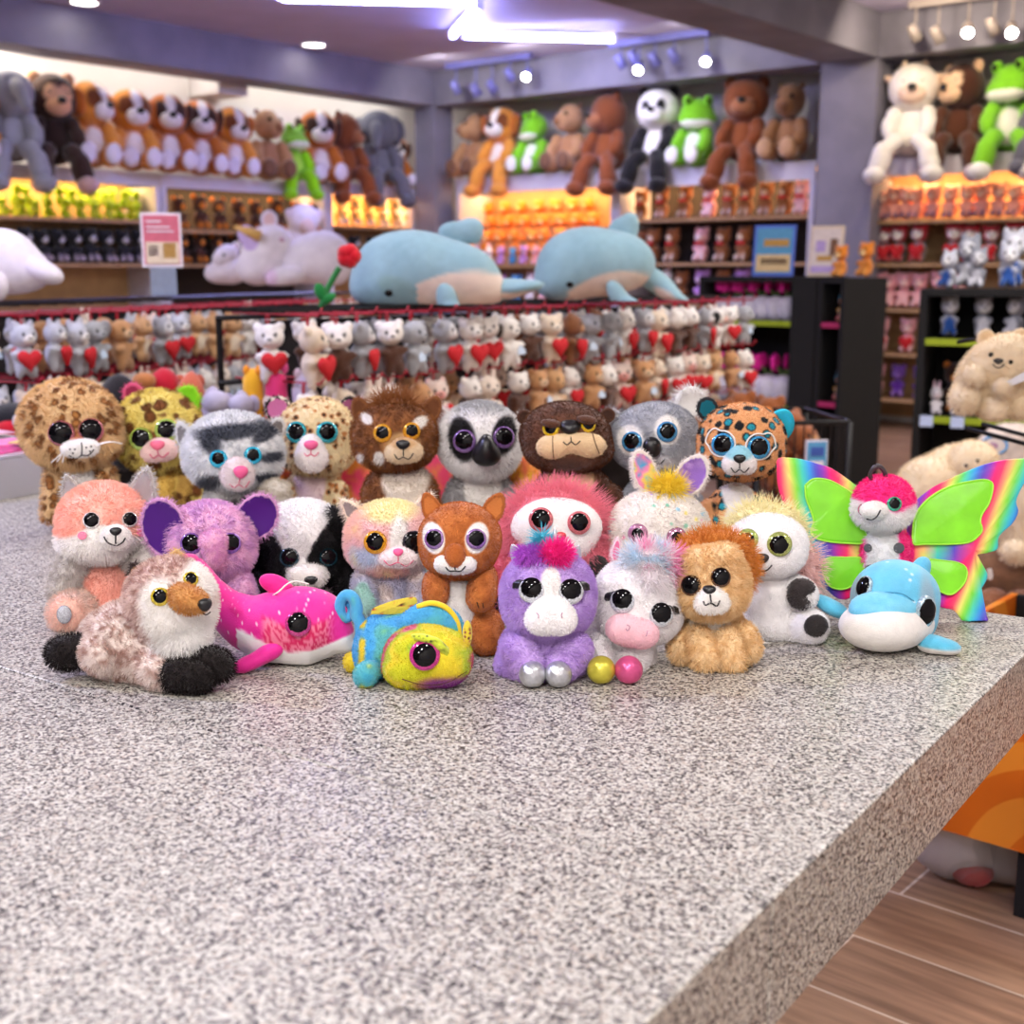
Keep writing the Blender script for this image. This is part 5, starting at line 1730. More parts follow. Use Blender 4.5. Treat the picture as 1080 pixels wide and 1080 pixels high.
K = dict
STY = {
    'dog': K(body=(196, 112, 40), belly=(238, 232, 228), head=(192, 108, 40), blaze=(240, 234, 230), muz=(240, 234, 230), ear='flop', earc=(70, 40, 28), foot=(226, 220, 232), patch=(60, 36, 28)),
    'dogw': K(body=(226, 150, 60), belly=(240, 234, 228), head=(224, 146, 56), blaze=(240, 234, 230), muz=(240, 234, 230), ear='flop', earc=(190, 104, 36), foot=(226, 220, 232), patch=(120, 64, 30)),
    'gorilla': K(body=(52, 32, 24), belly=(46, 28, 22), head=(60, 36, 26), muz=(224, 170, 126), ear='round', earc=(200, 150, 110), foot=(196, 160, 150), facep=(226, 176, 132)),
    'elephant': K(body=(150, 152, 160), belly=(160, 162, 170), head=(146, 148, 156), muz=(150, 152, 160), ear='big', earc=(126, 128, 138), foot=(130, 132, 142), trunk=1),
    'elephantd': K(body=(100, 100, 112), belly=(110, 110, 120), head=(98, 100, 112), muz=(104, 106, 118), ear='big', earc=(84, 84, 98), foot=(104, 104, 116), trunk=1),
    'capy': K(body=(186, 140, 96), belly=(178, 130, 92), head=(190, 146, 104), muz=(150, 104, 72), ear='tiny', earc=(130, 90, 62), foot=(120, 84, 62), square=1),
    'capyd': K(body=(150, 106, 70), belly=(156, 112, 78), head=(142, 100, 66), muz=(120, 80, 54), ear='tiny', earc=(110, 76, 52), foot=(190, 150, 116), square=1),
    'frog': K(body=(130, 206, 40), belly=(238, 240, 228), head=(128, 208, 36), muz=(234, 240, 220), ear='eyes', earc=(128, 208, 36), foot=(240, 240, 232), wide=1),
    'froglime': K(body=(150, 230, 20), belly=(190, 240, 90), head=(136, 206, 60), muz=(226, 236, 214), ear='eyes', earc=(136, 206, 60), foot=(150, 230, 30), wide=1),
    'bear': K(body=(134, 70, 34), belly=(140, 76, 38), head=(124, 66, 34), muz=(160, 104, 70), ear='round', earc=(110, 56, 28), foot=(124, 64, 30)),
    'panda': K(body=(240, 236, 226), belly=(244, 240, 230), head=(244, 242, 236), muz=(244, 242, 236), ear='round', earc=(20, 18, 20), foot=(26, 24, 26), limb=(24, 22, 24), patch=(26, 24, 26)),
    'cow': K(body=(240, 236, 230), belly=(242, 238, 232), head=(238, 230, 220), muz=(236, 206, 184), ear='horn', earc=(226, 196, 170), foot=(236, 228, 222)),
    'monkey': K(body=(80, 44, 26), belly=(84, 46, 28), head=(70, 36, 24), muz=(230, 192, 156), ear='round', earc=(220, 180, 144), foot=(200, 180, 180), facep=(232, 196, 160)),
}


def big_plush(name, label, cat, loc, th, h, sty, legs='sit', turn=0.0, tilt=0.0, splay=1.25, group='large plush on top of the wall shelves'):
    S = STY[sty]
    e = empty(name, np.asarray(loc) + Z3 * .022 * h, label, cat, group, th)
    e.scale = (h * .9, h, h)
    lc = S.get('limb', S['body'])
    lblob('body', [((0, 0, .28), (.24, .19, .27)), ((0, -.02, .18), (.26, .21, .17))], S['body'], e, patches=[((0, -.2, .28), (.15, .13, .24), S['belly'])])
    hd = [((0, 0, 0), (.30, .25, .265))]
    if S.get('square'): hd = [((0, 0, .02), (.2, .2, .2)), ((0, -.16, -.03), (.15, .14, .14))]
    if S.get('wide'): hd = [((0, 0, .0), (.25, .2, .2)), ((0, -.08, -.06), (.29, .19, .13))]
    pa = []
    if 'blaze' in S:
        pa += [((-.15, -.22, .05), (.10, .14, .12), S['patch']), ((.15, -.22, .05), (.10, .14, .12), S['patch']), ((0, -.2, .14), (.07, .2, .2), S['blaze'])]
    elif 'patch' in S:
        pa += [((-.11, -.2, .03), (.06, .1, .075), S['patch']), ((.11, -.2, .03), (.06, .1, .075), S['patch'])]
    if 'facep' in S:
        pa += [((-.08, -.2, .05), (.1, .1, .1), S['facep']), ((.08, -.2, .05), (.1, .1, .1), S['facep'])]
    head = lblob('head', hd, S['head'], e, patches=pa, n=4)
    head.location = (0, -.03, .72)
    head.rotation_euler = (math.radians(tilt), 0, math.radians(turn))
    if S.get('trunk'):
        tp = spline([(0, -.2, -.02), (0, -.3, -.12), (0, -.34, -.26), (0, -.38, -.36)], 12)
        V, Fs = tube_geo(tp, np.linspace(.1, .055, 12), 12)
        mesh_np('trunk', V, Fs, PLUSH, head, np.tile(np.array(S['muz'], float), (len(V), 1)))
    elif S.get('wide'):
        lblob('muzzle', [((0, -.14, -.1), (.27, .17, .09))], S['muz'], head)
    elif S.get('square'):
        lblob('muzzle', [((0, -.29, -.03), (.075, .04, .06))], S['muz'], head)
    else:
        lblob('muzzle', [((-.055, -.22, -.08), (.11, .10, .095)), ((.055, -.22, -.08), (.11, .10, .095)), ((0, -.22, -.1), (.12, .10, .08))] if sty not in ('gorilla', 'monkey', 'cow') else [((0, -.19, -.08), (.17, .1, .11))], S['muz'], head)
        lblob('nose', [((0, -.32, -.02), (.055, .035, .038))], (24, 20, 20), head, mt=NOSEBLACK)
    for q in (-1, 1):
        if not S.get('wide'):
            lblob('eye', [((.1 * q, -.2 if not S.get('square') else -.19, .05 if not S.get('square') else .07), (.034, .03, .036))], (15, 14, 15), head, mt=EYEBLACK, n=2)
        et = S['ear']
        ec = S['earc']
        if et == 'flop': lblob('ear', [((.29 * q, -.04, .0), (.06, .11, .17), (0, 12 * q, 0))], ec, head)
        elif et == 'round': lblob('ear', [((.21 * q, .02, .2), (.09, .045, .085))], ec, head)
        elif et == 'tiny': lblob('ear', [((.15 * q, .05, .19), (.04, .03, .04))], ec, head)
        elif et == 'big': lblob('ear', [((.27 * q, .04, .0), (.16, .035, .2), (0, 0, 25 * q))], ec, head)
        elif et == 'horn':
            lblob('ear', [((.27 * q, 0, .1), (.09, .04, .045), (0, -20 * q, 0))], ec, head)
            lblob('horn', [((.12 * q, 0, .24), (.035, .035, .06))], (232, 206, 180), head)
        elif et == 'eyes':
            ey = lblob('eye_bump', [((.15 * q, -.06, .17), (.075, .08, .08))], ec, head)
            lblob('eye', [((.15 * q, -.13, .18), (.035, .02, .04))], (20, 20, 20), ey, mt=EYEBLACK, n=2)
        ar = lblob('arm', [((.20 * q, -.1, .42), (.10, .11, .11)), ((.24 * q, -.18, .31), (.10, .11, .11)), ((.22 * q, -.26, .23), (.10, .10, .10))], lc, e)
        if legs == 'sit':
            lg = lblob('leg', [((.14 * q, -.3, .11), (.11, .16, .11)), ((.16 * q, -.42, .13), (.125, .08, .14))], lc, e)
            lblob('sole', [((.16 * q, -.50, .135), (.115, .03, .13))], S['foot'], lg)
        else:
            lg = lblob('leg', [((.17 * q * splay, -.40, -.03), (.12, .115, .16)), ((.15 * q, -.27, .125), (.13, .17, .11)), ((.19 * q * splay, -.42, -.13), (.12, .115, .12))], lc, e)
            lblob('foot', [((.21 * q * splay, -.47, -.23), (.135, .16, .10))], lc if sty not in ('frog', 'froglime', 'gorilla', 'monkey') else S['foot'], lg)
    return e


def seat(px, line, off, z):
    a, b, _ = pix_rm(px, 285, line, off)
    return rm(a, b, z)


for (x, sty, h, legs, turn, tilt, name, label) in [
    (-14, 'dogw', .5, 'sit', -10, 0, 'dog_plush', 'brown and white dog plush mostly cut off by the left edge, top shelf'),
    (22, 'elephant', .66, 'hang', 15, -20, 'elephant_plush', 'big grey elephant plush with feet dangling off the left shelf top'),
    (66, 'gorilla', .66, 'hang', 10, 5, 'gorilla_plush', 'dark brown gorilla plush with tan face on the left shelf top'),
    (104, 'dogw', .64, 'sit', 40, 0, 'dog_plush', 'orange and white dog plush in profile beside the gorilla'),
    (146, 'dogw', .62, 'sit', 10, 0, 'dog_plush', 'orange-sided dog plush with white blaze, second dog from the gorilla'),
    (183, 'dog', .61, 'sit', 0, 0, 'dog_plush', 'dark-eared dog plush with white blaze, third dog from the gorilla'),
    (216, 'dog', .60, 'sit', 0, 0, 'dog_plush', 'dark-eared dog plush with white blaze, fourth dog from the gorilla'),
    (250, 'dogw', .58, 'sit', 15, 5, 'dog_plush', 'orange dog plush leaning next to the tan capybara on left shelf top'),
    (286, 'capy', .62, 'sit', 20, 0, 'capybara_plush', 'tan capybara plush between orange dog and lime frog'),
    (313, 'froglime', .50, 'hang', 20, 0, 'frog_plush', 'lime green plush with long dangling body on the left shelf top'),
    (338, 'dog', .64, 'sit', -5, 0, 'dog_plush', 'dog plush with white blaze right of the lime green frog'),
    (366, 'bear', .62, 'hang', 45, 0, 'bear_plush', 'brown bear plush leaning towards the dark grey elephant'),
    (400, 'elephantd', .68, 'hang', -30, -10, 'elephant_plush', 'dark grey elephant plush near the corner column'),
    (418, 'dog', .48, 'sit', -10, 0, 'dog_plush', 'brown and white dog plush half hidden by the corner column'),
]:
    big_plush(name, label, 'stuffed animal', seat(x, 'A', (-.41 + (.05 if int(x) % 2 else 0) if x != 418 else -.52), LZ + (.03 if x > 350 else .0)), .52, h, sty, legs, turn, tilt)
for (x, sty, h, legs, turn, tilt, name, label) in [
    (504, 'capy', .62, 'sit', -45, 0, 'capybara_plush', 'tan capybara plush next to the corner column facing left'),
    (531, 'dogw', .62, 'hang', 0, 0, 'dog_plush', 'orange and white dog plush with legs dangling over orange bears'),
    (565, 'frog', .58, 'sit', -30, 15, 'frog_plush', 'green frog plush between orange dog and tan capybara'),
    (602, 'capy', .62, 'sit', -15, 0, 'capybara_plush', 'tan capybara plush with dark muzzle beside the green frog'),
    (641, 'bear', .66, 'hang', -35, 0, 'bear_plush', 'brown bear plush turned left beside the panda'),
    (692, 'panda', .66, 'hang', 10, 0, 'panda_plush', 'black and white panda plush on the back wall shelf top'),
    (732, 'frog', .60, 'sit', 30, 15, 'frog_plush', 'green and white frog plush right of the panda'),
    (782, 'bear', .67, 'hang', 15, 0, 'bear_plush', 'large brown bear plush with legs hanging beside the frog'),
    (828, 'capyd', .63, 'sit', 0, 10, 'capybara_plush', 'brown capybara plush sitting left of the right column'),
    (953, 'cow', .65, 'hang', 5, 0, 'cow_plush', 'white cow plush hanging its legs right of the concrete column'),
    (1002, 'monkey', .64, 'hang', -35, 0, 'monkey_plush', 'dark brown monkey plush with pale face beside white cow'),
    (1054, 'frog', .64, 'hang', -25, 10, 'frog_plush', 'large lime green frog plush near the right edge'),
    (1090, 'elephantd', .55, 'hang', -10, 0, 'elephant_plush', 'dark grey plush at the very right edge of the shelf top'),
]:
    zz = BZ if x < 640 else (BZ - .02 if x < 860 else 1.98)
    big_plush(name, label, 'stuffed animal', seat(x, 'B', (.26 if x != 953 else .15) if legs == 'hang' else .31, zz), TH_B + (.25 if x > 900 else .1), h, sty, legs, turn, tilt, 1.6 if sty == 'cow' else 1.25)

# ------------------------------------------------------------------ small plush: a body with limbs, a head and what it holds
MINI = {}


def mini_proto(key, body, head=None, belly=None, muz=None, ears='round', earc=None, foot=None, heart=None, pose='sit', eyes=True, patch=None, hat=None, n=3, face=None, tagged=0):
    head = head or body; belly = belly or body; muz = muz or head; earc = earc or head; foot = foot or body
    def mesh(nm, ells, col, patches, k=.05, nn=n):
        E = [(np.array(e[0], float), np.array(e[1], float), None) for e in ells]
        V, Fc = SDF(E, k).surface(nn)
        C = np.tile(np.asarray(col, float), (len(V), 1))
        for (c, r, pc) in patches:
            t = sstep(1.12, .88, np.linalg.norm((V - np.array(c)) / np.array(r), axis=1))
            C = mixc_arr(C, pc, t)
        C *= (0.92 + .16 * fbm(V * 9, 5))[:, None]
        o = mesh_np(nm, V, Fc, PLUSH, None, C)
        me = o.data
        bpy.data.objects.remove(o)
        return me
    L = [((0, 0, .27), (.21, .18, .27))]
    P = [((0, -.18, .27), (.14, .12, .2), belly)]
    for q in (-1, 1):
        if pose == 'sit':
            L += [((.13 * q, -.22, .1), (.1, .17, .1)), ((.18 * q, -.14, .36), (.08, .12, .09))]
            P += [((.16 * q, -.37, .1), (.13, .08, .13), foot)]
        else:
            L += [((.13 * q, -.06, .02), (.09, .1, .16)), ((.21 * q, -.12, .36), (.1, .12, .085))]
            P += [((.14 * q, -.08, -.1), (.12, .14, .1), foot)]
    d = dict(body=mesh('body', L, body, P))
    H = [((0, 0, 0), (.25, .22, .22)), ((0, -.17, -.06), (.12, .1, .09))]
    P = [((0, -.24, -.07), (.14, .1, .1), muz)]
    if face: P.insert(0, ((0, -.2, -.01), (.2, .16, .17), face))
    if patch: P += [((-.1, -.18, .03), (.07, .1, .09), patch), ((.1, -.18, .03), (.07, .1, .09), patch)]
    for q in (-1, 1):
        if ears == 'round': H.append(((.19 * q, .02, .17), (.09, .06, .09))); P.append(((.2 * q, .02, .2), (.1, .1, .09), earc))
        elif ears == 'flop': H.append(((.25 * q, 0, -.02), (.07, .09, .15))); P.append(((.27 * q, 0, -.02), (.08, .13, .18), earc))
        elif ears == 'long': H.append(((.1 * q, .02, .3), (.06, .05, .2))); P.append(((.1 * q, .02, .36), (.09, .1, .17), earc))
        elif ears == 'big': H.append(((.3 * q, .03, .02), (.16, .05, .18))); P.append(((.33 * q, .0, .02), (.16, .1, .18), earc))
        elif ears == 'point': H.append(((.16 * q, .02, .2), (.07, .05, .11))); P.append(((.16 * q, .02, .26), (.08, .1, .09), earc))
        if eyes: P.append(((.1 * q, -.2, .04), (.034, .06, .04), (16, 14, 15)))
    P.append(((0, -.28, -.03), (.04, .06, .03), (26, 20, 20)))
    if hat: P.append(((0, .03, .16), (.4, .3, .13), hat))
    d['head'] = mesh('head', H, head, P, nn=n + 1)
    if heart:
        # padded heart held in the arms
        t = np.linspace(0, 2 * PI, 28, endpoint=False)
        hx = 16 * np.sin(t) ** 3; hz = 13 * np.cos(t) - 5 * np.cos(2 * t) - 2 * np.cos(3 * t) - np.cos(4 * t)
        R = np.stack([hx, np.zeros(28), hz], 1) / 16 * .235
        V, Fs = [], []
        for y, s in ((.05, .55), (.04, .85), (0, 1.0), (-.05, .88), (-.075, .55)):
            W = R * s; W[:, 1] = y; V.append(W)
        V.append(np.array([[0, .055, 0], [0, -.085, 0]]))
        for i in range(4):
            for j in range(28):
                Fs.append((i * 28 + j, (i + 1) * 28 + j, (i + 1) * 28 + (j + 1) % 28, i * 28 + (j + 1) % 28))
        for j in range(28):
            Fs.append((j, (j + 1) % 28, 140)); Fs.append((112 + (j + 1) % 28, 112 + j, 141))
        o = mesh_np('heart', np.concatenate(V) + np.array([0, -.27, .27]), Fs, mat('red_felt_heart', (196, 26, 36), .8), None)
        d['heart'] = o.data
        bpy.data.objects.remove(o)
    if pose == 'hang':
        V, Fs = tube_geo(spline([(0, .03, .9), (-.03, .02, 1.0), (0, .0, 1.1), (.03, .02, 1.0), (0, .03, .9)], 14), .014, 6)
        o = mesh_np('hanging_loop', V, Fs, mat('red_ribbon', (176, 24, 44), .6), None)
        d['hanging_loop'] = o.data
        bpy.data.objects.remove(o)
    if tagged:
        V, Fs = [], []
        pts = np.array([(-.09, -.25, .1), (.09, -.25, .1), (.09, -.24, .2), (0, -.22, .28), (-.09, -.24, .2)]) + np.array([tagged * .1, -.06, .1])
        V = np.concatenate([pts, pts + np.array([0, .012, 0])])
        Fs = [(0, 1, 2, 3, 4), (9, 8, 7, 6, 5)] + [(i, i + 5, (i + 1) % 5 + 5, (i + 1) % 5) for i in range(5)]
        o = mesh_np('swing_tag', V, Fs, mat('pale_blue_card', (196, 214, 236), .5, var=.25, scale=90), None, smooth=False)
        d['swing_tag'] = o.data
        bpy.data.objects.remove(o)
    MINI[key] = d
    return d


W_, CR, GR, TAN, BRN, DBR = (238, 232, 224), (232, 214, 190), (160, 160, 164), (202, 150, 102), (134, 84, 50), (84, 50, 34)
RED = (196, 30, 40)
for pose, pf in (('hang', 'h_'), ('sit', 's_')):
    mini_proto(pf + 'white_bear', W_, heart=1, pose=pose, muz=(240, 236, 230))
    mini_proto(pf + 'cream_bear', CR, heart=1, pose=pose, muz=(240, 228, 210))
    mini_proto(pf + 'grey_bear', GR, heart=1, pose=pose, muz=(226, 222, 220), face=(214, 212, 212))
mini_proto('h_white_dog', W_, tagged=1, ears='flop', earc=(60, 50, 46), pose='hang')
mini_proto('h_cow', W_, ears='flop', earc=(30, 28, 28), muz=(236, 178, 160), pose='hang')
mini_proto('h_elephant', tagged=-1, body=(172, 174, 178), ears='big', earc=(150, 150, 156), pose='hang', eyes=True)
mini_proto('h_tan_dog', TAN, ears='flop', earc=(160, 104, 62), pose='hang', muz=(226, 190, 150))
mini_proto('h_brown_bear', BRN, pose='hang', heart=1, muz=(206, 160, 120))
mini_proto('h_dark_bear', DBR, head=W_, pose='hang', muz=W_, earc=W_)
mini_proto('h_rabbit', tagged=.6, body=(236, 222, 206), ears='long', earc=(230, 206, 190), pose='hang')
mini_proto('h_pinkpig', (236, 214, 200), ears='point', earc=(228, 190, 178), muz=(232, 160, 150), pose='hang', heart=1)
mini_proto('h_teddy', TAN, tagged=1.2, pose='hang', muz=(230, 196, 158), earc=(176, 120, 76))
mini_proto('h_deer', (206, 160, 112), ears='point', earc=(180, 128, 84), pose='hang', belly=(236, 216, 190))
mini_proto('h_cat', (196, 198, 204), ears='point', earc=(178, 176, 184), pose='hang', muz=W_, heart=1)
NAMES = {'white_bear': 'white bear', 'cream_bear': 'cream bear', 'grey_bear': 'grey bear', 'white_dog': 'white dog', 'cow': 'white cow', 'elephant': 'grey elephant', 'tan_dog': 'tan dog', 'brown_bear': 'brown bear',
         'dark_bear': 'dark-bodied white-headed bear', 'rabbit': 'cream rabbit', 'pinkpig': 'pale pig', 'teddy': 'tan teddy', 'deer': 'tan deer', 'cat': 'pale grey cat'}


def mini(key, name, loc, rz, s, label, group, cat='stuffed animal', turn=0.0, lean=0.0, roll=0.0):
    d = MINI[key]
    o = bpy.data.objects.new(name, d['body'])
    COL.objects.link(o)
    o.location = [float(v) for v in (np.asarray(loc) + Z3 * (.025 * s if key[0] == 's' else 0))]
    o.rotation_euler = (lean, roll, rz)
    o.scale = (s * (.82 if key[0] == 's' else 1), s, s)
    tag(o, label, cat, group)
    for k in ('head', 'heart', 'hanging_loop', 'swing_tag'):
        if k in d:
            c = bpy.data.objects.new(k, d[k])
            COL.objects.link(c)
            c.parent = o
            if k == 'head':
                c.location = (0, -.04, .70)
                c.rotation_euler = (0, 0, turn)
    return o


# ---- plush racks in the middle of the shop -------------------------
RT = 1.085
F0, F1 = onz(262, 325.5, RT), onz(758, 311, RT)
L0, L1 = at(-40, 319, 3.55), at(350, 306, 5.55)
L0[2] = L1[2] = 1.09
WIRE = mat('black_wire', (18, 17, 19), .45, metal=.4)
HOOKM = mat('red_hook', (170, 24, 44), .5)


def rack(P0, P1, label, top, rows, step, kinds, rnd, rowname, th_off=0.0, cols2=True):
    R_ = random.Random(rnd)
    u = (P1 - P0); ln = np.linalg.norm(u[:2]); u = u / np.linalg.norm(u); u[2] = 0
    n = np.array([u[1], -u[0], 0])              # towards the camera
    if n[1] > 0: n = -n
    c = (P0 + P1) / 2; c[2] = 0
    e = empty('plush_rack', c, label, 'display rack')
    ax = np.array([u, n, Z3])
    mb = MB(); mb.box(u * .09 - n * .16 + Z3 * top / 2, (ln / 2 - .1, .008, top / 2 - .04), ax); mb.build('back_panel', mat('dark_rack_panel', (30, 26, 30), .7), e)
    mb = MB()
    for y in (-.15, -.09, -.03, .03, .09):
        mb.tube([u * (-ln / 2) + n * y + Z3 * (top - .004), u * (ln / 2) + n * y + Z3 * (top - .004)], .004, 6)
    for k_ in range(int(ln / .08)):
        x_ = -ln / 2 + .04 + .08 * k_
        mb.tube([u * x_ - n * .15 + Z3 * (top - .009), u * x_ + n * .09 + Z3 * (top - .009)], .003, 5)
    mb.build('top_grille', WIRE, e)
    for q in (-1, 1):
        mb = MB(); mb.box(u * (ln / 2 - .015) * q - n * .14 + Z3 * (top / 2 - .012), (.006, .006, top / 2 - .012), ax); mb.build('post', WIRE, e)
        mb = MB(); mb.box(u * (ln / 2 - .015) * q + Z3 * .02, (.012, .17, .012), ax); mb.build('foot', WIRE, e)
    for z in rows:
        V, Fs = tube_geo([u * (-ln / 2) - n * .13 + Z3 * z, u * (ln / 2) - n * .13 + Z3 * z], .007, 6)
        mesh_np('cross_bar', V, Fs, WIRE, e)
    th = math.atan2(n[0], -n[1]) + th_off
    for ri, z in enumerate(rows):
        k = int(ln / step)
        HV, HF = tube_geo([-n * .13, n * .2, n * .215 + Z3 * .018], .003, 5)
        h0 = None
        for i in range(k):
            x = (-ln / 2 + step * (i + .5) + R_.uniform(-.008, .008))
            for dep in (0, 1):
                if dep == 0:
                    if h0 is None:
                        h0 = hk = mesh_np('hook', HV, HF, HOOKM, e)
                    else:
                        hk = h0.copy(); COL.objects.link(hk); hk.parent = e
                    hk.location = [float(v) for v in (u * x + Z3 * (z + .012))]
                if dep == 0 and ri == 2: continue
                kind = R_.choice(kinds[ri])
                s = R_.uniform(.135, .16) * (1.0 if dep == 0 else .95)
                p = c + u * (x + R_.uniform(-.02, .02)) + n * (.16 - .13 * dep) + Z3 * (z + .012 - 1.08 * s)
                nm = NAMES[kind[2:]]
                where = 'front' if dep == 0 else 'rear'
                lab = f"{nm} plush, {ORD[i + 1]} from left in {where} layer, {['top', 'middle', 'lowest'][ri]} row of the {rowname}"
                mini(kind, 'hanging_plush', p, th + R_.uniform(-.5, .5), s, lab, f'small plush hanging on the {rowname}', turn=R_.uniform(-.4, .4), roll=R_.uniform(-.12, .12))
    return c, u, n, ln




fk = [['h_grey_bear', 'h_white_bear', 'h_cow', 'h_white_dog', 'h_elephant', 'h_cream_bear', 'h_dark_bear', 'h_white_bear', 'h_brown_bear'],
      ['h_white_bear', 'h_teddy', 'h_deer', 'h_pinkpig', 'h_rabbit', 'h_brown_bear', 'h_cream_bear', 'h_dark_bear'],
      ['h_teddy', 'h_deer', 'h_white_bear', 'h_cream_bear', 'h_tan_dog']]
lk = [['h_elephant', 'h_cat', 'h_white_dog', 'h_tan_dog', 'h_pinkpig', 'h_rabbit', 'h_grey_bear', 'h_deer'],
      ['h_cream_bear', 'h_elephant', 'h_white_bear', 'h_tan_dog', 'h_rabbit', 'h_cat', 'h_teddy'],
      ['h_cream_bear', 'h_cat', 'h_white_bear', 'h_rabbit', 'h_brown_bear']]
rack(F0, F1, 'long black wire rack of hanging plush carrying the blue dolphins', RT, [1.058, .89, .72], .100, fk, 5, 'centre rack')
rack(L0, L1, 'black wire rack of hanging plush at the left edge of the photo', 1.09, [1.045, .86, .69], .104, lk, 6, 'left rack')


# ---- plush in the wall bays ----------------------------------------
def row(key, name, cat, lab, group, line, off, z, xs, s, th, jit=.15, unique=True, turn=.3, lean=0.0):
    R_ = random.Random(int(sum(xs) + z * 100))
    for i, x in enumerate(xs):
        k = key if isinstance(key, str) else key[i % len(key)]
        p = seat(x, line, off, z)
        l = lab if isinstance(lab, str) else lab[i % len(lab)]
        if '{n}' in l:
            l = l.format(n=ORD[i + 1])
        mini(k, name if isinstance(name, str) else name[i % len(name)], p, th + R_.uniform(-jit, jit), s * R_.uniform(.95, 1.05), l, group, cat, R_.uniform(-turn, turn), lean)


mini_proto('s_lime', (150, 186, 20), head=(160, 196, 24), belly=(190, 206, 60), ears='round', foot=(176, 196, 40), eyes=False)
mini_proto('s_orca', (20, 20, 24), head=(22, 22, 26), belly=(28, 27, 32), muz=(214, 212, 220), foot=(206, 188, 204), patch=(24, 24, 28))
mini_proto('s_monkey', (58, 30, 18), head=(64, 34, 20), muz=(232, 140, 40), foot=(230, 136, 36), belly=(70, 36, 22), earc=(226, 130, 40))
mini_proto('s_yellow', (240, 196, 110), head=(246, 206, 120), muz=(250, 220, 150), foot=(240, 220, 210))
mini_proto('s_orange', (230, 140, 50), head=(230, 136, 44), muz=(250, 214, 150), foot=(240, 170, 90), belly=(234, 150, 64))
mini_proto('s_bowbear', (138, 84, 44), head=(150, 90, 46), muz=(240, 220, 196), foot=(236, 220, 210), belly=(150, 94, 54))
mini_proto('s_bowpink', (236, 170, 176), head=(240, 180, 184), muz=(246, 224, 220), foot=(244, 220, 226), belly=(244, 196, 196))
mini_proto('s_peach', (236, 160, 140), head=(232, 164, 140), muz=(246, 206, 180), foot=(70, 66, 120), belly=(244, 170, 150))
mini_proto('s_penguin', (150, 140, 140), head=(180, 30, 44), face=(236, 230, 226), belly=(206, 200, 196), muz=(240, 234, 228), foot=(200, 30, 40), eyes=True, hat=(180, 26, 40), heart=1)
mini_proto('s_pink', (240, 168, 172), head=(240, 170, 176), muz=(248, 210, 206), foot=(248, 200, 200), belly=(246, 190, 190))
mini_proto('s_pinkheart', (242, 180, 184), muz=(248, 214, 212), foot=(246, 206, 206), heart=1)
mini_proto('s_purple', (110, 66, 160), head=(116, 70, 166), muz=(140, 100, 186), foot=(170, 130, 206), belly=(90, 40, 150))
mini_proto('s_lilac', (190, 140, 214), muz=(226, 200, 232), foot=(214, 176, 226))
mini_proto('s_blue', (60, 140, 200), muz=(150, 200, 230), foot=(90, 160, 210))
mini_proto('s_husky', (128, 130, 140), head=(132, 134, 144), face=(206, 206, 210), belly=(200, 200, 206), muz=(214, 214, 216), ears='point', foot=(226, 226, 232))
mini_proto('s_huskyblue', (176, 178, 188), head=(182, 184, 194), face=(212, 212, 218), belly=(40, 84, 160), muz=(236, 236, 236), ears='point', foot=(36, 76, 150))
mini_proto('s_white', (238, 232, 234), muz=(240, 220, 224), ears='long', earc=(240, 190, 206))
mini_proto('s_red', (170, 40, 50), head=(150, 60, 50), muz=(240, 150, 170), foot=(236, 130, 160))
mini_proto('s_toucan', (240, 170, 60), head=(60, 170, 206), muz=(240, 140, 50), belly=(240, 220, 190), foot=(230, 90, 120), ears='point')
mini_proto('s_brown', (150, 84, 40), muz=(206, 150, 100), belly=(160, 92, 46))

g = 'heap of lime green plush on the left wall shelf'
R0 = random.Random(3)
for (z, xs, off) in ((1.56, range(4, 162, 17), -.60), (1.56, range(12, 160, 15), -.42), (1.665, range(78, 158, 15), -.58), (1.65, range(20, 150, 16), -.50)):
    for x in xs:
        mini('s_lime', 'lime_plush', seat(x, 'A', off, z), TH_L + R0.uniform(-1.2, 1.2), .15, 'lime green plush in the heap on the left wall shelf', g, 'stuffed animal', lean=R0.uniform(-.5, .2))
row('s_orca', 'orca_plush', 'stuffed animal', 'black and white plush in the row below the lime green heap', 'black and white plush on the left wall shelf', 'A', -.40, 1.23, list(range(28, 166, 17)), .27, TH_L)
row('s_orca', 'orca_plush', 'stuffed animal', 'black and white plush in the row below the lime green heap', 'black and white plush on the left wall shelf', 'A', -.60, 1.23, list(range(36, 160, 19)), .27, TH_L)
row('s_monkey', 'monkey_plush', 'stuffed animal', 'dark brown orange-faced monkey plush in the dark left bay, upper row', 'monkey plush in the dark bay', 'A', -.44, 1.50, [190, 212, 232, 252, 270, 292, 314, 334], .29, TH_L)
row('s_monkey', 'monkey_plush', 'stuffed animal', 'dark brown monkey plush in the dark left bay, lower row', 'monkey plush low in the dark bay', 'A', -.44, 1.23, [192, 210, 228, 246, 264, 284], .26, TH_L)
row('s_yellow', 'bear_plush', 'stuffed animal', 'cream yellow plush with pale feet, {n} from left, glowing bay beside corner column', 'cream yellow plush beside the column', 'A', -.42, 1.58, [359, 373, 387, 401, 415, 430], .27, TH_L, .1)
row('s_orca', 'orca_plush', 'stuffed animal', 'dark plush under the cream yellow row beside the column', 'dark plush beside the column', 'A', -.42, 1.23, [356, 374, 392, 410, 428], .27, TH_L)
g = 'orange bears crowding the back wall bay'
es_ = fit('display_step', 'stepped stand under the orange bears in the glowing back wall bay', 'display stand', .4, .9)
b0_, b1_ = pix_rm(484, 285, 'B', .12)[1] + .05, pix_rm(645, 285, 'B', .12)[1] - .05
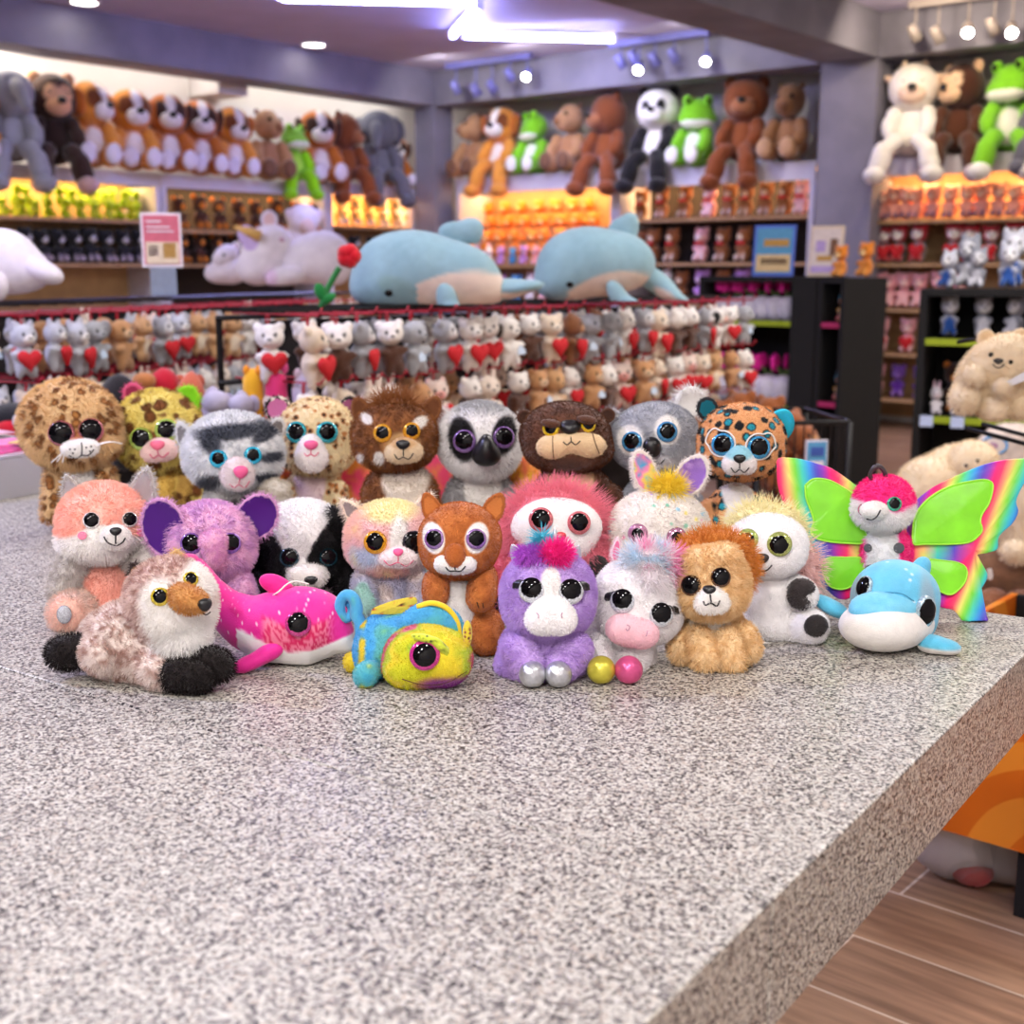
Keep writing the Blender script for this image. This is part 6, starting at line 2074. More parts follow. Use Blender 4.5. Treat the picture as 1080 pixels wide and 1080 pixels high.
for a0_, a1_, z_ in ((.27, .375, 1.31), (.376, .48, 1.44), (.481, .59, 1.57)):
    fbox(es_, 'step', a0_, a1_, b0_, b1_, 1.231, z_, BACKWARM)
for (z, off, n0, s) in ((1.57, .535, 8, .265), (1.44, .43, 8, .26), (1.31, .32, 9, .25)):
    for i in range(n0):
        x = 492 + (634 - 492) * (i + (.6 if .4 < off < .5 else .3)) / n0
        mini('s_orange', 'bear_plush', seat(x, 'B', off, z), TH_B + R0.uniform(-.6, .6), s, 'orange bear plush in the crowded glowing bay above the dolphins', g, 'stuffed animal', R0.uniform(-.4, .4))
row(['s_lilac', 's_white', 's_lilac', 's_blue', 's_lilac', 's_pink', 's_lilac', 's_white'], 'small_plush', 'stuffed animal', ['lilac plush below the orange bears, {n} in the mixed row', 'white plush below the orange bears, {n} in the mixed row', 'lilac plush below the orange bears, {n} in the mixed row', 'blue plush below the orange bears, {n} in the mixed row', 'lilac plush below the orange bears, {n} in the mixed row', 'pink plush below the orange bears, {n} in the mixed row', 'lilac plush below the orange bears, {n} in the mixed row', 'white plush below the orange bears, {n} in the mixed row'], 'mixed small plush below the orange bears', 'B', .19, 1.23, [503, 516, 529, 541, 553, 566, 580, 594], .17, TH_B, .5)
row(['s_pink', 's_lilac', 's_blue', 's_white'], 'small_plush', 'stuffed animal', ['pink plush low between the dolphins, {n} in its row', 'lilac plush low between the dolphins, {n} in its row', 'blue plush low between the dolphins, {n} in its row', 'white plush low between the dolphins, {n} in its row'], 'small plush seen between the dolphins', 'B', .20, .9, [515, 530, 545, 560, 576, 592], .24, TH_B, .5)
bw = ['s_bowbear', 's_bowbear', 's_bowbear', 's_bowpink', 's_bowbear', 's_bowbear', 's_bowbear', 's_bowbear', 's_bowpink']
lb = lambda r: [('pink' if k == 's_bowpink' else 'brown') + ' bear plush with red bow, {n} from left, ' + r + ' row right bay' for k in bw]
row(bw, 'bear_plush', 'stuffed animal', lb('top'), 'red-bow bears, top row', 'B', .26, 1.60, [676, 698, 722, 748, 768, 786, 806, 826, 843], .27, TH_B)
row(['s_bowbear', 's_bowbear', 's_bowbear', 's_bowpink', 's_bowbear', 's_bowbear', 's_bowbear'], 'bear_plush', 'stuffed animal', [x.replace('top', 'middle') for x in lb('top')][:3] + ['pink bear plush with red bow, {n} from left, middle row right bay'] + [lb('middle')[0]] * 3, 'red-bow bears, middle row', 'B', .26, 1.24, [676, 690, 710, 740, 763, 785, 806], .29, TH_B)
row(['s_white', 's_bowbear', 's_lilac', 's_bowbear', 's_lilac', 's_bowpink'], 'small_plush', 'stuffed animal', ['white plush just above the black fixture, {n} in its row', 'brown plush just above the black fixture, {n} in its row', 'lilac plush just above the black fixture, {n} in its row', 'brown plush just above the black fixture, {n} in its row', 'lilac plush just above the black fixture, {n} in its row', 'pink plush just above the black fixture, {n} in its row'], 'plush in the low row of the right bay', 'B', .26, .9, [704, 720, 742, 764, 784, 806], .30, TH_B)
# red bows at the necks of the bow bears
BOWM = mat('red_satin_bow', (200, 28, 36), .5)
for o in list(COL.objects):
    if o.get('group', '').startswith('red-bow bears'):
        if 'bow' not in MINI:
            V1, F1_ = SDF([(np.array([-.09, -.24, .50]), np.array([.09, .04, .055]), None), (np.array([.09, -.24, .50]), np.array([.09, .04, .055]), None), (np.array([0, -.26, .50]), np.array([.03, .04, .03]), None)], .01).surface(3, (0, -.25, .5))
            t_ = mesh_np('bow', V1, F1_, BOWM, None); MINI['bow'] = t_.data; bpy.data.objects.remove(t_)
        c = bpy.data.objects.new('bow', MINI['bow']); COL.objects.link(c); c.parent = o
row('s_peach', 'small_plush', 'stuffed animal', 'peach plush with navy feet, {n} from left, top shelf right of the column', 'peach plush right of the column', 'B', .22, 1.54, [929, 940, 951, 964, 981, 998, 1015, 1032, 1049, 1066, 1082], .245, TH_B + .15, .4)
row('s_peach', 'small_plush', 'stuffed animal', 'peach plush in the rear row of the glowing shelf right of the column', 'rear peach plush', 'B', .42, 1.56, [936, 955, 977, 1000, 1025, 1050, 1075], .25, TH_B + .15, .4)
row('s_penguin', 'penguin_plush', 'stuffed animal', 'grey penguin plush in red hat with red heart, {n} from left, right wall shelf', 'red-hat penguins', 'B', .25, 1.23, [932, 947, 968, 1005, 1022, 1043, 1068], .29, TH_B + .15)
row('s_pink', 'bear_plush', 'stuffed animal', 'pink bear plush, {n} from left on the shelf below the red-hat penguins', 'pink bears below the penguins', 'B', .25, .90, [929, 941, 955, 972, 992, 1014], .28, TH_B + .15)
row('s_pinkheart', 'bear_plush', 'stuffed animal', 'pink plush holding a red heart, {n} from left, beside the black fixture', 'pink heart plush', 'B', .25, .57, [934, 962, 988], .27, TH_B + .15)
row(['s_pink', 's_purple', 's_purple'], 'bear_plush', 'stuffed animal', ['pink plush on the lowest visible shelf beside the purple bear', 'purple bear plush on the lowest visible shelf of the right bay', 'purple bear plush half hidden by the black shelf unit'], 'plush on the low shelf', 'B', .25, .23, [932, 954, 978], .27, TH_B + .15)


# ---- black floor fixtures ------------------------------------------
LIME = mat('lime_shelf_edge', (150, 170, 20), .5)
PINKE = mat('pink_shelf_edge', (170, 30, 90), .5)


def black_unit(label, p, w, dep, h, shelves, edge, th_deg, rs=.03, group='black shop shelf units'):
    """open fronted unit: p = ground point of its left front corner, th = direction of its front"""
    th = math.radians(th_deg)
    u = np.array([math.cos(th), math.sin(th), 0]); v = np.array([-math.sin(th), math.cos(th), 0])
    e = empty('shelf_unit', p + u * w / 2 + v * dep / 2, label, 'shelf unit', group)
    c = -(u * w / 2 + v * dep / 2)
    ax = np.array([u, v, Z3])
    def bx(nm, x0, x1, y0, y1, z0, z1, m):
        mb = MB(); mb.box(c + u * (x0 + x1) / 2 + v * (y0 + y1) / 2 + Z3 * (z0 + z1) / 2, ((x1 - x0) / 2, (y1 - y0) / 2, (z1 - z0) / 2), ax)
        return mb.build(nm, m, e)
    bx('side_panel', 0, .03, 0, dep, 0, h, BLACK); bx('side_panel', w - rs, w, 0, dep, 0, h, BLACK)
    bx('back_panel', .031, w - rs - .001, dep - .02, dep, 0, h, BLACK)
    bx('top_board', .031, w - rs - .001, .0, dep - .021, h - .03, h, BLACK)
    bx('plinth', .031, w - rs - .001, .02, dep - .021, 0, .12, BLACK)
    for z in shelves:
        s = bx('shelf_board', .031, w - rs - .001, .01, dep - .021, z - .025, z, BLACK)
        mb = MB(); mb.box(c + u * (w - rs + .03) / 2 + v * .004 + Z3 * (z - .0125), ((w - rs) / 2 - .018, .005, .0145), ax); mb.build('price_edge', edge, s)
    return e, (lambda x, y, z: p + u * x + v * y + Z3 * z), math.atan2(v[0] * -1, v[1]) if False else th


def usit(fn, th, key, name, lab, group, x, y, z, s, turn=0.0):
    return mini(key, name, fn(x, y, z), th + turn, s, lab, group)


# two units side by side ahead of the column: their front faces the camera's left
q0 = at(738, 285, 7.45); q0[2] = 0
q1 = at(862, 285, 7.0); q1[2] = 0
ang = math.degrees(math.atan2(q1[1] - q0[1], q1[0] - q0[0]))
wd = float(np.linalg.norm(q1 - q0))
u1, fn1, th1 = black_unit('black shelf unit with pots of magenta flowers and lime shelf edges', q0, wd, .42, 1.145, (.90, .43), LIME, ang, .145)
p2 = at(863.5, 285, 6.99); p2[2] = 0
e2 = at(892, 285, 6.86); e2[2] = 0
u2, fn2, th2 = black_unit('black shelf unit with pink shelf edges holding bright bird plush', p2, float(np.linalg.norm(e2 - p2)), .40, 1.14, (.90, .47), PINKE, math.degrees(math.atan2(e2[1] - p2[1], e2[0] - p2[0])), .025)
POT = mat('white_plush_pot', (226, 222, 236), .9, sheen=.3)
PETAL = mat('magenta_petal', (226, 30, 150), .7)
LEAF = mat('leaf_green', (92, 120, 60), .7)


def flower_pot(loc, th, s, lab, grp):
    e = empty('flower_pot_plush', loc, lab, 'plush flower', grp, th)
    V, Fc = SDF([(np.array([0, 0, .05]), np.array([.055, .055, .055]), None), (np.array([0, 0, .09]), np.array([.06, .06, .04]), None)], .02).surface(3)
    mesh_np('pot', V * s, Fc, POT, e)
    mb = MB()
    for k in range(3):
        a = k * 2.1
        mb.tube([np.array([0, 0, .1]) * s, np.array([.02 * math.cos(a), .02 * math.sin(a), .15]) * s, np.array([.05 * math.cos(a), .05 * math.sin(a), .18]) * s], .006 * s, 6)
    mb.build('stem', LEAF, e, smooth=True)
    for k in range(3):
        a = k * 2.1
        V, Fc = SDF([(np.array([.05 * math.cos(a) + .022 * math.cos(j * 1.2566), .05 * math.sin(a), .185 + .022 * math.sin(j * 1.2566)]), np.array([.02, .012, .02]), None) for j in range(5)], .006).surface(3, (.05 * math.cos(a), .05 * math.sin(a), .185))
        mesh_np('blossom', V * s, Fc, PETAL, e)


for i in range(6):
    flower_pot(fn1(.10 + (wd - .33) * i / 5, .14, .90), 0.3 * i, 1.05, f'white pot with magenta blossoms, {ORD[i + 1]} from left, upper lime-edged shelf', 'flower pots on the upper lime-edged shelf')
for i in range(5):
    flower_pot(fn1(.11 + (wd - .35) * i / 4, .14, .43), 0.3 * i, 1.25, f'white pot with magenta blossoms, {ORD[i + 1]} from left, lower lime-edged shelf', 'flower pots on the lower lime-edged shelf')
w2 = float(np.linalg.norm(e2 - p2))
for i, (x, y, z, k, lab) in enumerate([(.085, .14, .90, 's_toucan', 'bright bird plush on the upper pink-edged shelf'), (.09, .28, .90, 's_orange', 'orange plush at the back of the upper pink-edged shelf'),
                                       (.085, .14, .47, 's_toucan', 'bright bird plush on the lower pink-edged shelf'), (.09, .28, .47, 's_lilac', 'lilac plush at the back of the lower pink-edged shelf')]):
    usit(fn2, th2, k, 'bird_plush' if 'toucan' in k else 'small_plush', lab, 'plush on the pink-edged shelves', x, y, z, .17, R0.uniform(-.4, .4))
for x, y, z, s in ((.10, .30, 1.14, .2), (.06, .12, 1.14, .18)):
    usit(fn2, th2, 's_orange', 'bear_plush', 'orange plush %s on top of the pink-edged shelf unit' % ('leaning' if y > .2 else 'sitting'), 'plush on top of the black unit', x, y, z, s)

# unit at the right edge
p3 = at(972, 285, 5.6); p3[2] = 0
u3, fn3, th3 = black_unit('black shelf unit with lime edges and husky plush at the right edge', p3, 1.0, .45, 1.10, (.885, .545), LIME, -26)
for o in u3.children:
    if o.name.startswith('top_board'):
        o.location = (0, 0, 0)
g = 'grey husky plush heaped on the right shelf unit'
for (x, y, z, k, s) in [(.11, .13, .89, 's_huskyblue', .19), (.25, .13, .89, 's_husky', .19), (.39, .13, .89, 's_husky', .19), (.53, .13, .89, 's_huskyblue', .19), (.67, .13, .89, 's_husky', .19), (.81, .13, .89, 's_husky', .19)]:
    usit(fn3, th3, k, 'husky_plush', ('blue-trimmed ' if 'blue' in k else 'plain ') + 'grey husky plush on the lime-edged shelf, right edge', g + (' blue' if 'blue' in k else ''), x, y, z, s, R0.uniform(-.5, .5))
for i, (x, y, k, s) in enumerate([(.10, .13, 's_huskyblue', .17), (.22, .12, 's_husky', .18), (.34, .12, 's_huskyblue', .2), (.48, .13, 's_husky', .2), (.62, .13, 's_huskyblue', .2), (.76, .13, 's_husky', .2), (.16, .31, 's_husky', .24), (.34, .31, 's_huskyblue', .26), (.54, .32, 's_husky', .27), (.74, .32, 's_huskyblue', .27)]):
    usit(fn3, th3, k, 'husky_plush', ('blue-trimmed white' if 'blue' in k else 'plain grey') + ' husky plush heaped on top of the right shelf unit', 'huskies on top, ' + k, x, y, 1.10, s, R0.uniform(-.8, .8))
for i, (x, y, k, s, lab) in enumerate([(.08, .1, 's_white', .13, 'white-pink plush at the left of the lower lime-edged shelf'), (.19, .08, 's_white', .14, 'white plush second from left, lower lime-edged shelf at right'), (.30, .1, 's_red', .15, 'red-brown plush beside the white plush on the lower lime-edged shelf'), (.14, .22, 's_monkey', .24, 'dark brown plush at the back of the lower lime-edged shelf'), (.30, .24, 's_red', .24, 'red plush at the back of the lower lime-edged shelf'), (.45, .12, 's_pink', .16, 'pink plush on the lower lime-edged shelf behind the cream bear')]):
    usit(fn3, th3, k, 'small_plush', lab, 'plush on the lower lime-edged shelf', x, y, .545, s, R0.uniform(-.5, .5))
TAGM = mat('pale_blue_tag', (190, 206, 236), .6)
for i, x in enumerate((.03, .16)):
    mb = MB(); mb.box((0, 0, 0), (.028, .002, .024), None); t_ = mb.build('price_tag', TAGM)
    t_.location = [float(v) for v in fn3(x + .03, -.014, .527)]; t_.rotation_euler = (0, 0, th3)
    tag(t_, ['pale blue price tag hanging at the left end of the right lower lime edge', 'pale blue price tag right beside the first on the lower lime edge'][i], 'price tag', 'pale blue price tags')

# ---- signs ---------------------------------------------------------
def sign(name, label, c, w, h, frame, face, draw, th=0.0, stand=None, tilt=-8):
    e = empty(name, c, label, 'sign', None, th)
    M = rotm(tilt, 0, 0)
    def pl(nm, x0, x1, z0, z1, y, m, parent, t=.002):
        mb = MB(); mb.box(np.array([(x0 + x1) / 2, y, (z0 + z1) / 2]) @ M.T, ((x1 - x0) / 2, t, (z1 - z0) / 2), M.T); return mb.build(nm, m, parent)
    pl('frame', -w / 2, w / 2, 0, h, 0, frame, e, .004)
    f = pl('poster', -w / 2 + .012 * w / .2, w / 2 - .012 * w / .2, .05 * h, .95 * h, -.006, face, e, .0015)
    for i, (x0, x1, z0, z1, m, nm) in enumerate(draw):
        pl(nm, x0 * w, x1 * w, z0 * h, z1 * h, -.0095, m, f, .001)
    if stand:
        mb = MB(); mb.box((0, .03, -stand / 2), (w * .32, .04, stand / 2)); mb.build('stand', mat('clear_stand', (190, 206, 226), .2, trans=.6), e)
    return e


PK = mat('sign_pink', (206, 96, 116), .5); CRM = mat('sign_cream', (226, 206, 176), .5); WHP = mat('sign_white', (236, 226, 232), .4); YEL = mat('sign_tan', (196, 150, 70), .6)
BLU = mat('sign_sea_blue', (90, 160, 200), .5); SAND = mat('sign_sand', (226, 196, 140), .5); LAV = mat('sign_lavender', (186, 160, 214), .5); BRNM = mat('sign_brown', (120, 84, 60), .6)
c = at(172, 282, 4.55); 
sg = sign('sign', 'pink framed sign with pale text lines and a teddy picture on the left rack', c, .138, .190, WHP, PK, [(-.40, .42, .06, .46, CRM, 'picture'), (.02, .34, .16, .44, YEL, 'teddy_print'), (-.36, .0, .82, .85, WHP, 'text_line'), (-.36, .22, .72, .745, WHP, 'text_line'), (-.36, .30, .64, .665, WHP, 'text_line'), (-.34, -.1, .2, .4, mat('sign_grey', (170, 150, 140), .5), 'caption_block')], .3, float(c[2] - 1.092))
c = fn1(wd * .46, .25, 1.147)
sign('sign', 'beach picture sign in blue frame standing on the black flower shelf unit', c, .24, .29, mat('sign_blue_edge', (90, 120, 220), .5), BLU, [(-.42, .42, .08, .42, SAND, 'sand_print'), (-.25, .36, .58, .72, YEL, 'towel_print'), (-.3, .34, .22, .34, BRNM, 'figure_print')], th1 + .2, None)
c = fn1(wd * .90, .25, 1.147)
sign('sign', 'cream sign with lavender and brown drawings beside the concrete column', c, .19, .28, CRM, mat('sign_parchment', (226, 212, 204), .5), [(-.3, -.02, .48, .7, LAV, 'drawing'), (.12, .34, .40, .74, BRNM, 'drawing'), (-.25, .2, .3, .4, YEL, 'drawing'), (-.42, .42, .07, .2, LAV, 'caption_block')], th1 + .15, None)

# ---- wire basket of brown plush ------------------------------------
bk0 = at(800, 455, 4.1); bk0[2] = 0
ub = np.array([math.cos(math.radians(8)), math.sin(math.radians(8)), 0]); vb = np.array([-ub[1], ub[0], 0])
bw_, bd_, bh = .31, .40, .69
eb = empty('wire_basket', bk0 + ub * bw_ / 2 + vb * bd_ / 2, 'black wire dump basket filled with orange-brown plush', 'basket')
o_ = -(ub * bw_ / 2 + vb * bd_ / 2)
PT = lambda x, y, z: o_ + ub * x + vb * y + Z3 * z
for (x, y) in ((0, 0), (bw_, 0), (0, bd_), (bw_, bd_)):
    V, Fs = tube_geo([PT(x, y, 0), PT(x, y, bh)], .011, 6); mesh_np('post', V, Fs, WIRE, eb)
for z in (.18, bh):
    mb = MB()
    for a_, b_ in (((0, 0), (bw_, 0)), ((bw_, 0), (bw_, bd_)), ((bw_, bd_), (0, bd_)), ((0, bd_), (0, 0))):
        mb.tube([PT(*a_, z), PT(*b_, z)], .008, 6)
    mb.build('rim', WIRE, eb)
for a_, b_ in (((0, 0), (bw_, 0)), ((bw_, 0), (bw_, bd_)), ((bw_, bd_), (0, bd_)), ((0, bd_), (0, 0))):
    mb = MB()
    for k in range(1, 10):
        t_ = k / 10
        x, y = a_[0] * (1 - t_) + b_[0] * t_, a_[1] * (1 - t_) + b_[1] * t_
        mb.tube([PT(x, y, .18), PT(x, y, bh)], .003, 5)
    mb.build('grille', WIRE, eb)
mb = MB(); mb.box(PT(bw_ / 2, bd_ / 2, .18), (bw_ / 2 - .01, bd_ / 2 - .01, .006), np.array([ub, vb, Z3])); mb.build('tray', WIRE, eb)
for i, (x, y, z, s) in enumerate([(.085, .10, .19, .25), (.225, .10, .19, .25), (.085, .29, .19, .25), (.225, .29, .19, .25), (.085, .10, .44, .25), (.225, .10, .44, .245), (.085, .29, .44, .28), (.225, .29, .44, .27)]):
    mini('s_brown' if i % 3 else 's_orange', 'bear_plush', bk0 + ub * x + vb * y + Z3 * z, R0.uniform(-.8, .8), s, ('brown' if i % 3 else 'orange') + ' plush piled in the black wire basket behind the teal-spotted leopard', 'plush in the wire basket ' + ('brown' if i % 3 else 'orange'), lean=R0.uniform(-.4, .2))
c = bk0 + ub * .195 - vb * .012 + Z3 * .52
sign('sign', 'small blue picture sign hung on the front of the wire basket', c, .075, .115, WHP, BLU, [(-.3, .3, .1, .4, WHP, 'picture'), (-.3, .3, .55, .8, mat('sign_deep_blue', (60, 90, 170), .5), 'picture')], math.radians(8), None, 0)
# brown plush heap on the floor stand left of the basket
pl_ = at(742, 430, 4.3)
for i, (px, py, s) in enumerate([(758, 452, .26), (782, 448, .28), (735, 446, .22), (812, 462, .26)]):
    p = at(px, py, 4.62 + .1 * (i % 2)); p[2] = .47
    mini('s_brown', 'bear_plush', p, R0.uniform(-1, 1), s, f'rusty brown plush on the low black table left of the basket, {ORD[i + 1]} placed', 'rusty brown plush on the low table')
tb = at(772, 440, 4.68); tb[2] = 0
et = empty('display_table', tb, 'low black display table under the rusty brown plush', 'table')
mb = MB(); mb.box((0, 0, .455), (.24, .17, .014), np.array([ub, vb, Z3])); mb.build('tabletop', BLACK, et)
for sx in (-1, 1):
    for sy in (-1, 1):
        mb = MB(); mb.box(ub * .22 * sx + vb * .15 * sy + Z3 * .22, (.012, .012, .22), np.array([ub, vb, Z3])); mb.build('leg', BLACK, et)

# ---- on top of the racks -------------------------------------------
def rack_toys():
    rt = dict(cat='stuffed animal', group='large plush lying on the plush racks', fur_len=0)
    blue = lambda Q: mixc((128, 164, 176), (148, 182, 190), fbm(Q / 16., 4))
    cream = (226, 206, 190)
    # left dolphin
    t = Toy('dolphin_plush', 'large pale blue dolphin plush on the rack, the left one beside the rose', 455, 321, z=RT, **rt)
    zb = t.p(0, 308)[2] / t.s; xc = t.p(490, 0)[0] / t.s
    def bc(Q):
        arch = zb + 22 - .004 * (Q[:, 0] - xc - 8) ** 2
        return mixc(blue(Q), cream, sstep(1.5, -1.5, Q[:, 2] - arch) * (Q[:, 1] < 14) * (Q[:, 0] > xc - 50) * (Q[:, 0] < xc + 44))
    b, sb = t.blob('body', [(440, 286, 0, 66, 34, 42, (0, 6, 0)), (410, 298, 0, 38, 32, 26), (488, 292, 0, 38, 30, 32), (400, 306, -2, 28, 28, 16), (508, 306, 2, 26, 22, 18)], bc, n=5, k=14)
    t.nose(sb, 410, 309, 4.2, 3.6, EYEBLACK, b, name='eye', tri=0)
    t.blob('dorsal_fin', [(482, 246, 4, 20, 6, 12, (0, 6, 0)), (498, 240, 4, 12, 5, 10, (0, 20, 0)), (502, 246, 4, 5, 5, 10)], blue, n=4)
    t.blob('flipper', [(472, 318, -30, 11, 6, 20, (0, -14, 0)), (480, 334, -34, 10, 5, 12, (0, -40, 0))], blue, n=4, label='pale blue flipper drooping over the rack edge')
    t.blob('tail', [(530, 305, 4, 24, 16, 11, (0, -6, 0)), (552, 303, 4, 24, 22, 7, (0, -8, 0))], blue, [(545, 312, 28, 3.5, cream)], n=4)
    # right dolphin
    t = Toy('dolphin_plush', 'large pale blue dolphin plush on the rack, the right one near the flower pots', 640, 317, z=RT, **rt)
    zb2 = t.p(0, 306)[2] / t.s; xc2 = t.p(662, 0)[0] / t.s
    def bc2(Q):
        arch = zb2 + 20 - .006 * (Q[:, 0] - xc2) ** 2
        return mixc(blue(Q), cream, sstep(1.5, -1.5, Q[:, 2] - arch) * (Q[:, 1] < 14) * (Q[:, 0] > xc2 - 60) * (Q[:, 0] < xc2 + 46))
    b, sb = t.blob('body', [(624, 276, 0, 54, 32, 36, (0, 4, 0)), (598, 288, 0, 32, 28, 26), (588, 300, -2, 22, 22, 14), (662, 276, 2, 30, 24, 26, (0, 26, 0))], bc2, n=5, k=14)
    t.nose(sb, 601, 300, 3.8, 3.2, EYEBLACK, b, name='eye', tri=0)
    t.blob('dorsal_fin', [(656, 246, 4, 16, 6, 16, (0, 24, 0)), (664, 236, 4, 9, 5, 12, (0, 14, 0))], blue, n=4)
    t.blob('flipper', [(652, 312, -26, 9, 6, 18, (0, -34, 0)), (666, 324, -30, 9, 5, 10, (0, -50, 0))], blue, n=4, label='pale blue flipper drooping over the rack edge')
    t.blob('tail', [(690, 296, 6, 26, 14, 12, (0, 32, 0)), (712, 314, 4, 20, 18, 8, (0, 38, 0))], blue, [(706, 316, 20, 5, cream, .2, -38)], n=4)
    # unicorn lying on the left rack
    wh = lambda Q: mixc((226, 216, 226), (238, 232, 236), fbm(Q / 12., 4))
    t = Toy('unicorn_plush', 'large white unicorn plush with yellow horn lying on the racks', 320, 301, z=1.095, **rt)
    t.blob('body', [(340, 270, 0, 30, 26, 26), (318, 276, 0, 30, 24, 22), (352, 280, 0, 18, 20, 20)], wh, n=5, k=12)
    h, sh = t.blob('head', [(279, 268, -8, 24, 22, 27), (270, 284, -12, 20, 19, 16), (290, 256, -6, 18, 16, 18)], wh, n=4, k=10)
    t.nose(sh, 297, 253, 3, 2.5, mat('mauve_thread', (190, 150, 170), .8), h, name='eye')
    t.blob('mane', [(265, 254, -22, 9, 7, 12), (258, 246, -20, 7, 6, 8), (272, 262, -22, 7, 6, 8)], (206, 184, 232), parent=h, n=4)
    t.ear(284, 232, -6, 9, 10, -8, (226, 216, 232), (226, 190, 190), h, n=3)
    V, Fs = tube_geo([t.p(274, 249, -30), t.p(262, 244, -34), t.p(247, 239, -36)], [6 * t.s, 4.6 * t.s, 1.4 * t.s], 10)
    mesh_np('horn', V, Fs, mat('horn_gold', (222, 180, 100), .6), h)
    t.blob('leg', [(306, 290, -24, 16, 12, 10), (290, 294, -28, 10, 10, 9)], wh, [(284, 293, 8, 9, (226, 196, 222), .3)], n=4)
    t = Toy('lamb_plush', 'white plush with beige muzzle perched behind the unicorn on the racks', 322, 297, z=1.095, **rt)
    t.blob('body', [(318, 262, 42, 18, 16, 34)], wh, n=4)
    h, sh = t.blob('head', [(320, 232, 38, 17, 16, 17)], wh, n=4)
    t.blob('muzzle', [(324, 240, 26, 8, 9, 10)], (222, 196, 186), parent=h, n=3)
    for x in (306, 335): t.ear(x, 228, 40, 5, 8, -20 if x < 320 else 20, (232, 226, 232), (226, 206, 210), h, n=3)
    # small white plush left of the unicorn
    t = Toy('lamb_plush', 'small white lamb plush sitting left of the unicorn on the left rack', 236, 300, z=1.092, **rt)
    t.blob('body', [(244, 284, 0, 18, 16, 15), (228, 288, -4, 12, 12, 10)], wh, n=4)
    h, sh = t.blob('head', [(240, 268, -6, 11, 10, 10), (232, 274, -10, 8, 8, 7)], wh, n=4)
    t.ear(248, 262, -2, 5, 8, 30, (232, 226, 232), (226, 206, 210), h, n=3)
    t.nose(sh, 236, 269, 1.5, 1.5, EYEBLACK, h, name='eye')
    # big white plush cut off by the left edge
    t = Toy('bear_plush', 'large white plush lying on the left rack, cut off by the left edge', 12, 318, z=1.092, **rt)
    t.blob('body', [(2, 276, 0, 36, 30, 32), (26, 286, 0, 26, 22, 20)], wh, n=5, k=10)
    t.blob('leg', [(44, 286, -6, 22, 16, 11, (0, 22, 0)), (28, 280, -4, 18, 16, 14)], wh, n=4)
    t.blob('leg', [(-4, 300, -24, 12, 12, 16)], wh, n=4)
    # rose
    gr = mat('rose_green', (30, 120, 50), .8, sheen=.3); rd = mat('rose_red', (196, 14, 30), .8, sheen=.4)
    t = Toy('rose_plush', 'red plush rose with green stem stuck on the rack left of the dolphin', 344, 322, cat='plush flower', z=RT, fur_len=0, group='rose on the rack')
    V, Fs = tube_geo(spline([t.p(338, 325, -30), t.p(342, 312, -30), t.p(350, 296, -30), t.p(358, 282, -30)], 12), 3.2 * t.s, 8)
    mesh_np('stem', V, Fs, gr, t.root)
    t.blob('leaf', [(338, 308, -32, 6, 4, 10, (0, -20, 0))], (30, 126, 54), n=3)
    t.blob('leaf', [(346, 315, -32, 9, 4, 5, (0, -30, 0))], (30, 126, 54), n=3)
    o, s_ = t.blob('blossom', [(368, 271, -30, 11, 10, 11)], (190, 14, 30), n=4)
    for k in range(5):
        a_ = k * 1.2566
        t.blob('petal', [(368 + 5 * math.cos(a_), 270 + 4.5 * math.sin(a_), -33, 8, 9, 8.5)], (200 - 8 * (k % 2), 16, 34), parent=o, n=3)


rack_toys()

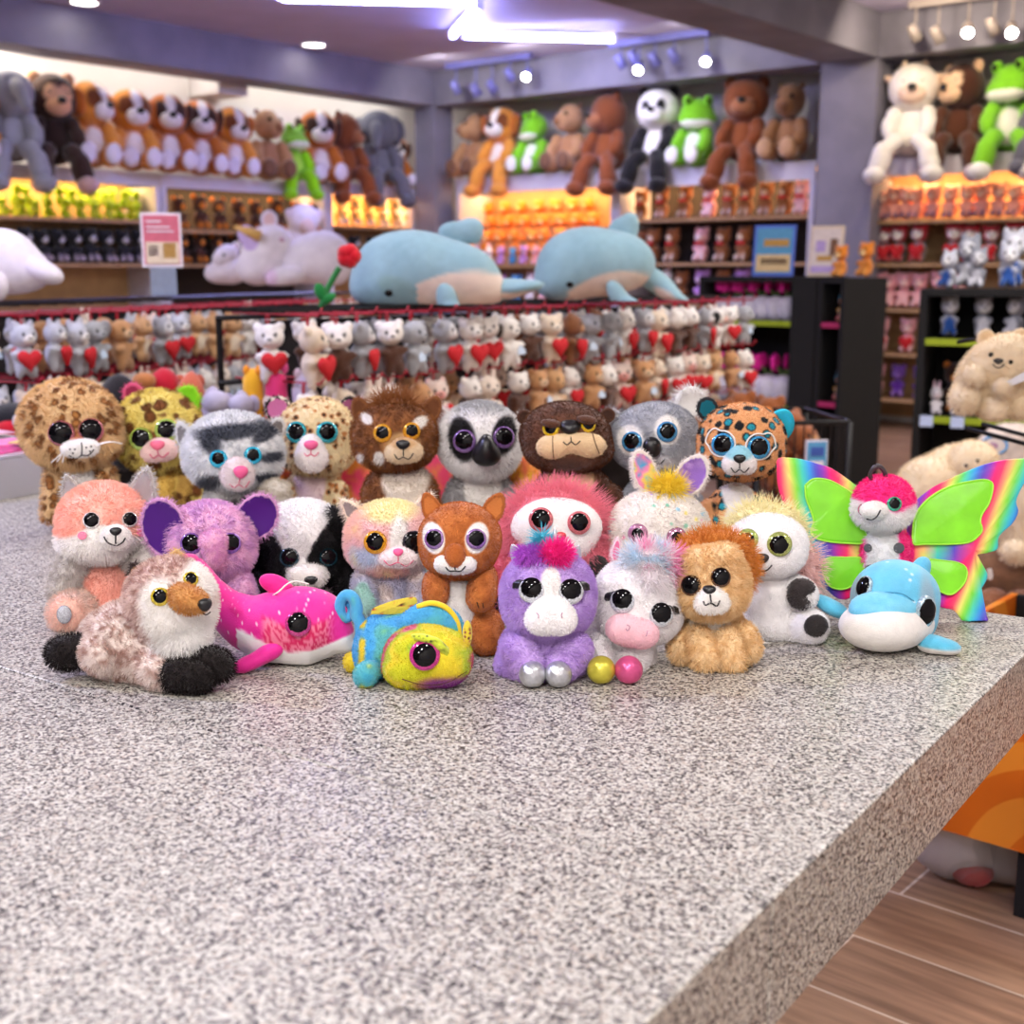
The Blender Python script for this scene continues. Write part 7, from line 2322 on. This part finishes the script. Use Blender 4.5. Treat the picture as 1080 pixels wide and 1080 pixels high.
# ---- behind the counter: boxes and bins ----------------------------
def low_toys():
    rt = dict(cat='stuffed animal', group='plush on the bin behind the counter', fur_len=0)
    zt = .60
    bn = empty('dump_bin', (0, 0, 0), 'dark wire dump bin behind the counter left of centre', 'bin')
    c0 = at(-24, 430, 3.10); c1 = at(345, 430, 3.10); cx = (c0 + c1) / 2
    w_ = (c1[0] - c0[0]) / 2
    bn.location = (float(cx[0]), float(cx[1]) + .1, 0)
    mb = MB(); mb.box((0, 0, .3), (w_, .15, .295)); mb.build('bin_body', mat('dark_bin', (40, 32, 44), .7), bn)
    mb = MB()
    for z in (.02, .08, .14, .19):
        mb.tube([(w_ - .24, -.145, zt + z), (w_ - .01, -.145, zt + z)], .004, 5)
    for k in range(7):
        mb.tube([(w_ - .24 + .23 * k / 6, -.145, zt - .01), (w_ - .24 + .23 * k / 6, -.145, zt + .19)], .004, 5)
    mb.build('wire_grid', WIRE, bn)
    def T(nm, lab, px, py, parts, hd=None, earc=None, dz=0.0):
        t = Toy(nm, lab, px, py, z=zt, **rt)
        for n_, e_, c_ in parts:
            o, sd = t.blob(n_, e_, c_, n=4)
        return t
    y = 505
    def on(px, Y): return None
    Y0 = float(bn.location[1])
    def base(px, dy=0.0):
        d = ray(px, 500); p = CP + d * ((Y0 + dy) / d[1]); 
        v = (zt - CAMZ) * F / (Y0 + dy)
        # pixel row of the bin top at this depth
        k_ = np.array([p[0], Y0 + dy, zt]) - CP
        zc = k_[1] * CT - k_[2] * ST
        return 540 - F * (k_[1] * ST + k_[2] * CT) / zc
    items = [
        ('panda_plush', 'black and red plush with grey chin behind the brown leopard, left edge', 20, [('body', [(18, 462, 0, 34, 22, 34), (10, 442, -4, 26, 18, 14)], (26, 24, 28)), ('scarf', [(10, 455, -18, 16, 10, 12)], (196, 24, 40)), ('chin', [(22, 445, -20, 8, 8, 9)], (196, 190, 196))]),
        ('dog_plush', 'black plush with brown snout peeking between the two back-left leopards', 138, [('body', [(128, 446, 0, 26, 20, 50), (122, 424, -2, 20, 16, 16)], (30, 26, 28)), ('muzzle', [(152, 402, -10, 12, 10, 9)], (176, 112, 60))]),
        ('heart_plush', 'red heart-like plush behind the yellow leopard', 172, [('body', [(174, 440, 4, 16, 14, 50), (174, 403, 2, 14, 12, 12)], (186, 24, 44))]),
        ('bear_plush', 'terracotta plush right of the red plush behind the yellow leopard', 200, [('body', [(204, 440, 0, 13, 14, 48), (200, 414, -2, 13, 12, 14)], (196, 100, 72)), ('ear', [(190, 403, 0 if 403 > 405 else 18, 6, 5, 8)], (180, 88, 62)), ('ear', [(210, 403, 0 if 403 > 405 else 18, 6, 5, 8)], (180, 88, 62))]),
        ('elephant_plush', 'pale grey elephant plush behind the grey striped cat, left of its pair', 226, [('body', [(226, 448, 0, 15, 14, 40)], (178, 172, 190)), ('head', [(228, 424, -8, 15, 13, 12)], (182, 176, 194)), ('ear', [(213, 423, 0 if 423 > 405 else 18, 8, 5, 10)], (170, 162, 186)), ('ear', [(241, 424, 0 if 424 > 405 else 18, 7, 5, 9)], (170, 162, 186))]),
        ('elephant_plush', 'pale grey elephant plush behind the grey striped cat, right of its pair', 256, [('body', [(256, 450, 0, 13, 14, 38)], (178, 172, 190)), ('head', [(254, 427, -8, 13, 12, 11)], (182, 176, 194)), ('ear', [(267, 426, 0 if 426 > 405 else 18, 7, 5, 9)], (170, 162, 186))]),
        ('duck_plush', 'yellow plush behind the wire grid of the dump bin', 268, [('body', [(268, 430, 20, 11, 12, 40), (266, 402, 20, 9, 9, 12)], (236, 176, 40)), ('ear', [(260, 391, 0 if 391 > 405 else 18, 4, 5, 6)], (236, 150, 30)), ('ear', [(273, 391, 0 if 391 > 405 else 18, 4, 5, 6)], (236, 150, 30))]),
        ('cat_plush', 'hot pink plush behind the wire grid of the dump bin', 292, [('body', [(292, 430, 20, 13, 12, 40), (290, 398, 20, 12, 10, 9)], (226, 60, 120)), ('ear', [(282, 388, 0 if 388 > 405 else 18, 5, 5, 7)], (236, 90, 150)), ('ear', [(299, 388, 0 if 388 > 405 else 18, 5, 5, 7)], (236, 90, 150))]),
        ('rabbit_plush', 'pale lilac plush beside the hot pink plush in the dump bin', 322, [('body', [(322, 434, 20, 13, 12, 44), (320, 410, 18, 11, 10, 12)], (206, 196, 214)), ('ear', [(314, 394, 0 if 394 > 405 else 18, 4, 5, 6)], (226, 206, 226)), ('ear', [(326, 394, 0 if 394 > 405 else 18, 4, 5, 6)], (226, 206, 226))]),
    ]
    for nm, lab, px, parts in items:
        T(nm, lab, px, base(px), parts)


low_toys()
# acrylic box with printed cards on the counter, left
ACR = bpy.data.materials.new('clear_acrylic'); ACR.use_nodes = True
b_ = ACR.node_tree.nodes['Principled BSDF']; b_.inputs['Transmission Weight'].default_value = .65; b_.inputs['Roughness'].default_value = .25; b_.inputs['IOR'].default_value = 1.2; b_.inputs['Base Color'].default_value = (.8, .78, .84, 1)
bx0 = crn(.17, 2.0, TOP)
e_ = empty('display_box', bx0, 'frosted acrylic box topped with pink cards at the left end of the counter', 'display box')
for nm, a0, a1, b0, b1, z0, z1 in (('front_panel', .125, .13, -.2, .25, 0, .075), ('back_panel', -.13, -.125, -.2, .25, 0, .075), ('side_panel', -.124, .124, -.2, -.195, 0, .075), ('side_panel', -.124, .124, .245, .25, 0, .075), ('lid', -.13, .13, -.2, .25, .076, .08)):
    mb = MB(); mb.box(-R3[0] * (a0 + a1) / 2 - R3[1] * (b0 + b1) / 2 + Z3 * (z0 + z1) / 2, ((a1 - a0) / 2, (b1 - b0) / 2, (z1 - z0) / 2), R3); mb.build(nm, ACR, e_)
for i, (a_, b2, w1, h1, c, ro) in enumerate([(.05, -.12, .05, .07, (206, 60, 130), 10), (-.03, -.05, .05, .07, (226, 120, 170), -14), (.06, .02, .05, .07, (150, 90, 170), 22), (-.05, .09, .05, .07, (226, 170, 190), -5), (.05, .14, .05, .07, (190, 60, 110), 8), (-.06, -.14, .04, .06, (226, 200, 120), 30)]):
    m_ = mat('printed_card_%d' % i, c, .35, var=.35, scale=60)
    mb = MB(); mb.box((0, 0, 0), (w1, h1, .0012), None); o_c = mb.build('card', m_)
    p = bx0 - R3[0] * a_ - R3[1] * b2 + Z3 * (.0815 + .0026 * i)
    o_c.location = [float(v) for v in p]; o_c.rotation_euler = (0, 0, math.radians(ro - 35))
    tag(o_c, ['magenta', 'pink', 'violet', 'pale rose', 'dark pink', 'yellow'][i] + ' printed card lying on the frosted acrylic box', 'card', 'printed cards on the acrylic box')

# ---- orange fronted bin at the right -------------------------------
OR = bpy.data.materials.new('orange_swirl_print'); OR.use_nodes = True
nt = OR.node_tree; b_ = nt.nodes['Principled BSDF']
tc = nt.nodes.new('ShaderNodeTexCoord'); wv = nt.nodes.new('ShaderNodeTexWave'); wv.wave_type = 'RINGS'; wv.inputs['Scale'].default_value = 3.2; wv.inputs['Distortion'].default_value = 2.0
mp_ = nt.nodes.new('ShaderNodeMapping'); mp_.inputs['Location'].default_value = (.3, .2, -.1)
nt.links.new(tc.outputs['Object'], mp_.inputs['Vector']); nt.links.new(mp_.outputs['Vector'], wv.inputs['Vector'])
rr = nt.nodes.new('ShaderNodeValToRGB'); rr.color_ramp.elements[0].position = .42; rr.color_ramp.elements[0].color = rgba((214, 106, 16)); rr.color_ramp.elements[1].position = .5; rr.color_ramp.elements[1].color = rgba((232, 140, 40))
nt.links.new(wv.outputs['Color'], rr.inputs['Fac']); nt.links.new(rr.outputs['Color'], b_.inputs['Base Color']); b_.inputs['Roughness'].default_value = .4
f0 = onz(1000, 877, .135); f1 = onz(1080, 900, .135)
uf = (f1 - f0) / np.linalg.norm(f1 - f0); uf[2] = 0
vf = np.array([-uf[1], uf[0], 0])
P0 = f0 - uf * .12; P0[2] = 0
FW, FD = .95, .62
ef = empty('display_bin', P0 + uf * FW / 2 + vf * FD / 2, 'plush bin with orange swirl printed front on black legs', 'bin')
of = -(uf * FW / 2 + vf * FD / 2); AF = np.array([uf, vf, Z3])
def fb(nm, x0, x1, y0, y1, z0, z1, m):
    mb = MB(); mb.box(of + uf * (x0 + x1) / 2 + vf * (y0 + y1) / 2 + Z3 * (z0 + z1) / 2, ((x1 - x0) / 2, (y1 - y0) / 2, (z1 - z0) / 2), AF); return mb.build(nm, m, ef)
fb('printed_front', 0, FW, 0, .015, .135, .46, OR)
fb('side_panel', 0, .015, .016, FD, .135, .46, OR); fb('side_panel', FW - .015, FW, .016, FD, .135, .46, OR); fb('back_panel', .016, FW - .016, FD - .015, FD, .135, .46, BLACK)
fb('bin_floor', .016, FW - .016, .016, FD - .016, .30, .315, BLACK)
lx = float(np.dot(onz(1073, 972, 0) - P0, uf))
for x in (lx, FW - .03):
    for y in (.03, FD - .04):
        fb('leg', x - .014, x + .014, y - .014, y + .014, 0, .30 if y > .1 else .30, BLACK)
fb('leg', .005, .033, FD - .05, FD - .022, 0, .134, BLACK)
mw = lambda x, y, z: P0 + uf * x + vf * y + Z3 * z
# wire rails above the bin
for x in (FW - .02,):
    V, Fs = tube_geo([of + uf * x + vf * (FD + .012) + Z3 * .0, of + uf * x + vf * (FD + .012) + Z3 * 1.25], .012, 8); mesh_np('upright', V, Fs, WIRE, ef)
rl = [((1020, 452), (1096, 472), 2.55, 2.42), ((1036, 447), (1096, 463), 2.62, 2.5), ((1010, 361), (1096, 346), 2.9, 2.75)]
for (a_, b2, y0, y1) in rl:
    q0, q1 = at(a_[0], a_[1], y0), at(b2[0], b2[1], y1)
    top = P0 + uf * (FW - .02) + vf * (FD + .012)
    j = np.array([top[0], top[1], q1[2]])
    V, Fs = tube_geo(np.array([q0, q1, j]) - np.array(ef.location), .0045, 6); mesh_np('rail', V, Fs, WIRE, ef)
def bin_toys():
    rt = dict(cat='stuffed animal', group='plush in and over the orange fronted bin')
    crm = lambda Q: mixc((232, 208, 170), (242, 226, 196), fbm(Q / 8., 4))
    zt = .5
    t = Toy('bear_plush', 'cream bear plush hanging over the orange bin at the right edge', 1046, 440, z=at(1046, 436, 2.55)[2], fur_len=3, dens=.35, **rt)
    b, sb = t.blob('body', [(1052, 402, 0, 36, 26, 36), (1060, 384, 0, 30, 24, 30), (1034, 398, 2, 22, 20, 34, (0, 22, 0))], crm, n=5)
    h, sh = t.blob('head', [(1052, 384, -14, 28, 22, 26), (1066, 380, -14, 24, 20, 26)], crm, n=5)
    t.nose(sh, 1053, 381, 4.5, 3, parent=h); t.nose(sh, 1045, 374, 2.4, 2.4, EYEBLACK, h, name='eye', tri=0); t.nose(sh, 1066, 382, 2.2, 2.2, EYEBLACK, h, name='eye', tri=0)
    t.line([sh], [(1047, 384), (1051, 387.5), (1056, 387), (1059, 384)], .6, parent=h)
    t.ear(1040, 357, -6, 9, 9, -20, (232, 208, 170), (226, 196, 156), h, fl=2, dens=.3); t.ear(1076, 356, -6, 9, 9, 20, (232, 208, 170), (226, 196, 156), h, fl=2, dens=.3)
    t.limb('arm', (1030, 392, -14), (1027, 396, -26), 9, 9, crm); t.limb('arm', (1062, 404, -20), (1056, 408, -34), 8, 8, crm)
    t.limb('leg', (1020, 415, -6), (1017, 422, -16), 13, 12, crm); t.limb('leg', (1048, 424, -12), (1048, 432, -20), 12, 11, crm); t.limb('leg', (1072, 424, -8), (1076, 430, -14), 11, 11, crm)
    t.sheet('cloth_tag', [(1060, 403), (1068, 399), (1082, 392), (1088, 398), (1072, 405), (1064, 407)], -40, (232, 232, 236), PLUSH, n=12, thick=.4, puff=0)
    # cream bear lying under the wires
    t = Toy('bear_plush', 'cream bear plush lying in the bin behind the right butterfly wing', 1010, 566, z=.40, fur_len=3, dens=.3, **rt)
    b, sb = t.blob('body', [(985, 522, 0, 40, 34, 40), (1000, 545, 6, 60, 40, 40), (1010, 500, 10, 34, 30, 30), (970, 548, 10, 30, 30, 30)], crm, n=5)
    h, sh = t.blob('head', [(1026, 486, -8, 24, 22, 20), (1018, 492, -12, 18, 16, 14)], crm, n=4)
    t.nose(sh, 1019, 491, 2, 1.6, EYEBLACK, h, name='eye'); t.nose(sh, 1031, 486, 2, 1.6, EYEBLACK, h, name='eye')
    t = Toy('bear_plush', 'grey-beige bear plush with a blue ring badge behind the black wires', 1062, 560, z=.40, fur_len=2, dens=.3, **rt)
    b, sb = t.blob('body', [(1060, 510, 60, 34, 26, 60), (1062, 478, 58, 34, 24, 26), (1070, 462, 60, 28, 22, 14)], mottled((206, 192, 180), (222, 208, 196), 8), n=5)
    bl_ = mat('badge_blue', (60, 150, 210), .6)
    a_ = np.linspace(0, 2 * PI, 24)
    t.line([sb], [(1049 + 13 * math.cos(q), 470 + 9 * math.sin(q)) for q in a_], 1.1, bl_, b, name='badge_ring', n=48, lift=1)
    t.nose(sb, 1047, 471, 5, 4, mat('badge_mauve', (150, 100, 140), .7), b, name='badge_print', thick=.2)
    # plush dogs lower down
    t = Toy('dog_plush', 'big brown dog plush with white paw lying at the right frame edge', 1066, 668, z=.315, fur_len=1.5, dens=.3, **rt)
    brn = mottled((116, 82, 58), (134, 96, 68), 9)
    b, sb = t.blob('body', [(1070, 602, 0, 56, 44, 30), (1050, 618, 10, 44, 40, 34), (1072, 648, 4, 54, 40, 24)], brn, n=5)
    t.limb('leg', (1050, 636, -36), (1036, 640, -44), 14, 11, mottled((140, 92, 62), (156, 104, 72), 7)); t.limb('leg', (1078, 636, -38), (1070, 640, -50), 13, 12, mottled((140, 92, 62), (156, 104, 72), 7))
    t.sheet('cloth_tag', [(1041, 600), (1046, 600), (1047, 610), (1042, 611)], -46, (232, 228, 222), PLUSH, n=8, thick=.4, puff=0)
    t = Toy('sheep_plush', 'cream fluffy plush with round white paw at the right edge above the brown dog', 1078, 610, z=.46, fur_len=4, dens=.3, **rt)
    t.blob('body', [(1084, 540, -14, 22, 26, 44), (1088, 560, -10, 26, 28, 40)], crm, n=4)
    t.blob('paw', [(1071, 581, -40, 13, 12, 11)], crm, n=4)


bin_toys()
# plastic wrapped plush under the bin
PLS = bpy.data.materials.new('thin_plastic_bag'); PLS.use_nodes = True
b_ = PLS.node_tree.nodes['Principled BSDF']; b_.inputs['Transmission Weight'].default_value = .92; b_.inputs['Roughness'].default_value = .12; b_.inputs['IOR'].default_value = 1.12; b_.inputs['Base Color'].default_value = (.95, .95, .95, 1)
for i, (px, py, r, c, lab) in enumerate([(990, 912, .088, (214, 210, 208), 'pale plush in a clear plastic bag under the orange bin, left one'), (1044, 918, .088, (176, 172, 172), 'grey plush in a clear plastic bag under the orange bin, right one'), (1017, 930, .04, (190, 60, 60), 'small red plush in plastic between the two bagged plush')]):
    p = onz(px, py + (26 if i < 2 else 8), .0) + vf * (.085 if i < 2 else .03)
    e_ = empty('bagged_plush', p, lab, 'bagged plush', 'bagged plush under the bin')
    s_ = r
    lblob('plush', [((0, 0, s_ + .002), (r * 1.0, r * .8, s_)), ((.3 * r, -.3 * r, s_ * .8 + .002), (r * .6, r * .6, s_ * .75))], c, e_, k=.02)
    V, Fc = ico(4)
    W = V * np.array([r * 1.2, r * 1.05, s_ * 1.06]) * (1 + .05 * (fbm(V * 5 + i, 8, 3)[:, None] - .5) * 2)
    W[:, 2] = np.maximum(W[:, 2] + s_ * 1.04, .001)
    mesh_np('plastic_bag', W, Fc, PLS, e_)
EXPO = 0.22
DOWNL = []
build_toys()
# ------------------------------------------------------------------ light
def area(name, loc, size, power, col=(1, 1, 1), rot=(0, 0, 0), shape='DISK', sy=None, spread=180):
    l = bpy.data.lights.new(name, 'AREA')
    l.shape = shape
    l.size = size
    if sy: l.size_y = sy
    l.energy = power
    l.color = col
    l.spread = math.radians(spread)
    o = bpy.data.objects.new(name, l)
    o.location = [float(v) for v in loc]
    o.rotation_euler = rot
    COL.objects.link(o)
    return o


w = bpy.data.worlds.new('world')
SC.world = w
w.use_nodes = True
w.node_tree.nodes['Background'].inputs['Color'].default_value = (0.9, 0.92, 1.0, 1)
w.node_tree.nodes['Background'].inputs['Strength'].default_value = 0.05
SC.view_settings.view_transform = 'Standard'
SC.view_settings.look = 'None'
SC.view_settings.exposure = EXPO
SC.view_settings.gamma = 1.0
SC.view_settings.use_curve_mapping = False
# fill lights added out of view over counter and aisles, modelled as downlights
for i, (x, y, e, c, lab) in enumerate([
        (-1.5, .2, 24, (1, .96, .92), 'over the left part of the counter'), (.2, -.2, 18, (1, .96, .92), 'right above the camera'), (1.7, .3, 24, (1, .95, .9), 'over the aisle right of the counter'),
        (-.7, -1.4, 48, (1, .96, .93), 'behind the camera on the left'), (1.0, -1.4, 48, (1, .96, .93), 'behind the camera on the right'),
        (-1.8, -2.8, 55, (1, .96, .94), 'far behind the camera on the left'), (1.6, -2.9, 55, (1, .96, .94), 'far behind the camera on the right'),
        (-2.7, 1.8, 80, (.48, .5, 1), 'over the far left of the counter'), (-.9, 3.1, 18, (.9, .88, 1), 'over the left plush rack'), (1.3, 3.1, 30, (1, .95, .92), 'over the centre plush rack'), (3.4, 4.0, 32, (1, .94, .88), 'over the orange fronted bin'), (2.5, 4.9, 34, (1, .94, .9), 'in front of the black shelf units'), (-3.1, 4.2, 45, (.86, .86, 1), 'left of the plush racks'),
        (-4.2, 5.8, 75, (.8, .8, 1), 'over the left aisle'), (4.6, 6.6, 24, (1, .9, .8), 'over the right aisle')]):
    downlight((x, y, CEIL), 'added unseen fill downlight ' + lab, .12)
    area('added_fill_lamp', (x, y, CEIL - .03), .28, e, c)
# glow of the tubes (blue-white) and the wash behind the left beam
for (p, q) in (((296, -2), (503, 3)), ((506, 6), (478, 37)), ((489, 37.5), (648, 41.5))):
    p0, p1 = onz(*p, CEIL - .09), onz(*q, CEIL - .09)
    area('tube_uplight', (p0 + p1) / 2, float(np.linalg.norm(p1 - p0)), 1.6, (.55, .55, 1), (PI, 0, -math.atan2(p1[1] - p0[1], p1[0] - p0[0])), 'RECTANGLE', .04)
    area('tube_light', (p0 + p1) / 2, float(np.linalg.norm(p1 - p0)), 10, (.62, .62, 1), (0, 0, math.atan2(p1[1] - p0[1], p1[0] - p0[0])), 'RECTANGLE', .05)
wa, wb = pix_rm(-60, 285, 'A', -.5)[0], pix_rm(436, 285, 'A', -.5)[0]
area('shelf_wash_light', rm((wa + wb) / 2, -.5, BEAM + .2), wb - wa, 20, (1, .95, .88), (0, 0, math.atan2(A[1], A[0])), 'RECTANGLE', .12)
area('shelf_wash_lamp', rm(pix_rm(15, 285, 'A', -.5)[0], -.52, BEAM + .12), .4, 9, (1, .86, .68))
for (x, e) in ((540, 4), (620, 4), (700, 4), (790, 4), (1000, 6), (1070, 6)):
    b_ = pix_rm(x, 285, 'B', .45)[1]
    p = rm(-.75, b_, CEIL - .12)
    area('spot_lamp', p, .12, e, (1, .95, .9) if x < 900 else (1, .82, .6), tuple((Vector(A * .8 - Z3 * .6)).to_track_quat('-Z', 'Y').to_euler()), 'DISK')
